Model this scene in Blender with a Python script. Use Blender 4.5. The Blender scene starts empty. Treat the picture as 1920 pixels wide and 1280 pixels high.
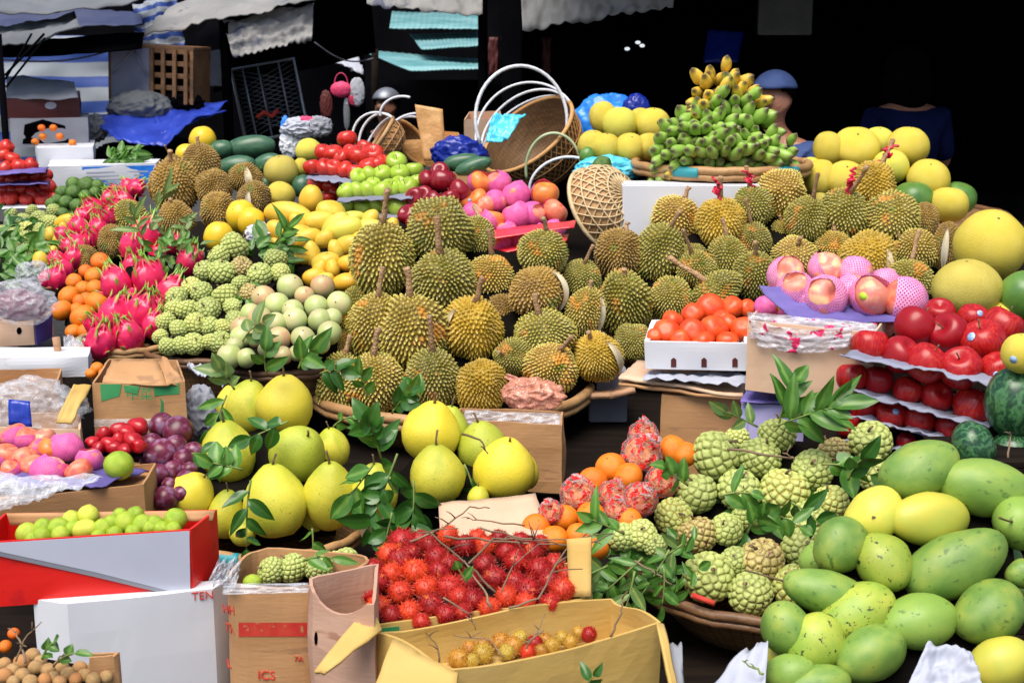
import bpy, bmesh, math, random
from mathutils import Vector, Matrix, noise
rad = math.radians
rnd = random.Random(11)
SC = bpy.context.scene
COL = SC.collection
PI = math.pi

# ------------------------------------------------------------------ camera frame
CAMZ, PITCH, F = 1.6, rad(12.27), 2667.0
CP, SP = math.cos(PITCH), math.sin(PITCH)
def ray(px, py):
    rx, ry = (px-960)/F, (640-py)/F
    return Vector((rx, ry*SP+CP, ry*CP-SP))
def at(px, py, Y):
    d = ray(px, py); t = Y/d.y
    return Vector((0, 0, CAMZ)) + d*t
def mpp(py, Y):
    """metres per photo pixel at distance Y"""
    return Y/ray(960, py).y/F

# ------------------------------------------------------------------ object helpers
def prop(o, label=None, cat=None, group=None, kind=None):
    if label: o['label'] = label
    if cat: o['category'] = cat
    if group: o['group'] = group
    if kind: o['kind'] = kind
    return o
def link(name, me, parent=None, loc=None):
    o = bpy.data.objects.new(name, me); COL.objects.link(o)
    if parent is not None: o.parent = parent
    if loc is not None: o.location = loc
    return o
def empty(name, loc, rz=0):
    o = bpy.data.objects.new(name, None); COL.objects.link(o)
    o.empty_display_size = .05; o.location = loc; o.rotation_euler = (0, 0, rz)
    return o
def mk(name, verts, faces, mat, smooth=True):
    me = bpy.data.meshes.new(name)
    me.from_pydata([tuple(v) for v in verts], [], faces)
    if not isinstance(mat, (list, tuple)): mat = [mat]
    for m in mat: me.materials.append(m)
    if smooth: me.polygons.foreach_set('use_smooth', [True]*len(me.polygons))
    me.update()
    return me
def frombm(name, bm, mat, smooth=True):
    me = bpy.data.meshes.new(name); bmesh.ops.recalc_face_normals(bm, faces=bm.faces[:]) 
    bm.to_mesh(me); bm.free()
    if not isinstance(mat, (list, tuple)): mat = [mat]
    for m in mat: me.materials.append(m)
    if smooth: me.polygons.foreach_set('use_smooth', [True]*len(me.polygons))
    me.update(); return me
def attr(me, name, vals):
    a = me.attributes.new(name, 'FLOAT', 'POINT'); a.data.foreach_set('value', vals)
def withmat(me, mat):
    """same geometry under another material"""
    c = me.copy(); c.materials[0] = mat; return c
def nz(p, s=1.0, o=0.0):
    return noise.noise(Vector((p[0]*s+o, p[1]*s-o*1.7, p[2]*s+o*.6)))

# ------------------------------------------------------------------ materials
class NT:
    def __init__(self, name):
        self.m = bpy.data.materials.new(name); self.m.use_nodes = True
        self.t = self.m.node_tree; self.b = self.t.nodes['Principled BSDF']; self.out = self.t.nodes['Material Output']
    def n(self, typ, **kw):
        x = self.t.nodes.new(typ)
        for k, v in kw.items(): setattr(x, k, v)
        return x
    def l(self, a, b): self.t.links.new(a, b)
def c4(c): return (c[0], c[1], c[2], 1)
def M(name, cols, rough=.45, scale=2.2, detail=4, stretch=None, spots=None, bump=None, tip=None, rand=None, vary=.25,
      spec=.5, sss=0, coat=0, trans=0, alpha=None, zramp=None, metallic=0, sheen=0):
    """noise ramp over cols; spots=(colour, scale, threshold); bump=(scale, strength, distance); tip=(attribute, colour);
    rand=second colour reached object by object; zramp=(colour, lo, hi) along the thing's own axis"""
    T = NT(name); b = T.b
    tc = T.n('ShaderNodeTexCoord'); oi = T.n('ShaderNodeObjectInfo')
    mul = T.n('ShaderNodeMath', operation='MULTIPLY'); T.l(oi.outputs['Random'], mul.inputs[0]); mul.inputs[1].default_value = 37
    mp = T.n('ShaderNodeMapping'); T.l(tc.outputs['Object'], mp.inputs['Vector']); T.l(mul.outputs[0], mp.inputs['Location'])
    if stretch: mp.inputs['Scale'].default_value = stretch
    no = T.n('ShaderNodeTexNoise'); T.l(mp.outputs[0], no.inputs['Vector']); no.inputs['Scale'].default_value = scale; no.inputs['Detail'].default_value = detail
    rp = T.n('ShaderNodeValToRGB'); T.l(no.outputs['Fac'], rp.inputs[0])
    e = rp.color_ramp.elements; n = len(cols)
    while len(e) < max(n, 2): e.new(.5)
    for i in range(max(n, 2)):
        e[i].position = .32+.36*i/max(n-1, 1); e[i].color = c4(cols[min(i, n-1)])
    cur = rp.outputs[0]
    def mix(fac, colr, cur):
        mx = T.n('ShaderNodeMix', data_type='RGBA')
        if hasattr(fac, 'node'): T.l(fac, mx.inputs[0])
        else: mx.inputs[0].default_value = fac
        T.l(cur, mx.inputs[6])
        if hasattr(colr, 'node'): T.l(colr, mx.inputs[7])
        else: mx.inputs[7].default_value = c4(colr)
        return mx.outputs[2]
    def mrange(src, lo, hi):
        r = T.n('ShaderNodeMapRange'); T.l(src, r.inputs[0]); r.inputs[1].default_value = lo; r.inputs[2].default_value = hi; r.interpolation_type = 'SMOOTHSTEP'
        return r.outputs[0]
    if zramp:
        sx = T.n('ShaderNodeSeparateXYZ'); T.l(tc.outputs['Object'], sx.inputs[0])
        ad = T.n('ShaderNodeMath', operation='MULTIPLY_ADD'); T.l(no.outputs['Fac'], ad.inputs[0]); ad.inputs[1].default_value = .8; T.l(sx.outputs[2], ad.inputs[2])
        cur = mix(mrange(ad.outputs[0], zramp[1]+.4, zramp[2]+.4), zramp[0], cur)
    if rand:
        cur = mix(mrange(oi.outputs['Random'], rand[1], rand[2]), rand[0], cur)
    if tip:
        at_ = T.n('ShaderNodeAttribute'); at_.attribute_name = tip[0]
        cur = mix(mrange(at_.outputs['Fac'], tip[2], tip[3]), tip[1], cur)
    if spots:
        for sp in (spots if isinstance(spots, list) else [spots]):
            n2 = T.n('ShaderNodeTexNoise'); T.l(mp.outputs[0], n2.inputs['Vector']); n2.inputs['Scale'].default_value = sp[1]; n2.inputs['Detail'].default_value = 5; n2.inputs['Roughness'].default_value = .6
            cur = mix(mrange(n2.outputs['Fac'], sp[2], sp[2]+.05), sp[0], cur)
    hs = T.n('ShaderNodeHueSaturation'); T.l(cur, hs.inputs['Color'])
    m2 = T.n('ShaderNodeMath', operation='MULTIPLY_ADD'); T.l(oi.outputs['Random'], m2.inputs[0]); m2.inputs[1].default_value = vary; m2.inputs[2].default_value = 1-vary/2
    T.l(m2.outputs[0], hs.inputs['Value'])
    T.l(hs.outputs[0], b.inputs['Base Color'])
    b.inputs['Roughness'].default_value = rough; b.inputs['Specular IOR Level'].default_value = spec; b.inputs['Metallic'].default_value = metallic
    if coat: b.inputs['Coat Weight'].default_value = coat; b.inputs['Coat Roughness'].default_value = .12
    if sheen: b.inputs['Sheen Weight'].default_value = sheen
    if sss:
        b.inputs['Subsurface Weight'].default_value = sss; b.inputs['Subsurface Scale'].default_value = .1
    if bump:
        n3 = T.n('ShaderNodeTexNoise'); T.l(mp.outputs[0], n3.inputs['Vector']); n3.inputs['Scale'].default_value = bump[0]; n3.inputs['Detail'].default_value = 3
        bp = T.n('ShaderNodeBump'); bp.inputs['Strength'].default_value = bump[1]; bp.inputs['Distance'].default_value = bump[2]
        T.l(n3.outputs['Fac'], bp.inputs['Height']); T.l(bp.outputs[0], b.inputs['Normal'])
    if trans or alpha is not None:
        if trans:
            tr = T.n('ShaderNodeBsdfTranslucent'); T.l(hs.outputs[0], tr.inputs[0])
            ms = T.n('ShaderNodeMixShader'); ms.inputs[0].default_value = trans
            T.l(b.outputs[0], ms.inputs[1]); T.l(tr.outputs[0], ms.inputs[2]); T.l(ms.outputs[0], T.out.inputs[0])
        if alpha is not None: b.inputs['Alpha'].default_value = alpha
    return T.m

MAT = {}
def mats():
    m = MAT
    dk = (.075, .085, .012)
    m['durian_green'] = M('durian green rind', [(.12, .105, .010), (.20, .155, .014)], .5, 1.6, tip=('tip', (.66, .59, .12), .15, .95), rand=((.22, .11, .014), .4, 1.0), spots=[((.50, .24, .035), 1.1, .58), ((.16, .19, .015), 1.7, .62)], vary=.5)
    m['durian_yellow'] = M('durian yellow rind', [(.32, .20, .012), (.46, .28, .014)], .5, 1.6, tip=('tip', (.66, .50, .10), .3, 1.))
    m['durian_brown'] = M('durian brown rind', [(.18, .10, .02), (.27, .16, .02)], .55, 1.6, tip=('tip', (.60, .38, .10), .25, 1.), spots=((.2, .2, .03), 1.5, .6))
    m['husk'] = M('durian inner husk', [(.75, .62, .38), (.82, .74, .55)], .6)
    m['twig'] = M('bare twig', [(.15, .09, .05), (.27, .18, .11)], .8, 5)
    m['wood_stem'] = M('woody stalk', [(.40, .22, .10), (.54, .34, .18)], .7, 5, bump=(14, .5, .05))
    m['dark_stem'] = M('dark stalk', [(.10, .06, .03), (.2, .13, .06)], .7, 5)
    m['green_stem'] = M('green stalk', [(.14, .22, .04), (.22, .26, .06)], .6, 5)
    m['ribbon'] = M('red ribbon', [(.72, .015, .06)], .4)
    m['sugar_green'] = M('custard apple rind', [(.22, .26, .05), (.32, .36, .09)], .55, 2, tip=('h', (.46, .52, .15), .35, 1.), spots=[((.10, .07, .03), 2.6, .66), ((.07, .04, .02), 7, .62)], rand=((.34, .28, .05), .6, 1.0), vary=.4)
    m['sugar_brown'] = M('overripe custard apple rind', [(.28, .18, .05), (.36, .28, .08)], .5, 2, tip=('h', (.56, .46, .16), .3, 1.), spots=[((.16, .05, .03), 4, .58), ((.05, .03, .02), 9, .62)])
    m['rambutan'] = M('rambutan skin', [(.30, .004, .005), (.46, .010, .008)], .5, 2, tip=('tip', (.62, .05, .018), .2, 1.), rand=((.60, .05, .010), .6, 1.), spots=((.66, .13, .02), 1.4, .62), vary=.4)
    m['rambutan_yellow'] = M('unripe rambutan skin', [(.46, .17, .02), (.5, .26, .03)], .5, 2, tip=('tip', (.66, .36, .09), .2, .9), rand=((.42, .35, .05), .5, 1.))
    m['dragon'] = M('dragon fruit skin', [(.62, .008, .06), (.78, .022, .12)], .33, 2, tip=('tip', (.22, .45, .05), .35, .8), spots=((.85, .16, .30), 3, .64), coat=.15)
    m['apple_red'] = M('red apple skin', [(.28, .003, .006), (.42, .006, .009), (.48, .04, .015)], .34, 3.2, stretch=(3, 3, .35), spots=((.66, .30, .12), 30, .73), rand=((.26, .003, .008), .5, 1.), spec=.4, coat=.08)
    m['apple_dark'] = M('dark red apple skin', [(.16, .003, .01), (.28, .006, .014)], .25, 3, stretch=(3, 3, .35), coat=.12)
    m['apple_bright'] = M('bright red apple skin', [(.5, .008, .008), (.62, .05, .02)], .25, 3, stretch=(2, 2, .5), coat=.15)
    m['apple_green'] = M('green apple skin', [(.34, .50, .03), (.45, .58, .07)], .25, 2, spots=((.6, .66, .25), 34, .7), coat=.12, zramp=((.25, .42, .02), .5, 1.1))
    m['peach'] = M('pink peach skin', [(.72, .30, .16), (.74, .20, .16), (.76, .50, .25)], .4, 1.6)
    m['peach_orange'] = M('orange nectarine skin', [(.80, .30, .05), (.76, .16, .05)], .35, 1.6)
    m['peach_red'] = M('red nectarine skin', [(.72, .08, .06), (.78, .24, .12), (.74, .12, .10)], .35, 1.6)
    m['mango_green'] = M('green mango skin', [(.125, .25, .04), (.19, .32, .055), (.29, .38, .06)], .46, 1.5, detail=7, zramp=((.42, .47, .07), .55, 1.8), spots=[((.10, .19, .035), 3.5, .60), ((.06, .05, .015), 13, .685), ((.24, .20, .05), 26, .65)], bump=(60, .12, .02), rand=((.22, .35, .055), .3, 1.), vary=.35)
    m['mango_yellow'] = M('ripe mango skin', [(.70, .44, .03), (.80, .58, .07)], .42, 1.4, spots=[((.12, .06, .015), 10, .68), ((.62, .28, .02), 2, .62)], rand=((.78, .40, .025), .4, 1.), bump=(60, .1, .02))
    m['mango_pale'] = M('yellow green mango skin', [(.66, .57, .07), (.50, .53, .07)], .44, 1.2, spots=[((.2, .13, .03), 14, .72), ((.03, .02, .01), 6, .78)], bump=(60, .1, .02))
    m['mango_spotted'] = M('spotted mango skin', [(.23, .36, .04), (.42, .46, .06)], .44, 1.2, spots=[((.02, .018, .012), 2.2, .60), ((.05, .04, .015), 7, .62)], bump=(60, .12, .02))
    m['pomelo'] = M('pomelo rind', [(.60, .56, .04), (.70, .63, .06), (.52, .54, .04)], .45, 1.4, bump=(30, .22, .03), spots=[((.32, .27, .04), 14, .63), ((.16, .12, .03), 7, .72)], zramp=((.40, .45, .03), .2, 1.2))
    m['pomelo_green'] = M('green pomelo rind', [(.40, .46, .035), (.50, .54, .05)], .45, 1.4, bump=(30, .22, .03), spots=[((.22, .24, .03), 14, .62), ((.12, .10, .03), 7, .72)])
    m['pomelo_yellow'] = M('yellow pomelo rind', [(.74, .60, .03), (.78, .64, .06)], .45, 1.4, bump=(30, .22, .03), spots=[((.4, .28, .05), 8, .72)])
    m['melon'] = M('yellow round pomelo rind', [(.74, .58, .05), (.80, .64, .09)], .5, 1.6, bump=(42, .45, .03), spots=[((.5, .36, .08), 10, .72)], rand=((.66, .62, .08), .6, 1.))
    m['melon_orange'] = M('orange yellow melon rind', [(.80, .50, .015), (.84, .58, .03)], .35, 1.6, spots=((.7, .3, .02), 2, .66))
    m['melon_dull'] = M('dull mustard melon rind', [(.52, .42, .06), (.60, .49, .09)], .5, 1.6, spots=((.38, .28, .06), 14, .64), bump=(42, .4, .02))
    m['melon_green'] = M('dark green melon rind', [(.06, .16, .03), (.12, .24, .04)], .35, 1.6)
    m['orange'] = M('orange peel', [(.84, .19, .006), (.88, .26, .01)], .42, 2, bump=(30, .25, .03), rand=((.82, .14, .005), .4, 1.))
    m['persimmon'] = M('persimmon skin', [(.78, .05, .008), (.84, .11, .012)], .4, 1.6, coat=.05)
    m['lime'] = M('lime peel', [(.26, .42, .02), (.40, .52, .03)], .4, 1.7, bump=(34, .3, .04), rand=((.55, .58, .06), .6, 1.))
    m['avocado'] = M('dark lime peel', [(.05, .13, .015), (.12, .22, .03)], .35, 1.7, bump=(34, .3, .04))
    m['star_green'] = M('green milk apple skin', [(.42, .50, .15), (.50, .56, .24)], .36, 1.5, zramp=((.58, .48, .26), .2, 1.4), spots=((.3, .2, .08), 16, .73))
    m['star_pink'] = M('pink milk apple skin', [(.62, .33, .18), (.58, .42, .2), (.5, .5, .2)], .36, 1.3, spots=((.3, .15, .08), 16, .73))
    m['plum'] = M('plum skin', [(.07, .008, .022), (.15, .014, .04), (.25, .13, .22)], .35, 1.6)
    m['rose_apple'] = M('rose apple skin', [(.38, .004, .010), (.50, .012, .014)], .3, 2, coat=.1)
    m['longan'] = M('longan shell', [(.46, .26, .09), (.58, .36, .15)], .55, 2, bump=(20, .4, .05), rand=((.5, .22, .07), .5, 1.))
    m['banana_green'] = M('green banana skin', [(.24, .42, .06), (.36, .52, .11)], .4, 1.2, spots=((.10, .08, .03), 9, .70), tip=('tip', (.10, .08, .04), .8, .98))
    m['banana_yellow'] = M('yellow banana skin', [(.72, .46, .04), (.78, .56, .10)], .4, 1.2, spots=((.25, .13, .03), 8, .66), tip=('tip', (.12, .08, .03), .8, .98))
    m['leaf'] = M('leaf green', [(.04, .14, .015), (.09, .24, .03)], .4, 3, tip=('v', (.16, .32, .05), .35, 1.), vary=.3, trans=.2)
    m['leaf_dark'] = M('dark glossy leaf', [(.018, .085, .010), (.045, .15, .018)], .28, 3, tip=('v', (.07, .18, .03), .5, 1.), vary=.3, trans=.15)
    m['leaf_pale'] = M('pale green leaf', [(.10, .20, .05), (.16, .27, .07)], .45, 3, tip=('v', (.30, .36, .08), .55, 1.), vary=.3, trans=.2)
    m['sack'] = M('dark sacking', [(.004, .0035, .003), (.010, .008, .006)], 1, 9, spec=.05)  # near-black colour standing for the shade in the heap gaps
    m['carton'] = M('brown cardboard', [(.42, .215, .085), (.50, .27, .12)], .75, 3, stretch=(1, 1, 6), bump=(30, .08, .01), spots=[((.34, .18, .085), 5, .6), ((.56, .36, .2), 9, .66)], vary=.1)
    m['carton_tan'] = M('tan cardboard', [(.52, .33, .085), (.60, .40, .12)], .75, 4, stretch=(1, 1, 3), bump=(30, .08, .01), spots=((.40, .23, .06), 6, .66), vary=.1)
    m['carton_pink'] = M('pinkish cardboard', [(.50, .29, .20), (.57, .35, .25)], .75, 3, stretch=(1, 1, 5), bump=(30, .08, .01), spots=((.40, .2, .13), 6, .66), vary=.1)
    m['carton_pale'] = M('pale cardboard', [(.62, .40, .26), (.68, .46, .31)], .75, 3, stretch=(6, 1, 1), bump=(30, .08, .01), vary=.1)
    m['carton_red'] = M('red printed carton', [(.70, .008, .006), (.78, .02, .012)], .4, 4, vary=.05, spots=((.6, .01, .01), 9, .6))
    m['carton_white'] = M('white printed carton', [(.48, .50, .60), (.56, .58, .67)], .45, 4, vary=.05)
    m['foam'] = M('white polystyrene', [(.62, .63, .68), (.70, .71, .75)], .75, 3, bump=(120, .12, .001), spots=[((.60, .58, .56), 4, .64), ((.5, .46, .42), 11, .70)], vary=.06)
    m['paper'] = M('white paper', [(.36, .38, .46), (.46, .48, .55)], .8, 4, vary=.06)
    m['card_grey'] = M('grey card', [(.20, .21, .25), (.30, .31, .35)], .8, 4)
    m['tray_grey'] = M('pulp tray', [(.17, .18, .26), (.27, .28, .36)], .8, 6, bump=(30, .2, .01))
    m['tray_purple'] = M('purple pulp tray', [(.09, .07, .26), (.17, .13, .40)], .75, 6, bump=(30, .2, .01))
    m['lilac'] = M('lilac plastic', [(.50, .45, .80), (.58, .54, .84)], .4, 4)
    m['cane_dark'] = M('dark bamboo', [(.10, .045, .02), (.22, .11, .045)], .5, 9, stretch=(1, 1, 1), bump=(40, .4, .01), vary=.15)
    m['cane'] = M('bamboo weave', [(.34, .18, .07), (.50, .29, .12)], .55, 9, bump=(40, .4, .01), vary=.15)
    m['cane_orange'] = M('orange rattan', [(.48, .23, .07), (.60, .33, .12)], .5, 9, bump=(40, .4, .01), vary=.1)
    m['cane_pale'] = M('pale rattan', [(.58, .42, .22), (.70, .55, .32)], .5, 9, bump=(40, .3, .01), vary=.1)
    m['teal'] = M('teal tape', [(.02, .26, .30), (.04, .36, .40)], .5, 5)
    m['white_cane'] = M('white wrapped cane', [(.62, .63, .68), (.74, .75, .78)], .45, 12, bump=(60, .3, .01), vary=.1)
    m['green_cane'] = M('green wrapped cane', [(.28, .36, .18), (.46, .52, .32)], .5, 12, vary=.1)
    m['plank'] = M('worn plank', [(.34, .18, .09), (.50, .28, .16)], .7, 4, stretch=(1, 8, 8), bump=(12, .4, .01))
    m['dark_wood'] = M('dark timber', [(.006, .004, .003), (.014, .009, .006)], .9, 5, stretch=(1, 6, 6), spec=.1)
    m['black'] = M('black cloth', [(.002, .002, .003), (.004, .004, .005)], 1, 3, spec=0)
    m['blue_dim'] = M('faded dark blue tarp', [(.02, .03, .09), (.05, .06, .12)], .7, 3)
    m['blue_tarp'] = M('blue tarp', [(.012, .03, .30), (.03, .07, .50)], .4, 3, bump=(7, .5, .04))
    m['blue_deep'] = M('deep blue plastic', [(.004, .015, .22), (.01, .035, .36)], .3, 3, bump=(7, .5, .04))
    m['blue_bright'] = M('bright blue bag', [(.01, .14, .66), (.03, .24, .80)], .3, 3, bump=(5, .5, .05))
    m['cyan_bag'] = M('cyan plastic bag', [(.04, .50, .76), (.14, .66, .85)], .25, 6, bump=(14, .5, .03))
    m['grey_tarp'] = M('grey canvas', [(.09, .10, .11), (.14, .15, .165)], .8, 3, bump=(5, .3, .03), spots=((.12, .13, .14), 3, .62))
    m['white_tarp'] = M('off white canvas', [(.20, .20, .20), (.30, .29, .28)], .8, 3, bump=(5, .4, .03), spots=((.12, .13, .18), 4, .60))
    m['turq'] = M('turquoise roof sheet', [(.09, .28, .30), (.22, .42, .44)], .5, 3)
    m['steel'] = M('dull steel', [(.20, .22, .25), (.30, .32, .35)], .45, 5, metallic=.6)
    m['asphalt'] = M('wet asphalt', [(.03, .03, .032), (.055, .054, .052)], .8, 14, bump=(60, .4, .01))
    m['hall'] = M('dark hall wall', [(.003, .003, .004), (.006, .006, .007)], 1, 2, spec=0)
    m['skin'] = M('tanned skin', [(.30, .12, .07), (.36, .16, .1)], .5, 4)
    m['shirt_dark'] = M('dark blue shirt cloth', [(.004, .007, .035), (.008, .012, .06)], .9, 5, bump=(6, .6, .05), spec=.1)
    m['shirt_blue'] = M('blue shirt cloth', [(.03, .06, .18), (.05, .09, .26)], .8, 5, bump=(6, .6, .05))
    m['hair'] = M('black hair', [(.002, .002, .002), (.005, .004, .004)], .9, 8, spec=0)
    m['pink'] = M('pink cloth', [(.62, .03, .11), (.72, .06, .18)], .6, 5)
    m['sticker'] = M('blue white sticker', [(.10, .30, .75), (.55, .68, .85)], .35, 2.5, vary=0)
    m['sticker_yellow'] = M('lime sticker', [(.45, .75, .03)], .35, 2, vary=0)
    m['print_green'] = M('green print', [(.02, .22, .07), (.05, .30, .10)], .7, 9)
    m['print_red'] = M('worn red print', [(.55, .02, .015), (.64, .06, .03)], .75, 40, spots=((.48, .24, .10), 60, .60))
    m['print_blue'] = M('navy print', [(.015, .015, .14)], .7, 9)
    m['red_plastic'] = M('red plastic tray', [(.72, .02, .03), (.78, .05, .07)], .3, 5)
    m['dull_red'] = M('dull red carton', [(.07, .008, .008), (.1, .014, .012)], .6, 5)
    # stripes, nets, rinds with their own patterns
    T = NT('striped melon rind'); tc = T.n('ShaderNodeTexCoord'); oi = T.n('ShaderNodeObjectInfo')
    gr = T.n('ShaderNodeTexGradient', gradient_type='RADIAL'); no = T.n('ShaderNodeTexNoise'); no.inputs['Scale'].default_value = 3.5; no.inputs['Detail'].default_value = 5
    T.l(tc.outputs['Object'], no.inputs['Vector']); T.l(tc.outputs['Object'], gr.inputs[0])
    ma = T.n('ShaderNodeMath', operation='MULTIPLY_ADD'); T.l(no.outputs['Fac'], ma.inputs[0]); ma.inputs[1].default_value = .26; T.l(gr.outputs['Fac'], ma.inputs[2])
    mu = T.n('ShaderNodeMath', operation='MULTIPLY'); T.l(ma.outputs[0], mu.inputs[0]); mu.inputs[1].default_value = 2*PI*11
    si = T.n('ShaderNodeMath', operation='SINE'); T.l(mu.outputs[0], si.inputs[0])
    rp = T.n('ShaderNodeValToRGB'); mr = T.n('ShaderNodeMapRange'); T.l(si.outputs[0], mr.inputs[0]); mr.inputs[1].default_value = -1; T.l(mr.outputs[0], rp.inputs[0])
    e = rp.color_ramp.elements; e[0].position = .15; e[0].color = (.014, .055, .022, 1); e[1].position = 1.; e[1].color = (.06, .17, .06, 1)
    n4 = T.n('ShaderNodeTexNoise'); n4.inputs['Scale'].default_value = 12; T.l(tc.outputs['Object'], n4.inputs['Vector'])
    mx = T.n('ShaderNodeMix', data_type='RGBA', blend_type='OVERLAY'); mx.inputs[0].default_value = .6; T.l(rp.outputs[0], mx.inputs[6]); T.l(n4.outputs['Fac'], mx.inputs[7])
    T.l(mx.outputs[2], T.b.inputs['Base Color']); T.b.inputs['Roughness'].default_value = .3
    m['watermelon'] = T.m
    m['melon_waxy'] = M('waxy dark melon rind', [(.025, .085, .045), (.06, .15, .075)], .35, 2.5, spots=((.14, .26, .05), 1.6, .62))
    # foam net: pink strands with holes between them, in sleeve UVs
    for nm, colr in (('net', (.80, .11, .38)), ('net_pale', (.80, .26, .50))):
        T = NT('pink foam '+nm); uv = T.n('ShaderNodeUVMap'); sx = T.n('ShaderNodeSeparateXYZ'); T.l(uv.outputs[0], sx.inputs[0])
        def wave(a, bsign):
            mA = T.n('ShaderNodeMath', operation='MULTIPLY_ADD'); T.l(sx.outputs[1], mA.inputs[0]); mA.inputs[1].default_value = bsign*11.; 
            mB = T.n('ShaderNodeMath', operation='MULTIPLY'); T.l(sx.outputs[0], mB.inputs[0]); mB.inputs[1].default_value = 32; T.l(mB.outputs[0], mA.inputs[2])
            fr = T.n('ShaderNodeMath', operation='PINGPONG'); T.l(mA.outputs[0], fr.inputs[0]); fr.inputs[1].default_value = .5
            return fr.outputs[0]
        mn = T.n('ShaderNodeMath', operation='MINIMUM'); T.l(wave(0, 1), mn.inputs[0]); T.l(wave(0, -1), mn.inputs[1])
        r = T.n('ShaderNodeMapRange'); T.l(mn.outputs[0], r.inputs[0]); r.inputs[1].default_value = .24; r.inputs[2].default_value = .36; r.inputs[3].default_value = 1; r.inputs[4].default_value = 0
        no = T.n('ShaderNodeTexNoise'); tc = T.n('ShaderNodeTexCoord'); T.l(tc.outputs['Object'], no.inputs['Vector']); no.inputs['Scale'].default_value = 2.5
        rp = T.n('ShaderNodeValToRGB'); T.l(no.outputs['Fac'], rp.inputs[0]); e = rp.color_ramp.elements; e[0].position = .35; e[1].position = .7
        e[0].color = c4(colr); e[1].color = c4([min(1, q*1.15+.05) for q in colr])
        T.l(rp.outputs[0], T.b.inputs['Base Color']); T.b.inputs['Roughness'].default_value = .55
        bp = T.n('ShaderNodeBump'); bp.inputs['Strength'].default_value = .6; bp.inputs['Distance'].default_value = .06; T.l(r.outputs[0], bp.inputs['Height']); T.l(bp.outputs[0], T.b.inputs['Normal'])
        T.l(r.outputs[0], T.b.inputs['Alpha'])
        m[nm] = T.m
    # blue and white striped sheet (stripes along v)
    T = NT('striped sheet'); uv = T.n('ShaderNodeUVMap'); sx = T.n('ShaderNodeSeparateXYZ'); T.l(uv.outputs[0], sx.inputs[0])
    no = T.n('ShaderNodeTexNoise'); no.inputs['Scale'].default_value = 5; no.inputs['Detail'].default_value = 4; T.l(uv.outputs[0], no.inputs['Vector'])
    ma = T.n('ShaderNodeMath', operation='MULTIPLY_ADD'); T.l(no.outputs['Fac'], ma.inputs[0]); ma.inputs[1].default_value = .02; T.l(sx.outputs[1], ma.inputs[2])
    mu = T.n('ShaderNodeMath', operation='MULTIPLY'); T.l(ma.outputs[0], mu.inputs[0]); mu.inputs[1].default_value = 2*PI*5
    si = T.n('ShaderNodeMath', operation='SINE'); T.l(mu.outputs[0], si.inputs[0])
    rp = T.n('ShaderNodeValToRGB'); T.l(si.outputs[0], rp.inputs[0]); e = rp.color_ramp.elements
    e[0].position = .0; e[0].color = (.24, .27, .31, 1); e[1].position = .35; e[1].color = (.015, .05, .24, 1)
    T.l(rp.outputs[0], T.b.inputs['Base Color']); T.b.inputs['Roughness'].default_value = .6
    m['stripe'] = T.m
    # clear and printed plastic film
    for nm, colr, al, pr in (('film', (.80, .83, .90), .3, None), ('film_red', (.90, .84, .84), .22, (.85, .03, .02)), ('film_pink', (.80, .76, .82), .42, (.80, .02, .13)), ('film_orange', (.85, .36, .24), .7, None)):
        T = NT('plastic '+nm); tc = T.n('ShaderNodeTexCoord')
        no = T.n('ShaderNodeTexNoise'); T.l(tc.outputs['Object'], no.inputs['Vector']); no.inputs['Scale'].default_value = 3 if nm == 'film_red' else 26; no.inputs['Detail'].default_value = 5; no.inputs['Distortion'].default_value = 1.2
        T.b.inputs['Base Color'].default_value = c4(colr); T.b.inputs['Roughness'].default_value = .12; T.b.inputs['Specular IOR Level'].default_value = .9
        r = T.n('ShaderNodeMapRange'); T.l(no.outputs['Fac'], r.inputs[0]); r.inputs[1].default_value = .3; r.inputs[2].default_value = .75; r.inputs[3].default_value = al*.5; r.inputs[4].default_value = min(1, al*1.3)
        aout = r.outputs[0]
        if pr:
            n2 = T.n('ShaderNodeTexNoise'); T.l(tc.outputs['Object'], n2.inputs['Vector']); n2.inputs['Scale'].default_value = 3.2 if nm == 'film_red' else 34; n2.inputs['Detail'].default_value = 2
            q = T.n('ShaderNodeMapRange'); T.l(n2.outputs['Fac'], q.inputs[0]); lo = .515 if nm == 'film_red' else .61; q.inputs[1].default_value = lo; q.inputs[2].default_value = lo+.03
            mx = T.n('ShaderNodeMix', data_type='RGBA'); T.l(q.outputs[0], mx.inputs[0]); mx.inputs[6].default_value = c4(colr); mx.inputs[7].default_value = c4(pr)
            T.l(mx.outputs[2], T.b.inputs['Base Color'])
            mm = T.n('ShaderNodeMath', operation='MAXIMUM'); T.l(q.outputs[0], mm.inputs[0]); T.l(aout, mm.inputs[1]); aout = mm.outputs[0]
        T.l(aout, T.b.inputs['Alpha'])
        bp = T.n('ShaderNodeBump'); bp.inputs['Strength'].default_value = .5; bp.inputs['Distance'].default_value = .02 if nm != 'film_red' else .2; T.l(no.outputs['Fac'], bp.inputs['Height']); T.l(bp.outputs[0], T.b.inputs['Normal'])
        m[nm] = T.m
    # woven cane
    T = NT('woven cane'); uv = T.n('ShaderNodeUVMap'); br = T.n('ShaderNodeTexBrick'); T.l(uv.outputs[0], br.inputs['Vector'])
    br.inputs['Scale'].default_value = 30; br.inputs['Color1'].default_value = (.34, .19, .08, 1); br.inputs['Color2'].default_value = (.18, .09, .035, 1); br.inputs['Mortar'].default_value = (.03, .015, .008, 1)
    br.inputs['Mortar Size'].default_value = .03; br.inputs['Brick Width'].default_value = .9; br.inputs['Row Height'].default_value = .3
    T.l(br.outputs['Color'], T.b.inputs['Base Color']); T.b.inputs['Roughness'].default_value = .55
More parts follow.
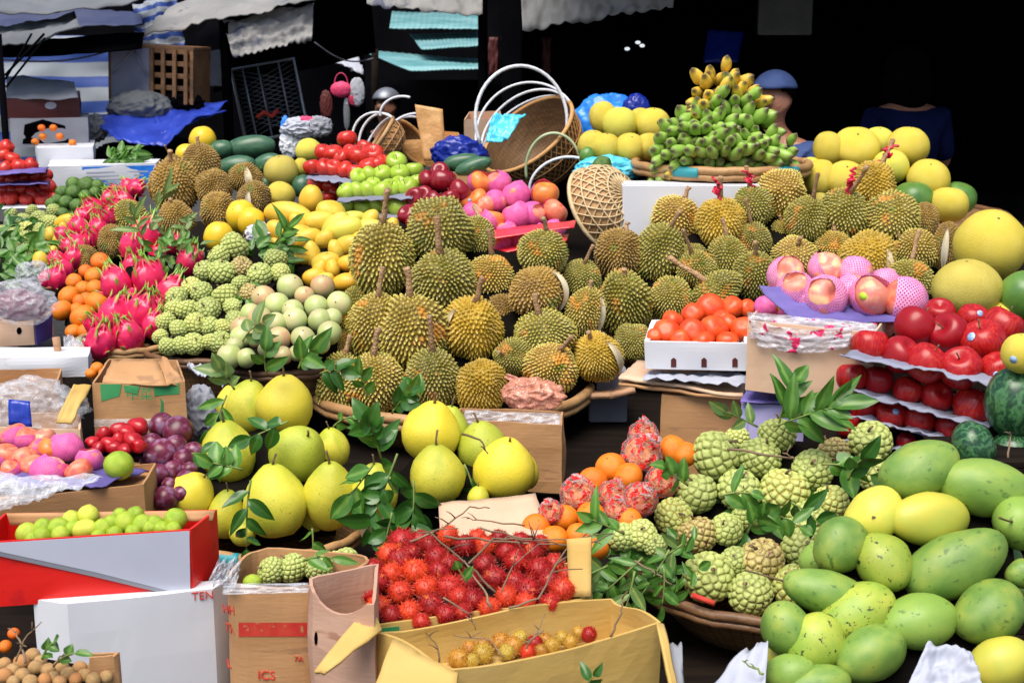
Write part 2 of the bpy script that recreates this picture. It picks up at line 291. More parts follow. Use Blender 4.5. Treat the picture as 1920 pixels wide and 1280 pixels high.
    bp = T.n('ShaderNodeBump'); bp.inputs['Strength'].default_value = .8; bp.inputs['Distance'].default_value = .01; T.l(br.outputs['Fac'], bp.inputs['Height']); bp.invert = True; T.l(bp.outputs[0], T.b.inputs['Normal'])
    m['weave'] = T.m
mats()
# ------------------------------------------------------------------ shape helpers
def grid(name, nu, nv, f, mat, closed=False, smooth=True, thick=0):
    """surface f(u,v), u and v in 0..1, with UVs; closed joins u=0 and u=1"""
    cu = nu if closed else nu+1
    verts = [f(i/nu, j/nv) for j in range(nv+1) for i in range(cu)]
    faces, uvs = [], []
    for j in range(nv):
        for i in range(nu):
            a, b = i, (i+1) % cu
            faces.append((j*cu+a, j*cu+b, (j+1)*cu+b, (j+1)*cu+a))
            uvs += [(i/nu, j/nv), ((i+1)/nu, j/nv), ((i+1)/nu, (j+1)/nv), (i/nu, (j+1)/nv)]
    me = mk(name, verts, faces, mat, smooth)
    l = me.uv_layers.new(name='UVMap')
    l.data.foreach_set('uv', [q for p in uvs for q in p])
    return me
def lathe(name, prof, mat, seg=24, warp=0, seed=0, fn=None):
    verts, faces = [], []
    n = len(prof)
    for r, z in prof:
        for k in range(seg):
            a = 2*PI*k/seg
            p = Vector((r*math.cos(a), r*math.sin(a), z))
            if fn: p = fn(p, a)
            if warp: p *= 1+warp*nz(p, 1.3, seed)
            verts.append(p)
    for j in range(n-1):
        for k in range(seg):
            k2 = (k+1) % seg
            faces.append((j*seg+k, j*seg+k2, (j+1)*seg+k2, (j+1)*seg+k))
    faces.append(tuple(range(seg-1, -1, -1))); faces.append(tuple((n-1)*seg+k for k in range(seg)))
    return mk(name, verts, faces, mat)
def tube_data(pts, rad_, seg=6):
    pts = [Vector(p) for p in pts]; n = len(pts)
    if not isinstance(rad_, (list, tuple)): rad_ = [rad_]*n
    verts, faces = [], []
    up = None
    for i, p in enumerate(pts):
        t = (pts[min(i+1, n-1)]-pts[max(i-1, 0)]).normalized()
        if up is None: up = t.orthogonal().normalized()
        up = (up-t*up.dot(t)).normalized(); w = t.cross(up)
        for k in range(seg):
            a = 2*PI*k/seg
            verts.append(p+(up*math.cos(a)+w*math.sin(a))*rad_[i])
    for j in range(n-1):
        for k in range(seg):
            k2 = (k+1) % seg
            faces.append((j*seg+k, j*seg+k2, (j+1)*seg+k2, (j+1)*seg+k))
    faces.append(tuple(range(seg-1, -1, -1))); faces.append(tuple((n-1)*seg+k for k in range(seg)))
    return verts, faces
def tube(name, pts, r, mat, seg=6):
    v, f = tube_data(pts, r, seg); return mk(name, v, f, mat)
def joined(name, parts, mat, smooth=True):
    V, Fc = [], []
    for v, f in parts:
        b = len(V); V += list(v); Fc += [tuple(b+i for i in q) for q in f]
    return mk(name, V, Fc, mat, smooth)
def arc_pts(fn, n): return [fn(i/n) for i in range(n+1)]
def ico(sub):
    bm = bmesh.new(); bmesh.ops.create_icosphere(bm, subdivisions=sub, radius=1)
    v = [x.co.copy() for x in bm.verts]; f = [tuple(y.index for y in x.verts) for x in bm.faces]; bm.free()
    return v, f
def box_data(x0, x1, y0, y1, z0, z1):
    v = [(x, y, z) for z in (z0, z1) for y in (y0, y1) for x in (x0, x1)]
    return v, [(0, 2, 3, 1), (4, 5, 7, 6), (0, 1, 5, 4), (2, 6, 7, 3), (0, 4, 6, 2), (1, 3, 7, 5)]
def box(name, dims, mat, bev=.004, centre=True):
    """bevelled box, base at z=0"""
    x, y, z = dims
    bm = bmesh.new(); bmesh.ops.create_cube(bm, size=1)
    for v in bm.verts: v.co = Vector((v.co.x*x, v.co.y*y, (v.co.z+.5)*z))
    bmesh.ops.bevel(bm, geom=bm.edges[:], offset=bev, segments=2, affect='EDGES')
    return frombm(name, bm, mat, False)

# ------------------------------------------------------------------ fruit shapes, unit radius, stalk end up
def spiky(name, sub, height, seed, lobes, mat, jit=.035):
    c, cf = ico(sub); r_ = random.Random(seed); n0 = len(c)
    c = [(p+Vector((r_.uniform(-jit, jit), r_.uniform(-jit, jit), r_.uniform(-jit, jit)))).normalized() for p in c]
    mid, verts, tips, faces = {}, list(c), [1.0]*n0, []
    def m(a, b):
        k = (min(a, b), max(a, b))
        if k not in mid:
            mid[k] = len(verts); verts.append(((c[a]+c[b])/2).normalized()); tips.append(0.0)
        return mid[k]
    for a, b, d in cf:
        x, y, z = m(a, b), m(b, d), m(d, a)
        faces += [(a, x, z), (x, b, y), (z, y, d), (x, y, z)]
    out = []
    for p, t in zip(verts, tips):
        az = math.atan2(p.y, p.x); s = math.sqrt(max(0, 1-p.z*p.z))
        R = 1-lobes*(.5-.5*math.cos(5*az+seed))*s+.13*nz(p, 1.3, seed*3.1)
        R *= 1+.10*max(0, p.z-.75)
        q = p*R
        if t: q = p*(R+height*r_.uniform(.75, 1.2))+Vector((0, 0, -.035))
        out.append(q*.93)
    me = mk(name, out, faces, mat, False); attr(me, 'tip', tips); return me
def hairy(name, seed, mat):
    bm = bmesh.new(); bmesh.ops.create_icosphere(bm, subdivisions=4, radius=.88)
    r_ = random.Random(seed)
    for v in bm.verts: v.co *= 1+.05*nz(v.co, 2, seed)
    fs = [f for f in bm.faces if r_.random() < .34]
    bmesh.ops.inset_individual(bm, faces=fs, thickness=.022, use_even_offset=True)
    tips = set()
    for f in fs:
        n = f.normal.copy(); ctr = f.calc_center_median()
        g = bmesh.ops.extrude_discrete_faces(bm, faces=[f])['faces'][0]
        sw = Vector((r_.uniform(-1, 1), r_.uniform(-1, 1), r_.uniform(-1, 1)))*.12
        cc = g.calc_center_median()
        for v in g.verts: v.co = cc+(v.co-cc)*.75+n*.07+sw*.3
        g2 = bmesh.ops.extrude_discrete_faces(bm, faces=[g])['faces'][0]
        cc = g2.calc_center_median()
        for v in g2.verts: v.co = cc+(v.co-cc)*.3+n*.08+sw*.9; tips.add(v)
    bm.verts.index_update(); tt = [0.0]*len(bm.verts)
    for v in tips:
        if v.is_valid: tt[v.index] = 1.0
    me = frombm(name, bm, mat, False); attr(me, 'tip', tt); return me
def fib(n, seed=0, j=.0):
    r_ = random.Random(seed); g = PI*(3-math.sqrt(5)); o = []
    for i in range(n):
        z = 1-2*(i+.5)/n; a = g*i+r_.uniform(-j, j); z = max(-1, min(1, z+r_.uniform(-j, j)*.4)); s = math.sqrt(1-z*z)
        o.append(Vector((s*math.cos(a), s*math.sin(a), z)))
    return o
def scaly(name, seed, mat, n=108):
    from mathutils.kdtree import KDTree
    P = fib(n, seed, .05); kd = KDTree(n)
    for i, p in enumerate(P): kd.insert(p, i)
    kd.balance(); v, f = ico(6)
    out, hs = [], []
    for p in v:
        a = kd.find_n(p, 2); d = a[1][2]-a[0][2]
        h = min(1, d/.29); h = math.sqrt(max(0, 1-(1-h)**2))
        R = .855+.16*h+.10*nz(p, 1.1, seed)
        q = p*R; q.z *= .93+.05*nz(P[a[0][1]], 5, seed); 
        if q.z > .7: q.z -= (q.z-.7)*.4
        out.append(q); hs.append(h)
    me = mk(name, out, f, mat); attr(me, 'h', hs); return me
def scaled_dragon(name, seed, mat):
    bm = bmesh.new(); prof = [(.12, -1.0), (.5, -.88), (.83, -.55), (.98, -.15), (.97, .2), (.82, .55), (.5, .82), (.22, .95)]
    seg = 14; rows = []
    for r, z in prof: rows.append([bm.verts.new((r*math.cos(2*PI*k/seg), r*math.sin(2*PI*k/seg), z)) for k in range(seg)])
    for j in range(len(rows)-1):
        for k in range(seg): bm.faces.new((rows[j][k], rows[j][(k+1) % seg], rows[j+1][(k+1) % seg], rows[j+1][k]))
    bm.faces.new(rows[0][::-1]); bm.faces.new(rows[-1])
    bm.normal_update(); bm.faces.ensure_lookup_table()
    r_ = random.Random(seed); tips = {}
    pick = []
    for j in range(len(rows)-1):
        for k in range(seg):
            if (k+(j//2)*2+seed) % 4 == 0 and j % 2 == 0 and j < 6 or (j == 5 and k % 4 == 1) or (j == 6 and k % 2): pick.append((bm.faces[j*seg+k], j))
    for f, j in pick:
        n = f.normal.copy(); c0 = f.calc_center_median(); up = Vector((0, 0, 1))-n*n.z
        up = up.normalized() if up.length > .1 else Vector((0, 0, 1))
        L = r_.uniform(.30, .5)*(1 if j < 5 else 1.25); g = f
        for s, (o, u, k) in enumerate(((.05, .16, .8), (.08, .22, .5), (.14*r_.uniform(.6, 1.5), .20, .12))):
            g = bmesh.ops.extrude_discrete_faces(bm, faces=[g])['faces'][0]; cc = g.calc_center_median()
            for v in g.verts:
                d = v.co-cc; d = d-n*d.dot(n)
                v.co = cc+d*k+n*o*(L/.35)+up*u*(L/.35); tips[v] = (s+1)/3
    bm.verts.index_update(); tt = [0.0]*len(bm.verts)
    for v, t in tips.items():
        if v.is_valid: tt[v.index] = t
    me = frombm(name, bm, mat, True); attr(me, 'tip', tt)
    return me
def prof_apple(squash=.9):
    p = []
    for i in range(27):
        t = -PI/2+PI*i/26
        r = math.cos(t); z = math.sin(t)
        r = r**.8 if r > 0 else 0
        z += .16*math.exp(-(r/.25)**2) if z < 0 else -.34*math.exp(-(r/.34)**2)
        p.append((max(r, .015)*(1+.06*z), z*squash))
    return p
def prof_ball(n=14, sq=1.0, dimple=0., pw=1.0):
    p = []
    for i in range(n+1):
        t = -PI/2+PI*i/n; r = max(math.cos(t), .004)**pw; z = math.sin(t)
        if i == n: z -= dimple
        if i == n-1: z -= dimple*.35
        p.append((r, z*sq))
    return p
def prof_pear():
    return [(.02, -.93), (.22, -.97), (.5, -.90), (.76, -.72), (.93, -.42), (.98, -.1), (.93, .18), (.80, .44), (.62, .66), (.45, .82), (.30, .93), (.16, .975), (.03, .95)]
def mango_fn(bend, seed):
    def fn(p, a):
        z = p.z
        k = 1-.16*max(0, z)-.05*max(0, -z)
        q = Vector((p.x*k, p.y*k*.92, z))
        q.x += bend*(z*z)-bend*.4
        return q
    return fn
MESH = {}
def protos():
    P = MESH
    for i in range(3):
        for c in ('green', 'yellow', 'brown'):
            P['durian', c, i] = spiky('durian', 4, .115, i+1, .11, MAT['durian_'+c]) if c == 'green' else withmat(P['durian', 'green', i], MAT['durian_'+c])
        P['sugar', 'green', i] = scaly('custard_apple', i, MAT['sugar_green'], (74, 84, 94)[i]); P['sugar', 'brown', i] = withmat(P['sugar', 'green', i], MAT['sugar_brown'])
        P['rambutan', 'red', i] = hairy('rambutan', i, MAT['rambutan']); P['rambutan', 'yellow', i] = withmat(P['rambutan', 'red', i], MAT['rambutan_yellow'])
        P['dragon', 'pink', i] = scaled_dragon('dragon_fruit', i, MAT['dragon'])
        for k, mm in (('red', 'apple_red'), ('dark', 'apple_dark'), ('bright', 'apple_bright'), ('green', 'apple_green'), ('peach', 'peach'), ('orange', 'peach_orange'), ('nect', 'peach_red')):
            P['apple', k, i] = lathe('apple', prof_apple(.9), MAT[mm], 26, .06, i*7, lambda p, a: Vector((p.x*(1+.03*math.cos(5*a)*(.5-p.z*.5)), p.y*(1+.03*math.cos(5*a)*(.5-p.z*.5)), p.z)))
        for k, mm in (('green', 'mango_green'), ('yellow', 'mango_yellow'), ('pale', 'mango_pale'), ('spotted', 'mango_spotted')):
            P['mango', k, i] = lathe('mango', prof_ball(18, 1, 0, .86), MAT[mm], 28, .05, i*5, mango_fn((.10, -.08, .04)[i], i))
        for k, mm in (('mid', 'pomelo'), ('green', 'pomelo_green'), ('yellow', 'pomelo_yellow')):
            P['pear', k, i] = lathe('pomelo', prof_pear(), MAT[mm], 30, .07, i*9)
        for k, mm in (('yellow', 'melon'), ('orange', 'melon_orange'), ('dull', 'melon_dull'), ('green', 'melon_green'), ('waxy', 'melon_waxy'), ('stripe', 'watermelon')):
            P['round', k, i] = lathe('pomelo', prof_ball(18, 1, .04, .93), MAT[mm], 30, .05, i*4)
        P['orange', 'orange', i] = lathe('orange', prof_ball(14, .9, .06), MAT['orange'], 24, .04, i)
        for k, mm in (('lime', 'lime'), ('dark', 'avocado')):
            P['lime', k, i] = lathe('lime', prof_ball(14, 1.0, -.08), MAT[mm], 20, .05, i)
        for k, mm in (('green', 'star_green'), ('pink', 'star_pink')):
            P['star', k, i] = lathe('milk_apple', prof_ball(14, .96, -.04), MAT[mm], 24, .04, i)
        P['plum', 'purple', i] = lathe('plum', prof_ball(14, .93, .08), MAT['plum'], 22, .05, i)
        P['longan', 'tan', i] = lathe('longan', prof_ball(10, .95, -.02), MAT['longan'], 14, .05, i)
        P['persimmon', 'red', i] = lathe('persimmon', prof_ball(14, .8, .1, .8), MAT['persimmon'], 24, .03, i, lambda p, a: Vector((p.x*(1+.035*math.cos(4*a)), p.y*(1+.035*math.cos(4*a)), p.z)))
        P['rose', 'red', i] = lathe('rose_apple', [(.02, -.75), (.3, -.62), (.72, -.9), (.95, -.6), (1.0, -.25), (.9, .15), (.66, .55), (.4, .85), (.15, .98), (.02, .99)], MAT['rose_apple'], 24, .05, i, lambda p, a: Vector((p.x*(1-.09*(.5-.5*math.cos(4*a))*(1-p.z)), p.y*(1-.09*(.5-.5*math.cos(4*a))*(1-p.z)), p.z)))
    # small parts
    P['stalk'] = tube('stalk', [(0, 0, 0), (.03, .01, .35), (-.01, .03, .7), (.02, .0, .93), (.03, 0, 1.0)], [.16, .11, .10, .13, .12], MAT['wood_stem'], 8)
    P['stem'] = tube('stem', [(0, 0, 0), (.03, .02, .4), (.14, .05, .8), (.2, .05, 1)], [.10, .07, .07, .09], MAT['dark_stem'], 6)
    P['nub'] = tube('stem_scar', [(0, 0, -.05), (0, 0, .03), (.0, .0, .06)], [.13, .10, .03], MAT['dark_stem'], 8)
    P['gstem'] = tube('stem', [(0, 0, 0), (.03, .02, .4), (.10, .05, .8), (.12, .05, 1)], [.13, .09, .08, .09], MAT['green_stem'], 6)
    cal = []
    for k in range(4):
        a = k*PI/2
        def cf(u, v, a=a):
            w = .30*math.sin(PI*min(1, v*.9+.08))**.8; r = .05+.5*v
            x, y = r, (u-.5)*2*w
            return Vector((x*math.cos(a)-y*math.sin(a), x*math.sin(a)+y*math.cos(a), .02+.1*v*v+.02*math.sin(6*u)))
        g = grid('q', 4, 4, cf, MAT['green_stem']); cal.append(([v.co.copy() for v in g.vertices], [tuple(p.vertices) for p in g.polygons]))
    P['calyx'] = joined('calyx', cal, MAT['dark_stem'])
    def slit(u, v):
        lat = rad(-52+100*v); hw = .20*math.sin(PI*v)**.7; az = -PI/2+(u-.5)*2*hw/max(.35, math.cos(lat))
        R = 1.035-.10*math.sin(PI*u)
        return Vector((R*math.cos(lat)*math.cos(az), R*math.cos(lat)*math.sin(az), R*math.sin(lat)))
    P['slit'] = grid('open_husk', 8, 18, slit, MAT['husk'])
    def sleeve(cover, seed):
        def f(u, v):
            th = PI-(PI*.04+(cover-.04)*PI*v); a = 2*PI*u
            R = 1.06+.03*math.sin(9*a+seed)*v**3+.10*max(0, v-.86)/.14*(.6+.4*math.sin(4*a+seed))
            return Vector((R*math.sin(th)*math.cos(a), R*math.sin(th)*math.sin(a), R*math.cos(th)*.95))
        return f
    for i, cv in enumerate((.5, .64, .8)):
        P['net', 'net', i] = grid('foam_net', 28, 14, sleeve(cv, i), MAT['net'], True)
        P['net', 'net_pale', i] = withmat(P['net', 'net', i], MAT['net_pale'])
    def wrap(seed):
        v, f = ico(4); o = []
        for p in v:
            q = p*(1.08+.10*nz(p, 3.2, seed)+.05*nz(p, 8, seed))
            if p.z > .8: q += Vector((nz(p, 6, seed), nz(p, 6, seed+3), 1.6*(p.z-.8)/.2*.3))*.9*(p.z-.8)/.2
            o.append(q)
        return mk('plastic_wrap', o, f, MAT['film_red'], False)
    for i in range(3): P['wrap', 'red', i] = wrap(i*5+1)
    P['dot'] = lathe('sticker', [(1, 0), (.97, .06), (.02, .07)], MAT['sticker'], 14)
    P['dot_yellow'] = withmat(P['dot'], MAT['sticker_yellow'])
    # banana: plump, bent, blunt dark tip
    for c in ('green', 'yellow'):
        n = 11; verts, faces, tp = [], [], []
        for i in range(n+1):
            t = i/n; b = 1.0*(t-.2); x = 1.5*(1-math.cos(b))*.62; z = 2.3*t
            r = .52*(math.sin(PI*min(1, max(0, .06+.93*t)))**.55)*(1 if t < .75 else 1-.35*(t-.75)/.25)+.02
            if t < .12: r = .12+.9*t
            for k in range(10):
                a = 2*PI*k/10; rr = r*(1+.06*math.cos(5*a))
                verts.append((x+rr*math.cos(a), rr*math.sin(a), z)); tp.append(t)
        for j in range(n):
            for k in range(10): faces.append((j*10+k, j*10+(k+1) % 10, (j+1)*10+(k+1) % 10, (j+1)*10+k))
        faces.append(tuple(range(9, -1, -1))); faces.append(tuple(n*10+k for k in range(10)))
        P['banana', c] = mk('banana', verts, faces, MAT['banana_'+c]); attr(P['banana', c], 'tip', tp)
protos()

# ------------------------------------------------------------------ placing fruit
ORD = 'first second third fourth fifth sixth seventh eighth ninth tenth eleventh twelfth thirteenth fourteenth fifteenth sixteenth'.split()
def orient(ang, tilt, spin):
    return Matrix.Rotation(rad(ang), 4, 'Y') @ Matrix.Rotation(rad(tilt), 4, 'X') @ Matrix.Rotation(rad(spin), 4, 'Z')
KIND = {  # mesh key: (object name, category, part built on top)
    'durian': ('durian', 'durian'), 'sugar': ('custard_apple', 'custard apple'), 'rambutan': ('rambutan', 'rambutan'), 'dragon': ('dragon_fruit', 'dragon fruit'),
    'apple': ('apple', 'apple'), 'mango': ('mango', 'mango'), 'pear': ('pomelo', 'pomelo'), 'round': ('pomelo', 'pomelo'), 'orange': ('orange', 'orange'), 'lime': ('lime', 'lime'),
    'star': ('milk_apple', 'milk apple'), 'plum': ('plum', 'plum'), 'longan': ('longan', 'longan'), 'persimmon': ('persimmon', 'persimmon'), 'rose': ('rose_apple', 'rose apple')}
def child(par, key, name, loc, sc, rot=None):
    o = link(name, MESH[key] if not isinstance(key, bpy.types.Mesh) else key, par, loc); o.scale = sc if isinstance(sc, tuple) else (sc,)*3
    if rot is not None: o.rotation_euler = rot
    return o
def fruit(kind, var, x, y, rx, ry, Y, ang, tilt, spin, opt, name=None):
    nm = name or KIND[kind][0]
    me = MESH[kind, var, rnd.randrange(3)]
    k = mpp(y, Y)
    g = {'durian': 1.19, 'sugar': 1.10, 'mango': 1.12 if rx > 30 else 1.0, 'dragon': 1.05, 'longan': 1.1, 'plum': 1.1, 'rambutan': 1.04, 'apple': 1.07, 'persimmon': 1.12}.get(kind, 1.06)
    o = link(nm, me); sx, sz = rx*k*g, ry*k*g*(1.12 if kind == 'mango' and rx < 30 else 1)
    o.matrix_world = Matrix.Translation(at(x, y, Y)) @ orient(ang, tilt, spin) @ Matrix.Diagonal((sx, sx, sz, 1))
    inv = sx/sz
    small = rx < 12
    if kind == 'durian':
        s = opt.get('s', .55)
        if s: sk = child(o, 'stalk', 'stalk', (0, 0, .86), (.8, .8, s*inv+.12), (rad(rnd.uniform(-14, 14)), rad(opt.get('sa', rnd.uniform(-14, 14))), 0))
        if 'slit' in opt: child(o, 'slit', 'open_husk', (0, 0, 0), opt.get('sw', 1.0), (0, 0, rad(opt['slit']-spin)))
        if opt.get('rib'):
            pts = [[(.10*math.cos(q*2.4+w)+.3*w*(q/7-.4), .12*math.sin(q*2.1+w)-.1, 1.15+.25*s-.07*q*(w+.4)) for q in range(8)] for w in (0, .8, -1.1, 1.6)]
            rb = child(o, joined('ribbon', [tube_data(p, .055, 5) for p in pts], MAT['ribbon']), 'ribbon', (0, 0, 0), 1); bpy.context.view_layer.update(); rb.parent = sk; rb.matrix_parent_inverse = sk.matrix_basis.inverted()
    elif kind == 'apple':
        if var not in ('peach', 'orange', 'nect') and rnd.random() < .75 and not small: child(o, 'stem', 'stem', (0, 0, .5), (.5, .5, .55))
        if 'net' in opt:
            c, i = opt['net']; child(o, MESH['net', c, i], 'foam_net', (0, 0, 0), 1, (rad(rnd.uniform(-50, 50)) if 'nr' not in opt else rad(opt['nr'][0]), rad(rnd.uniform(-50, 50)) if 'nr' not in opt else rad(opt['nr'][1]), 0))
    elif kind == 'mango':
        if not small: child(o, 'stem' if opt.get('s') else 'nub', 'stem', (0, 0, .97), (.55, .55, opt.get('s', .5)*inv))
    elif kind == 'pear':
        child(o, 'stem', 'stem', (0, 0, .92), (.55, .55, opt.get('s', .4)))
    elif kind in ('round', 'orange', 'lime', 'star', 'plum') and not small:
        child(o, 'nub', 'stem_scar', (0, 0, {'round': .94, 'orange': .82, 'plum': .84}.get(kind, .97)), (.7 if kind != 'round' else .45,)*2+(.8,))
    elif kind == 'persimmon':
        child(o, 'calyx', 'calyx', (0, 0, .66), .8)
    elif kind == 'sugar' and rx > 17:
        child(o, 'stem', 'stem', (0, 0, .80), (.9, .9, .3))
    if 'st' in opt:   # sticker on the skin, direction as seen from the front: sideways, up
        a, e = opt['st']; R = o.matrix_world.to_3x3().normalized()
        d = Vector((math.sin(rad(a))*math.cos(rad(e)), -math.cos(rad(a))*math.cos(rad(e)), math.sin(rad(e))))
        dl = (o.matrix_world.to_3x3().inverted() @ d).normalized()
        hit = o.data  # the surface there
        from mathutils.bvhtree import BVHTree
        bv = BVHTree.FromPolygons([v.co for v in hit.vertices], [tuple(p.vertices) for p in hit.polygons])
        p, n, _, _ = bv.ray_cast(dl*3, -dl)
        if p is not None:
            c = child(o, 'dot_yellow' if opt.get('yel') else 'dot', 'sticker', p-n*.01, (.2, .2, .3)); c.rotation_mode = 'QUATERNION'; c.rotation_quaternion = n.to_track_quat('Z', 'Y')
    return o
def heap(kind, items, yb, Yb, yt, Yt, desc, anchor, pile, group, var='green', ang=(-12, 12), tilt=(-10, 25), asp=1.0, lining=True, end=0, base=None, names=None, tiltfix=None):
    """items: (x, y, rx[, ry[, options]]); the heap's face runs from row yb at distance Yb back to row yt at Yt.
    desc names each colour; anchor is what stands at the heap's end that rows are counted from (end 0: low x, 1: high x)."""
    its = []
    for it in items:
        it = list(it); opt = it.pop() if isinstance(it[-1], dict) else {}
        if len(it) == 3: it.append(it[2]*asp)
        its.append(it+[opt])
    med = sorted(i[2] for i in its)[len(its)//2]
    order = sorted(range(len(its)), key=lambda i: -its[i][1]); rows = []
    for i in order:
        if rows and rows[-1][0]-its[i][1] < 1.15*med: rows[-1][1].append(i)
        else: rows.append([its[i][1], [i]])
    lab = {}
    for ri, (_, r) in enumerate(rows):
        r.sort(key=lambda i: its[i][0], reverse=bool(end))
        if ri == len(rows)-1 and len(rows) > 1: rn = 'top row'
        elif ri == 0: rn = 'lowest row' if len(rows) > 1 else 'row'
        else: rn = ORD[ri]+' row up'
        for oi, i in enumerate(r): lab[i] = '%s from the %s, %s of %s' % (ORD[oi] if oi < 16 else 'far', anchor, rn, pile)
    objs = []
    for i, (x, y, rx, ry, opt) in enumerate(its):
        v = opt.get('v', var); t = (y-yb)/(yt-yb) if yt != yb else 0
        Y = Yb+(Yt-Yb)*t+opt.get('d', 0)
        a = opt.get('a', rnd.uniform(*ang)); tl = opt.get('t', rnd.uniform(*tilt)); sp = opt.get('sp', rnd.uniform(0, 360))
        o = fruit(kind, v, x, y, rx, ry, Y, a, tl, sp, opt, (names or {}).get(v))
        ds = desc[v] if isinstance(desc, dict) else desc
        if 'slit' in opt and 'L' not in opt: ds = 'split '+ds
        prop(o, opt.get('L') or ds+', '+lab[i], (names or {}).get(v, KIND[kind][0]).replace('_', ' '), group)
        objs.append((at(x, y, Y), max(rx, ry)*mpp(y, Y), min(rx, ry)*mpp(y, Y)))
    if lining:  # added mound behind the fruit, its near-black colour painting shade into the gaps
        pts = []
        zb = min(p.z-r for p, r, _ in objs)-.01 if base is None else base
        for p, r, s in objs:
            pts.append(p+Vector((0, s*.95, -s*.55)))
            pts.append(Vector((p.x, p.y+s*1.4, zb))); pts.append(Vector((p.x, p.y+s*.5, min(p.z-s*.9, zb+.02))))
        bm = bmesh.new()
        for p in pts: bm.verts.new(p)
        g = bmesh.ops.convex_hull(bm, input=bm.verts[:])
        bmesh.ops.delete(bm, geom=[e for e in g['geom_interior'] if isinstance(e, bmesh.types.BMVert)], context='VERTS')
        prop(link('shade_mound', frombm('shade_mound', bm, MAT['sack'], False)), 'dark sacking added as painted shade under '+pile, 'filler')
    return objs

# ------------------------------------------------------------------ leaves and twigs
def leaf_data(L, W, seed, droop=.5):
    r_ = random.Random(seed); n, m = 7, 4; verts, faces, vv = [], [], []
    cu = r_.uniform(-.6, .6)
    for j in range(n+1):
        t = j/n; w = W*math.sin(PI*min(1, .04+t**.85*.96))**.9
        for i in range(m+1):
            u = i/m*2-1
            verts.append(Vector((u*w, L*t, -droop*L*t*t*.6+abs(u)*w*.35+cu*u*w*t+.02*L*math.sin(9*t+u))))
            vv.append(1.0 if i == m//2 else .55*r_.random())
    for j in range(n):
        for i in range(m): faces.append((j*(m+1)+i, j*(m+1)+i+1, (j+1)*(m+1)+i+1, (j+1)*(m+1)+i))
    return verts, faces, vv
def sprig(px, py, Y, ang, length, nl, leaf, label, mat='leaf', width=.42, tilt=15, group='leafy sprigs among the fruit', curve=.3, spread=62):
    """stem from a pixel's point, heading ang degrees from up (turning right) in the view, length and leaf length in photo pixels"""
    k = mpp(py, Y); L, lf = length*k, leaf*k
    r_ = random.Random(int(px*7+py)); p0 = at(px, py, Y)
    d0 = Matrix.Rotation(rad(ang), 4, 'Y') @ Matrix.Rotation(rad(tilt), 4, 'X') @ Vector((0, 0, 1))
    side = d0.cross(Vector((0, -1, 0))).normalized()
    pts = [d0*(L*t)+side*(curve*L*t*t*(.5))+Vector((0, 0, -.18*L*t*t)) for t in [i/7 for i in range(8)]]
    V, Fc, A = [], [], []
    for i in range(nl):
        t = .18+.82*i/max(1, nl-1); q = t*7; a = min(6, int(q)); p = pts[a].lerp(pts[a+1], q-a)
        tn = (pts[a+1]-pts[a]).normalized()
        v, f, c = leaf_data(lf*r_.uniform(.5, 1.15), lf*width*.58*r_.uniform(.8, 1.2), r_.random(), r_.uniform(-.3, 1.3))
        out = (i % 2*2-1)*rad(spread*r_.uniform(.6, 1.2)) if i < nl-1 else 0
        face = Vector((r_.uniform(-.5, .5), -1, r_.uniform(.0, .9))).normalized()
        ax = face.cross(tn).normalized(); nrm = tn.cross(ax)
        m = Matrix((ax, tn, nrm if nrm.y < 0 else -nrm)).transposed()
        m = Matrix.Rotation(out, 3, face) @ m @ Matrix.Rotation(r_.uniform(-.7, .7), 3, 'Y')
        b = len(V); V += [p+m @ x for x in v]; Fc += [tuple(b+z for z in y) for y in f]; A += c
    me = mk('leaf_sprig', V, Fc, MAT[mat]); attr(me, 'v', A)
    o = link('leaf_sprig', me, None, p0)
    link('stem', tube('stem', pts, [.0012+.0016*(1-i/7) for i in range(8)], MAT['green_stem'], 5), o)
    return prop(o, label, 'leaf sprig', group)
def leafpile(px, py, Y, w, h, n, leaf, label, mat='leaf', group=None, seed=0):
    """a loose bed of fallen leaves (nobody could count them)"""
    r_ = random.Random(seed+int(px)); V, Fc, A = [], [], []; k = mpp(py, Y)
    for i in range(n):
        u, v_ = r_.uniform(-1, 1), r_.uniform(-1, 1)
        p = at(px+u*w/2, py+v_*h/2, Y-v_*h/2*k*1.0)
        v, f, c = leaf_data(leaf*k*r_.uniform(.6, 1.2), leaf*k*.2*r_.uniform(.7, 1.3), r_.random(), r_.uniform(0, .8))
        m = Matrix.Rotation(r_.uniform(0, 6.3), 3, 'Y') @ Matrix.Rotation(rad(r_.uniform(50, 110)), 3, 'X') @ Matrix.Rotation(r_.uniform(-.7, .7), 3, 'Y')
        m = Matrix.Rotation(r_.uniform(0, 6.3), 3, Vector((0, -1, .5)).normalized()) @ Matrix.Rotation(rad(60), 3, 'X') @ Matrix.Rotation(r_.uniform(-.7, .7), 3, 'Y')
        b = len(V); V += [p+m @ x for x in v]; Fc += [tuple(b+z for z in y) for y in f]; A += c
    me = mk('leaf_litter', V, Fc, MAT[mat]); attr(me, 'v', A)
    return prop(link('leaf_litter', me), label, 'leaves', None, 'stuff')
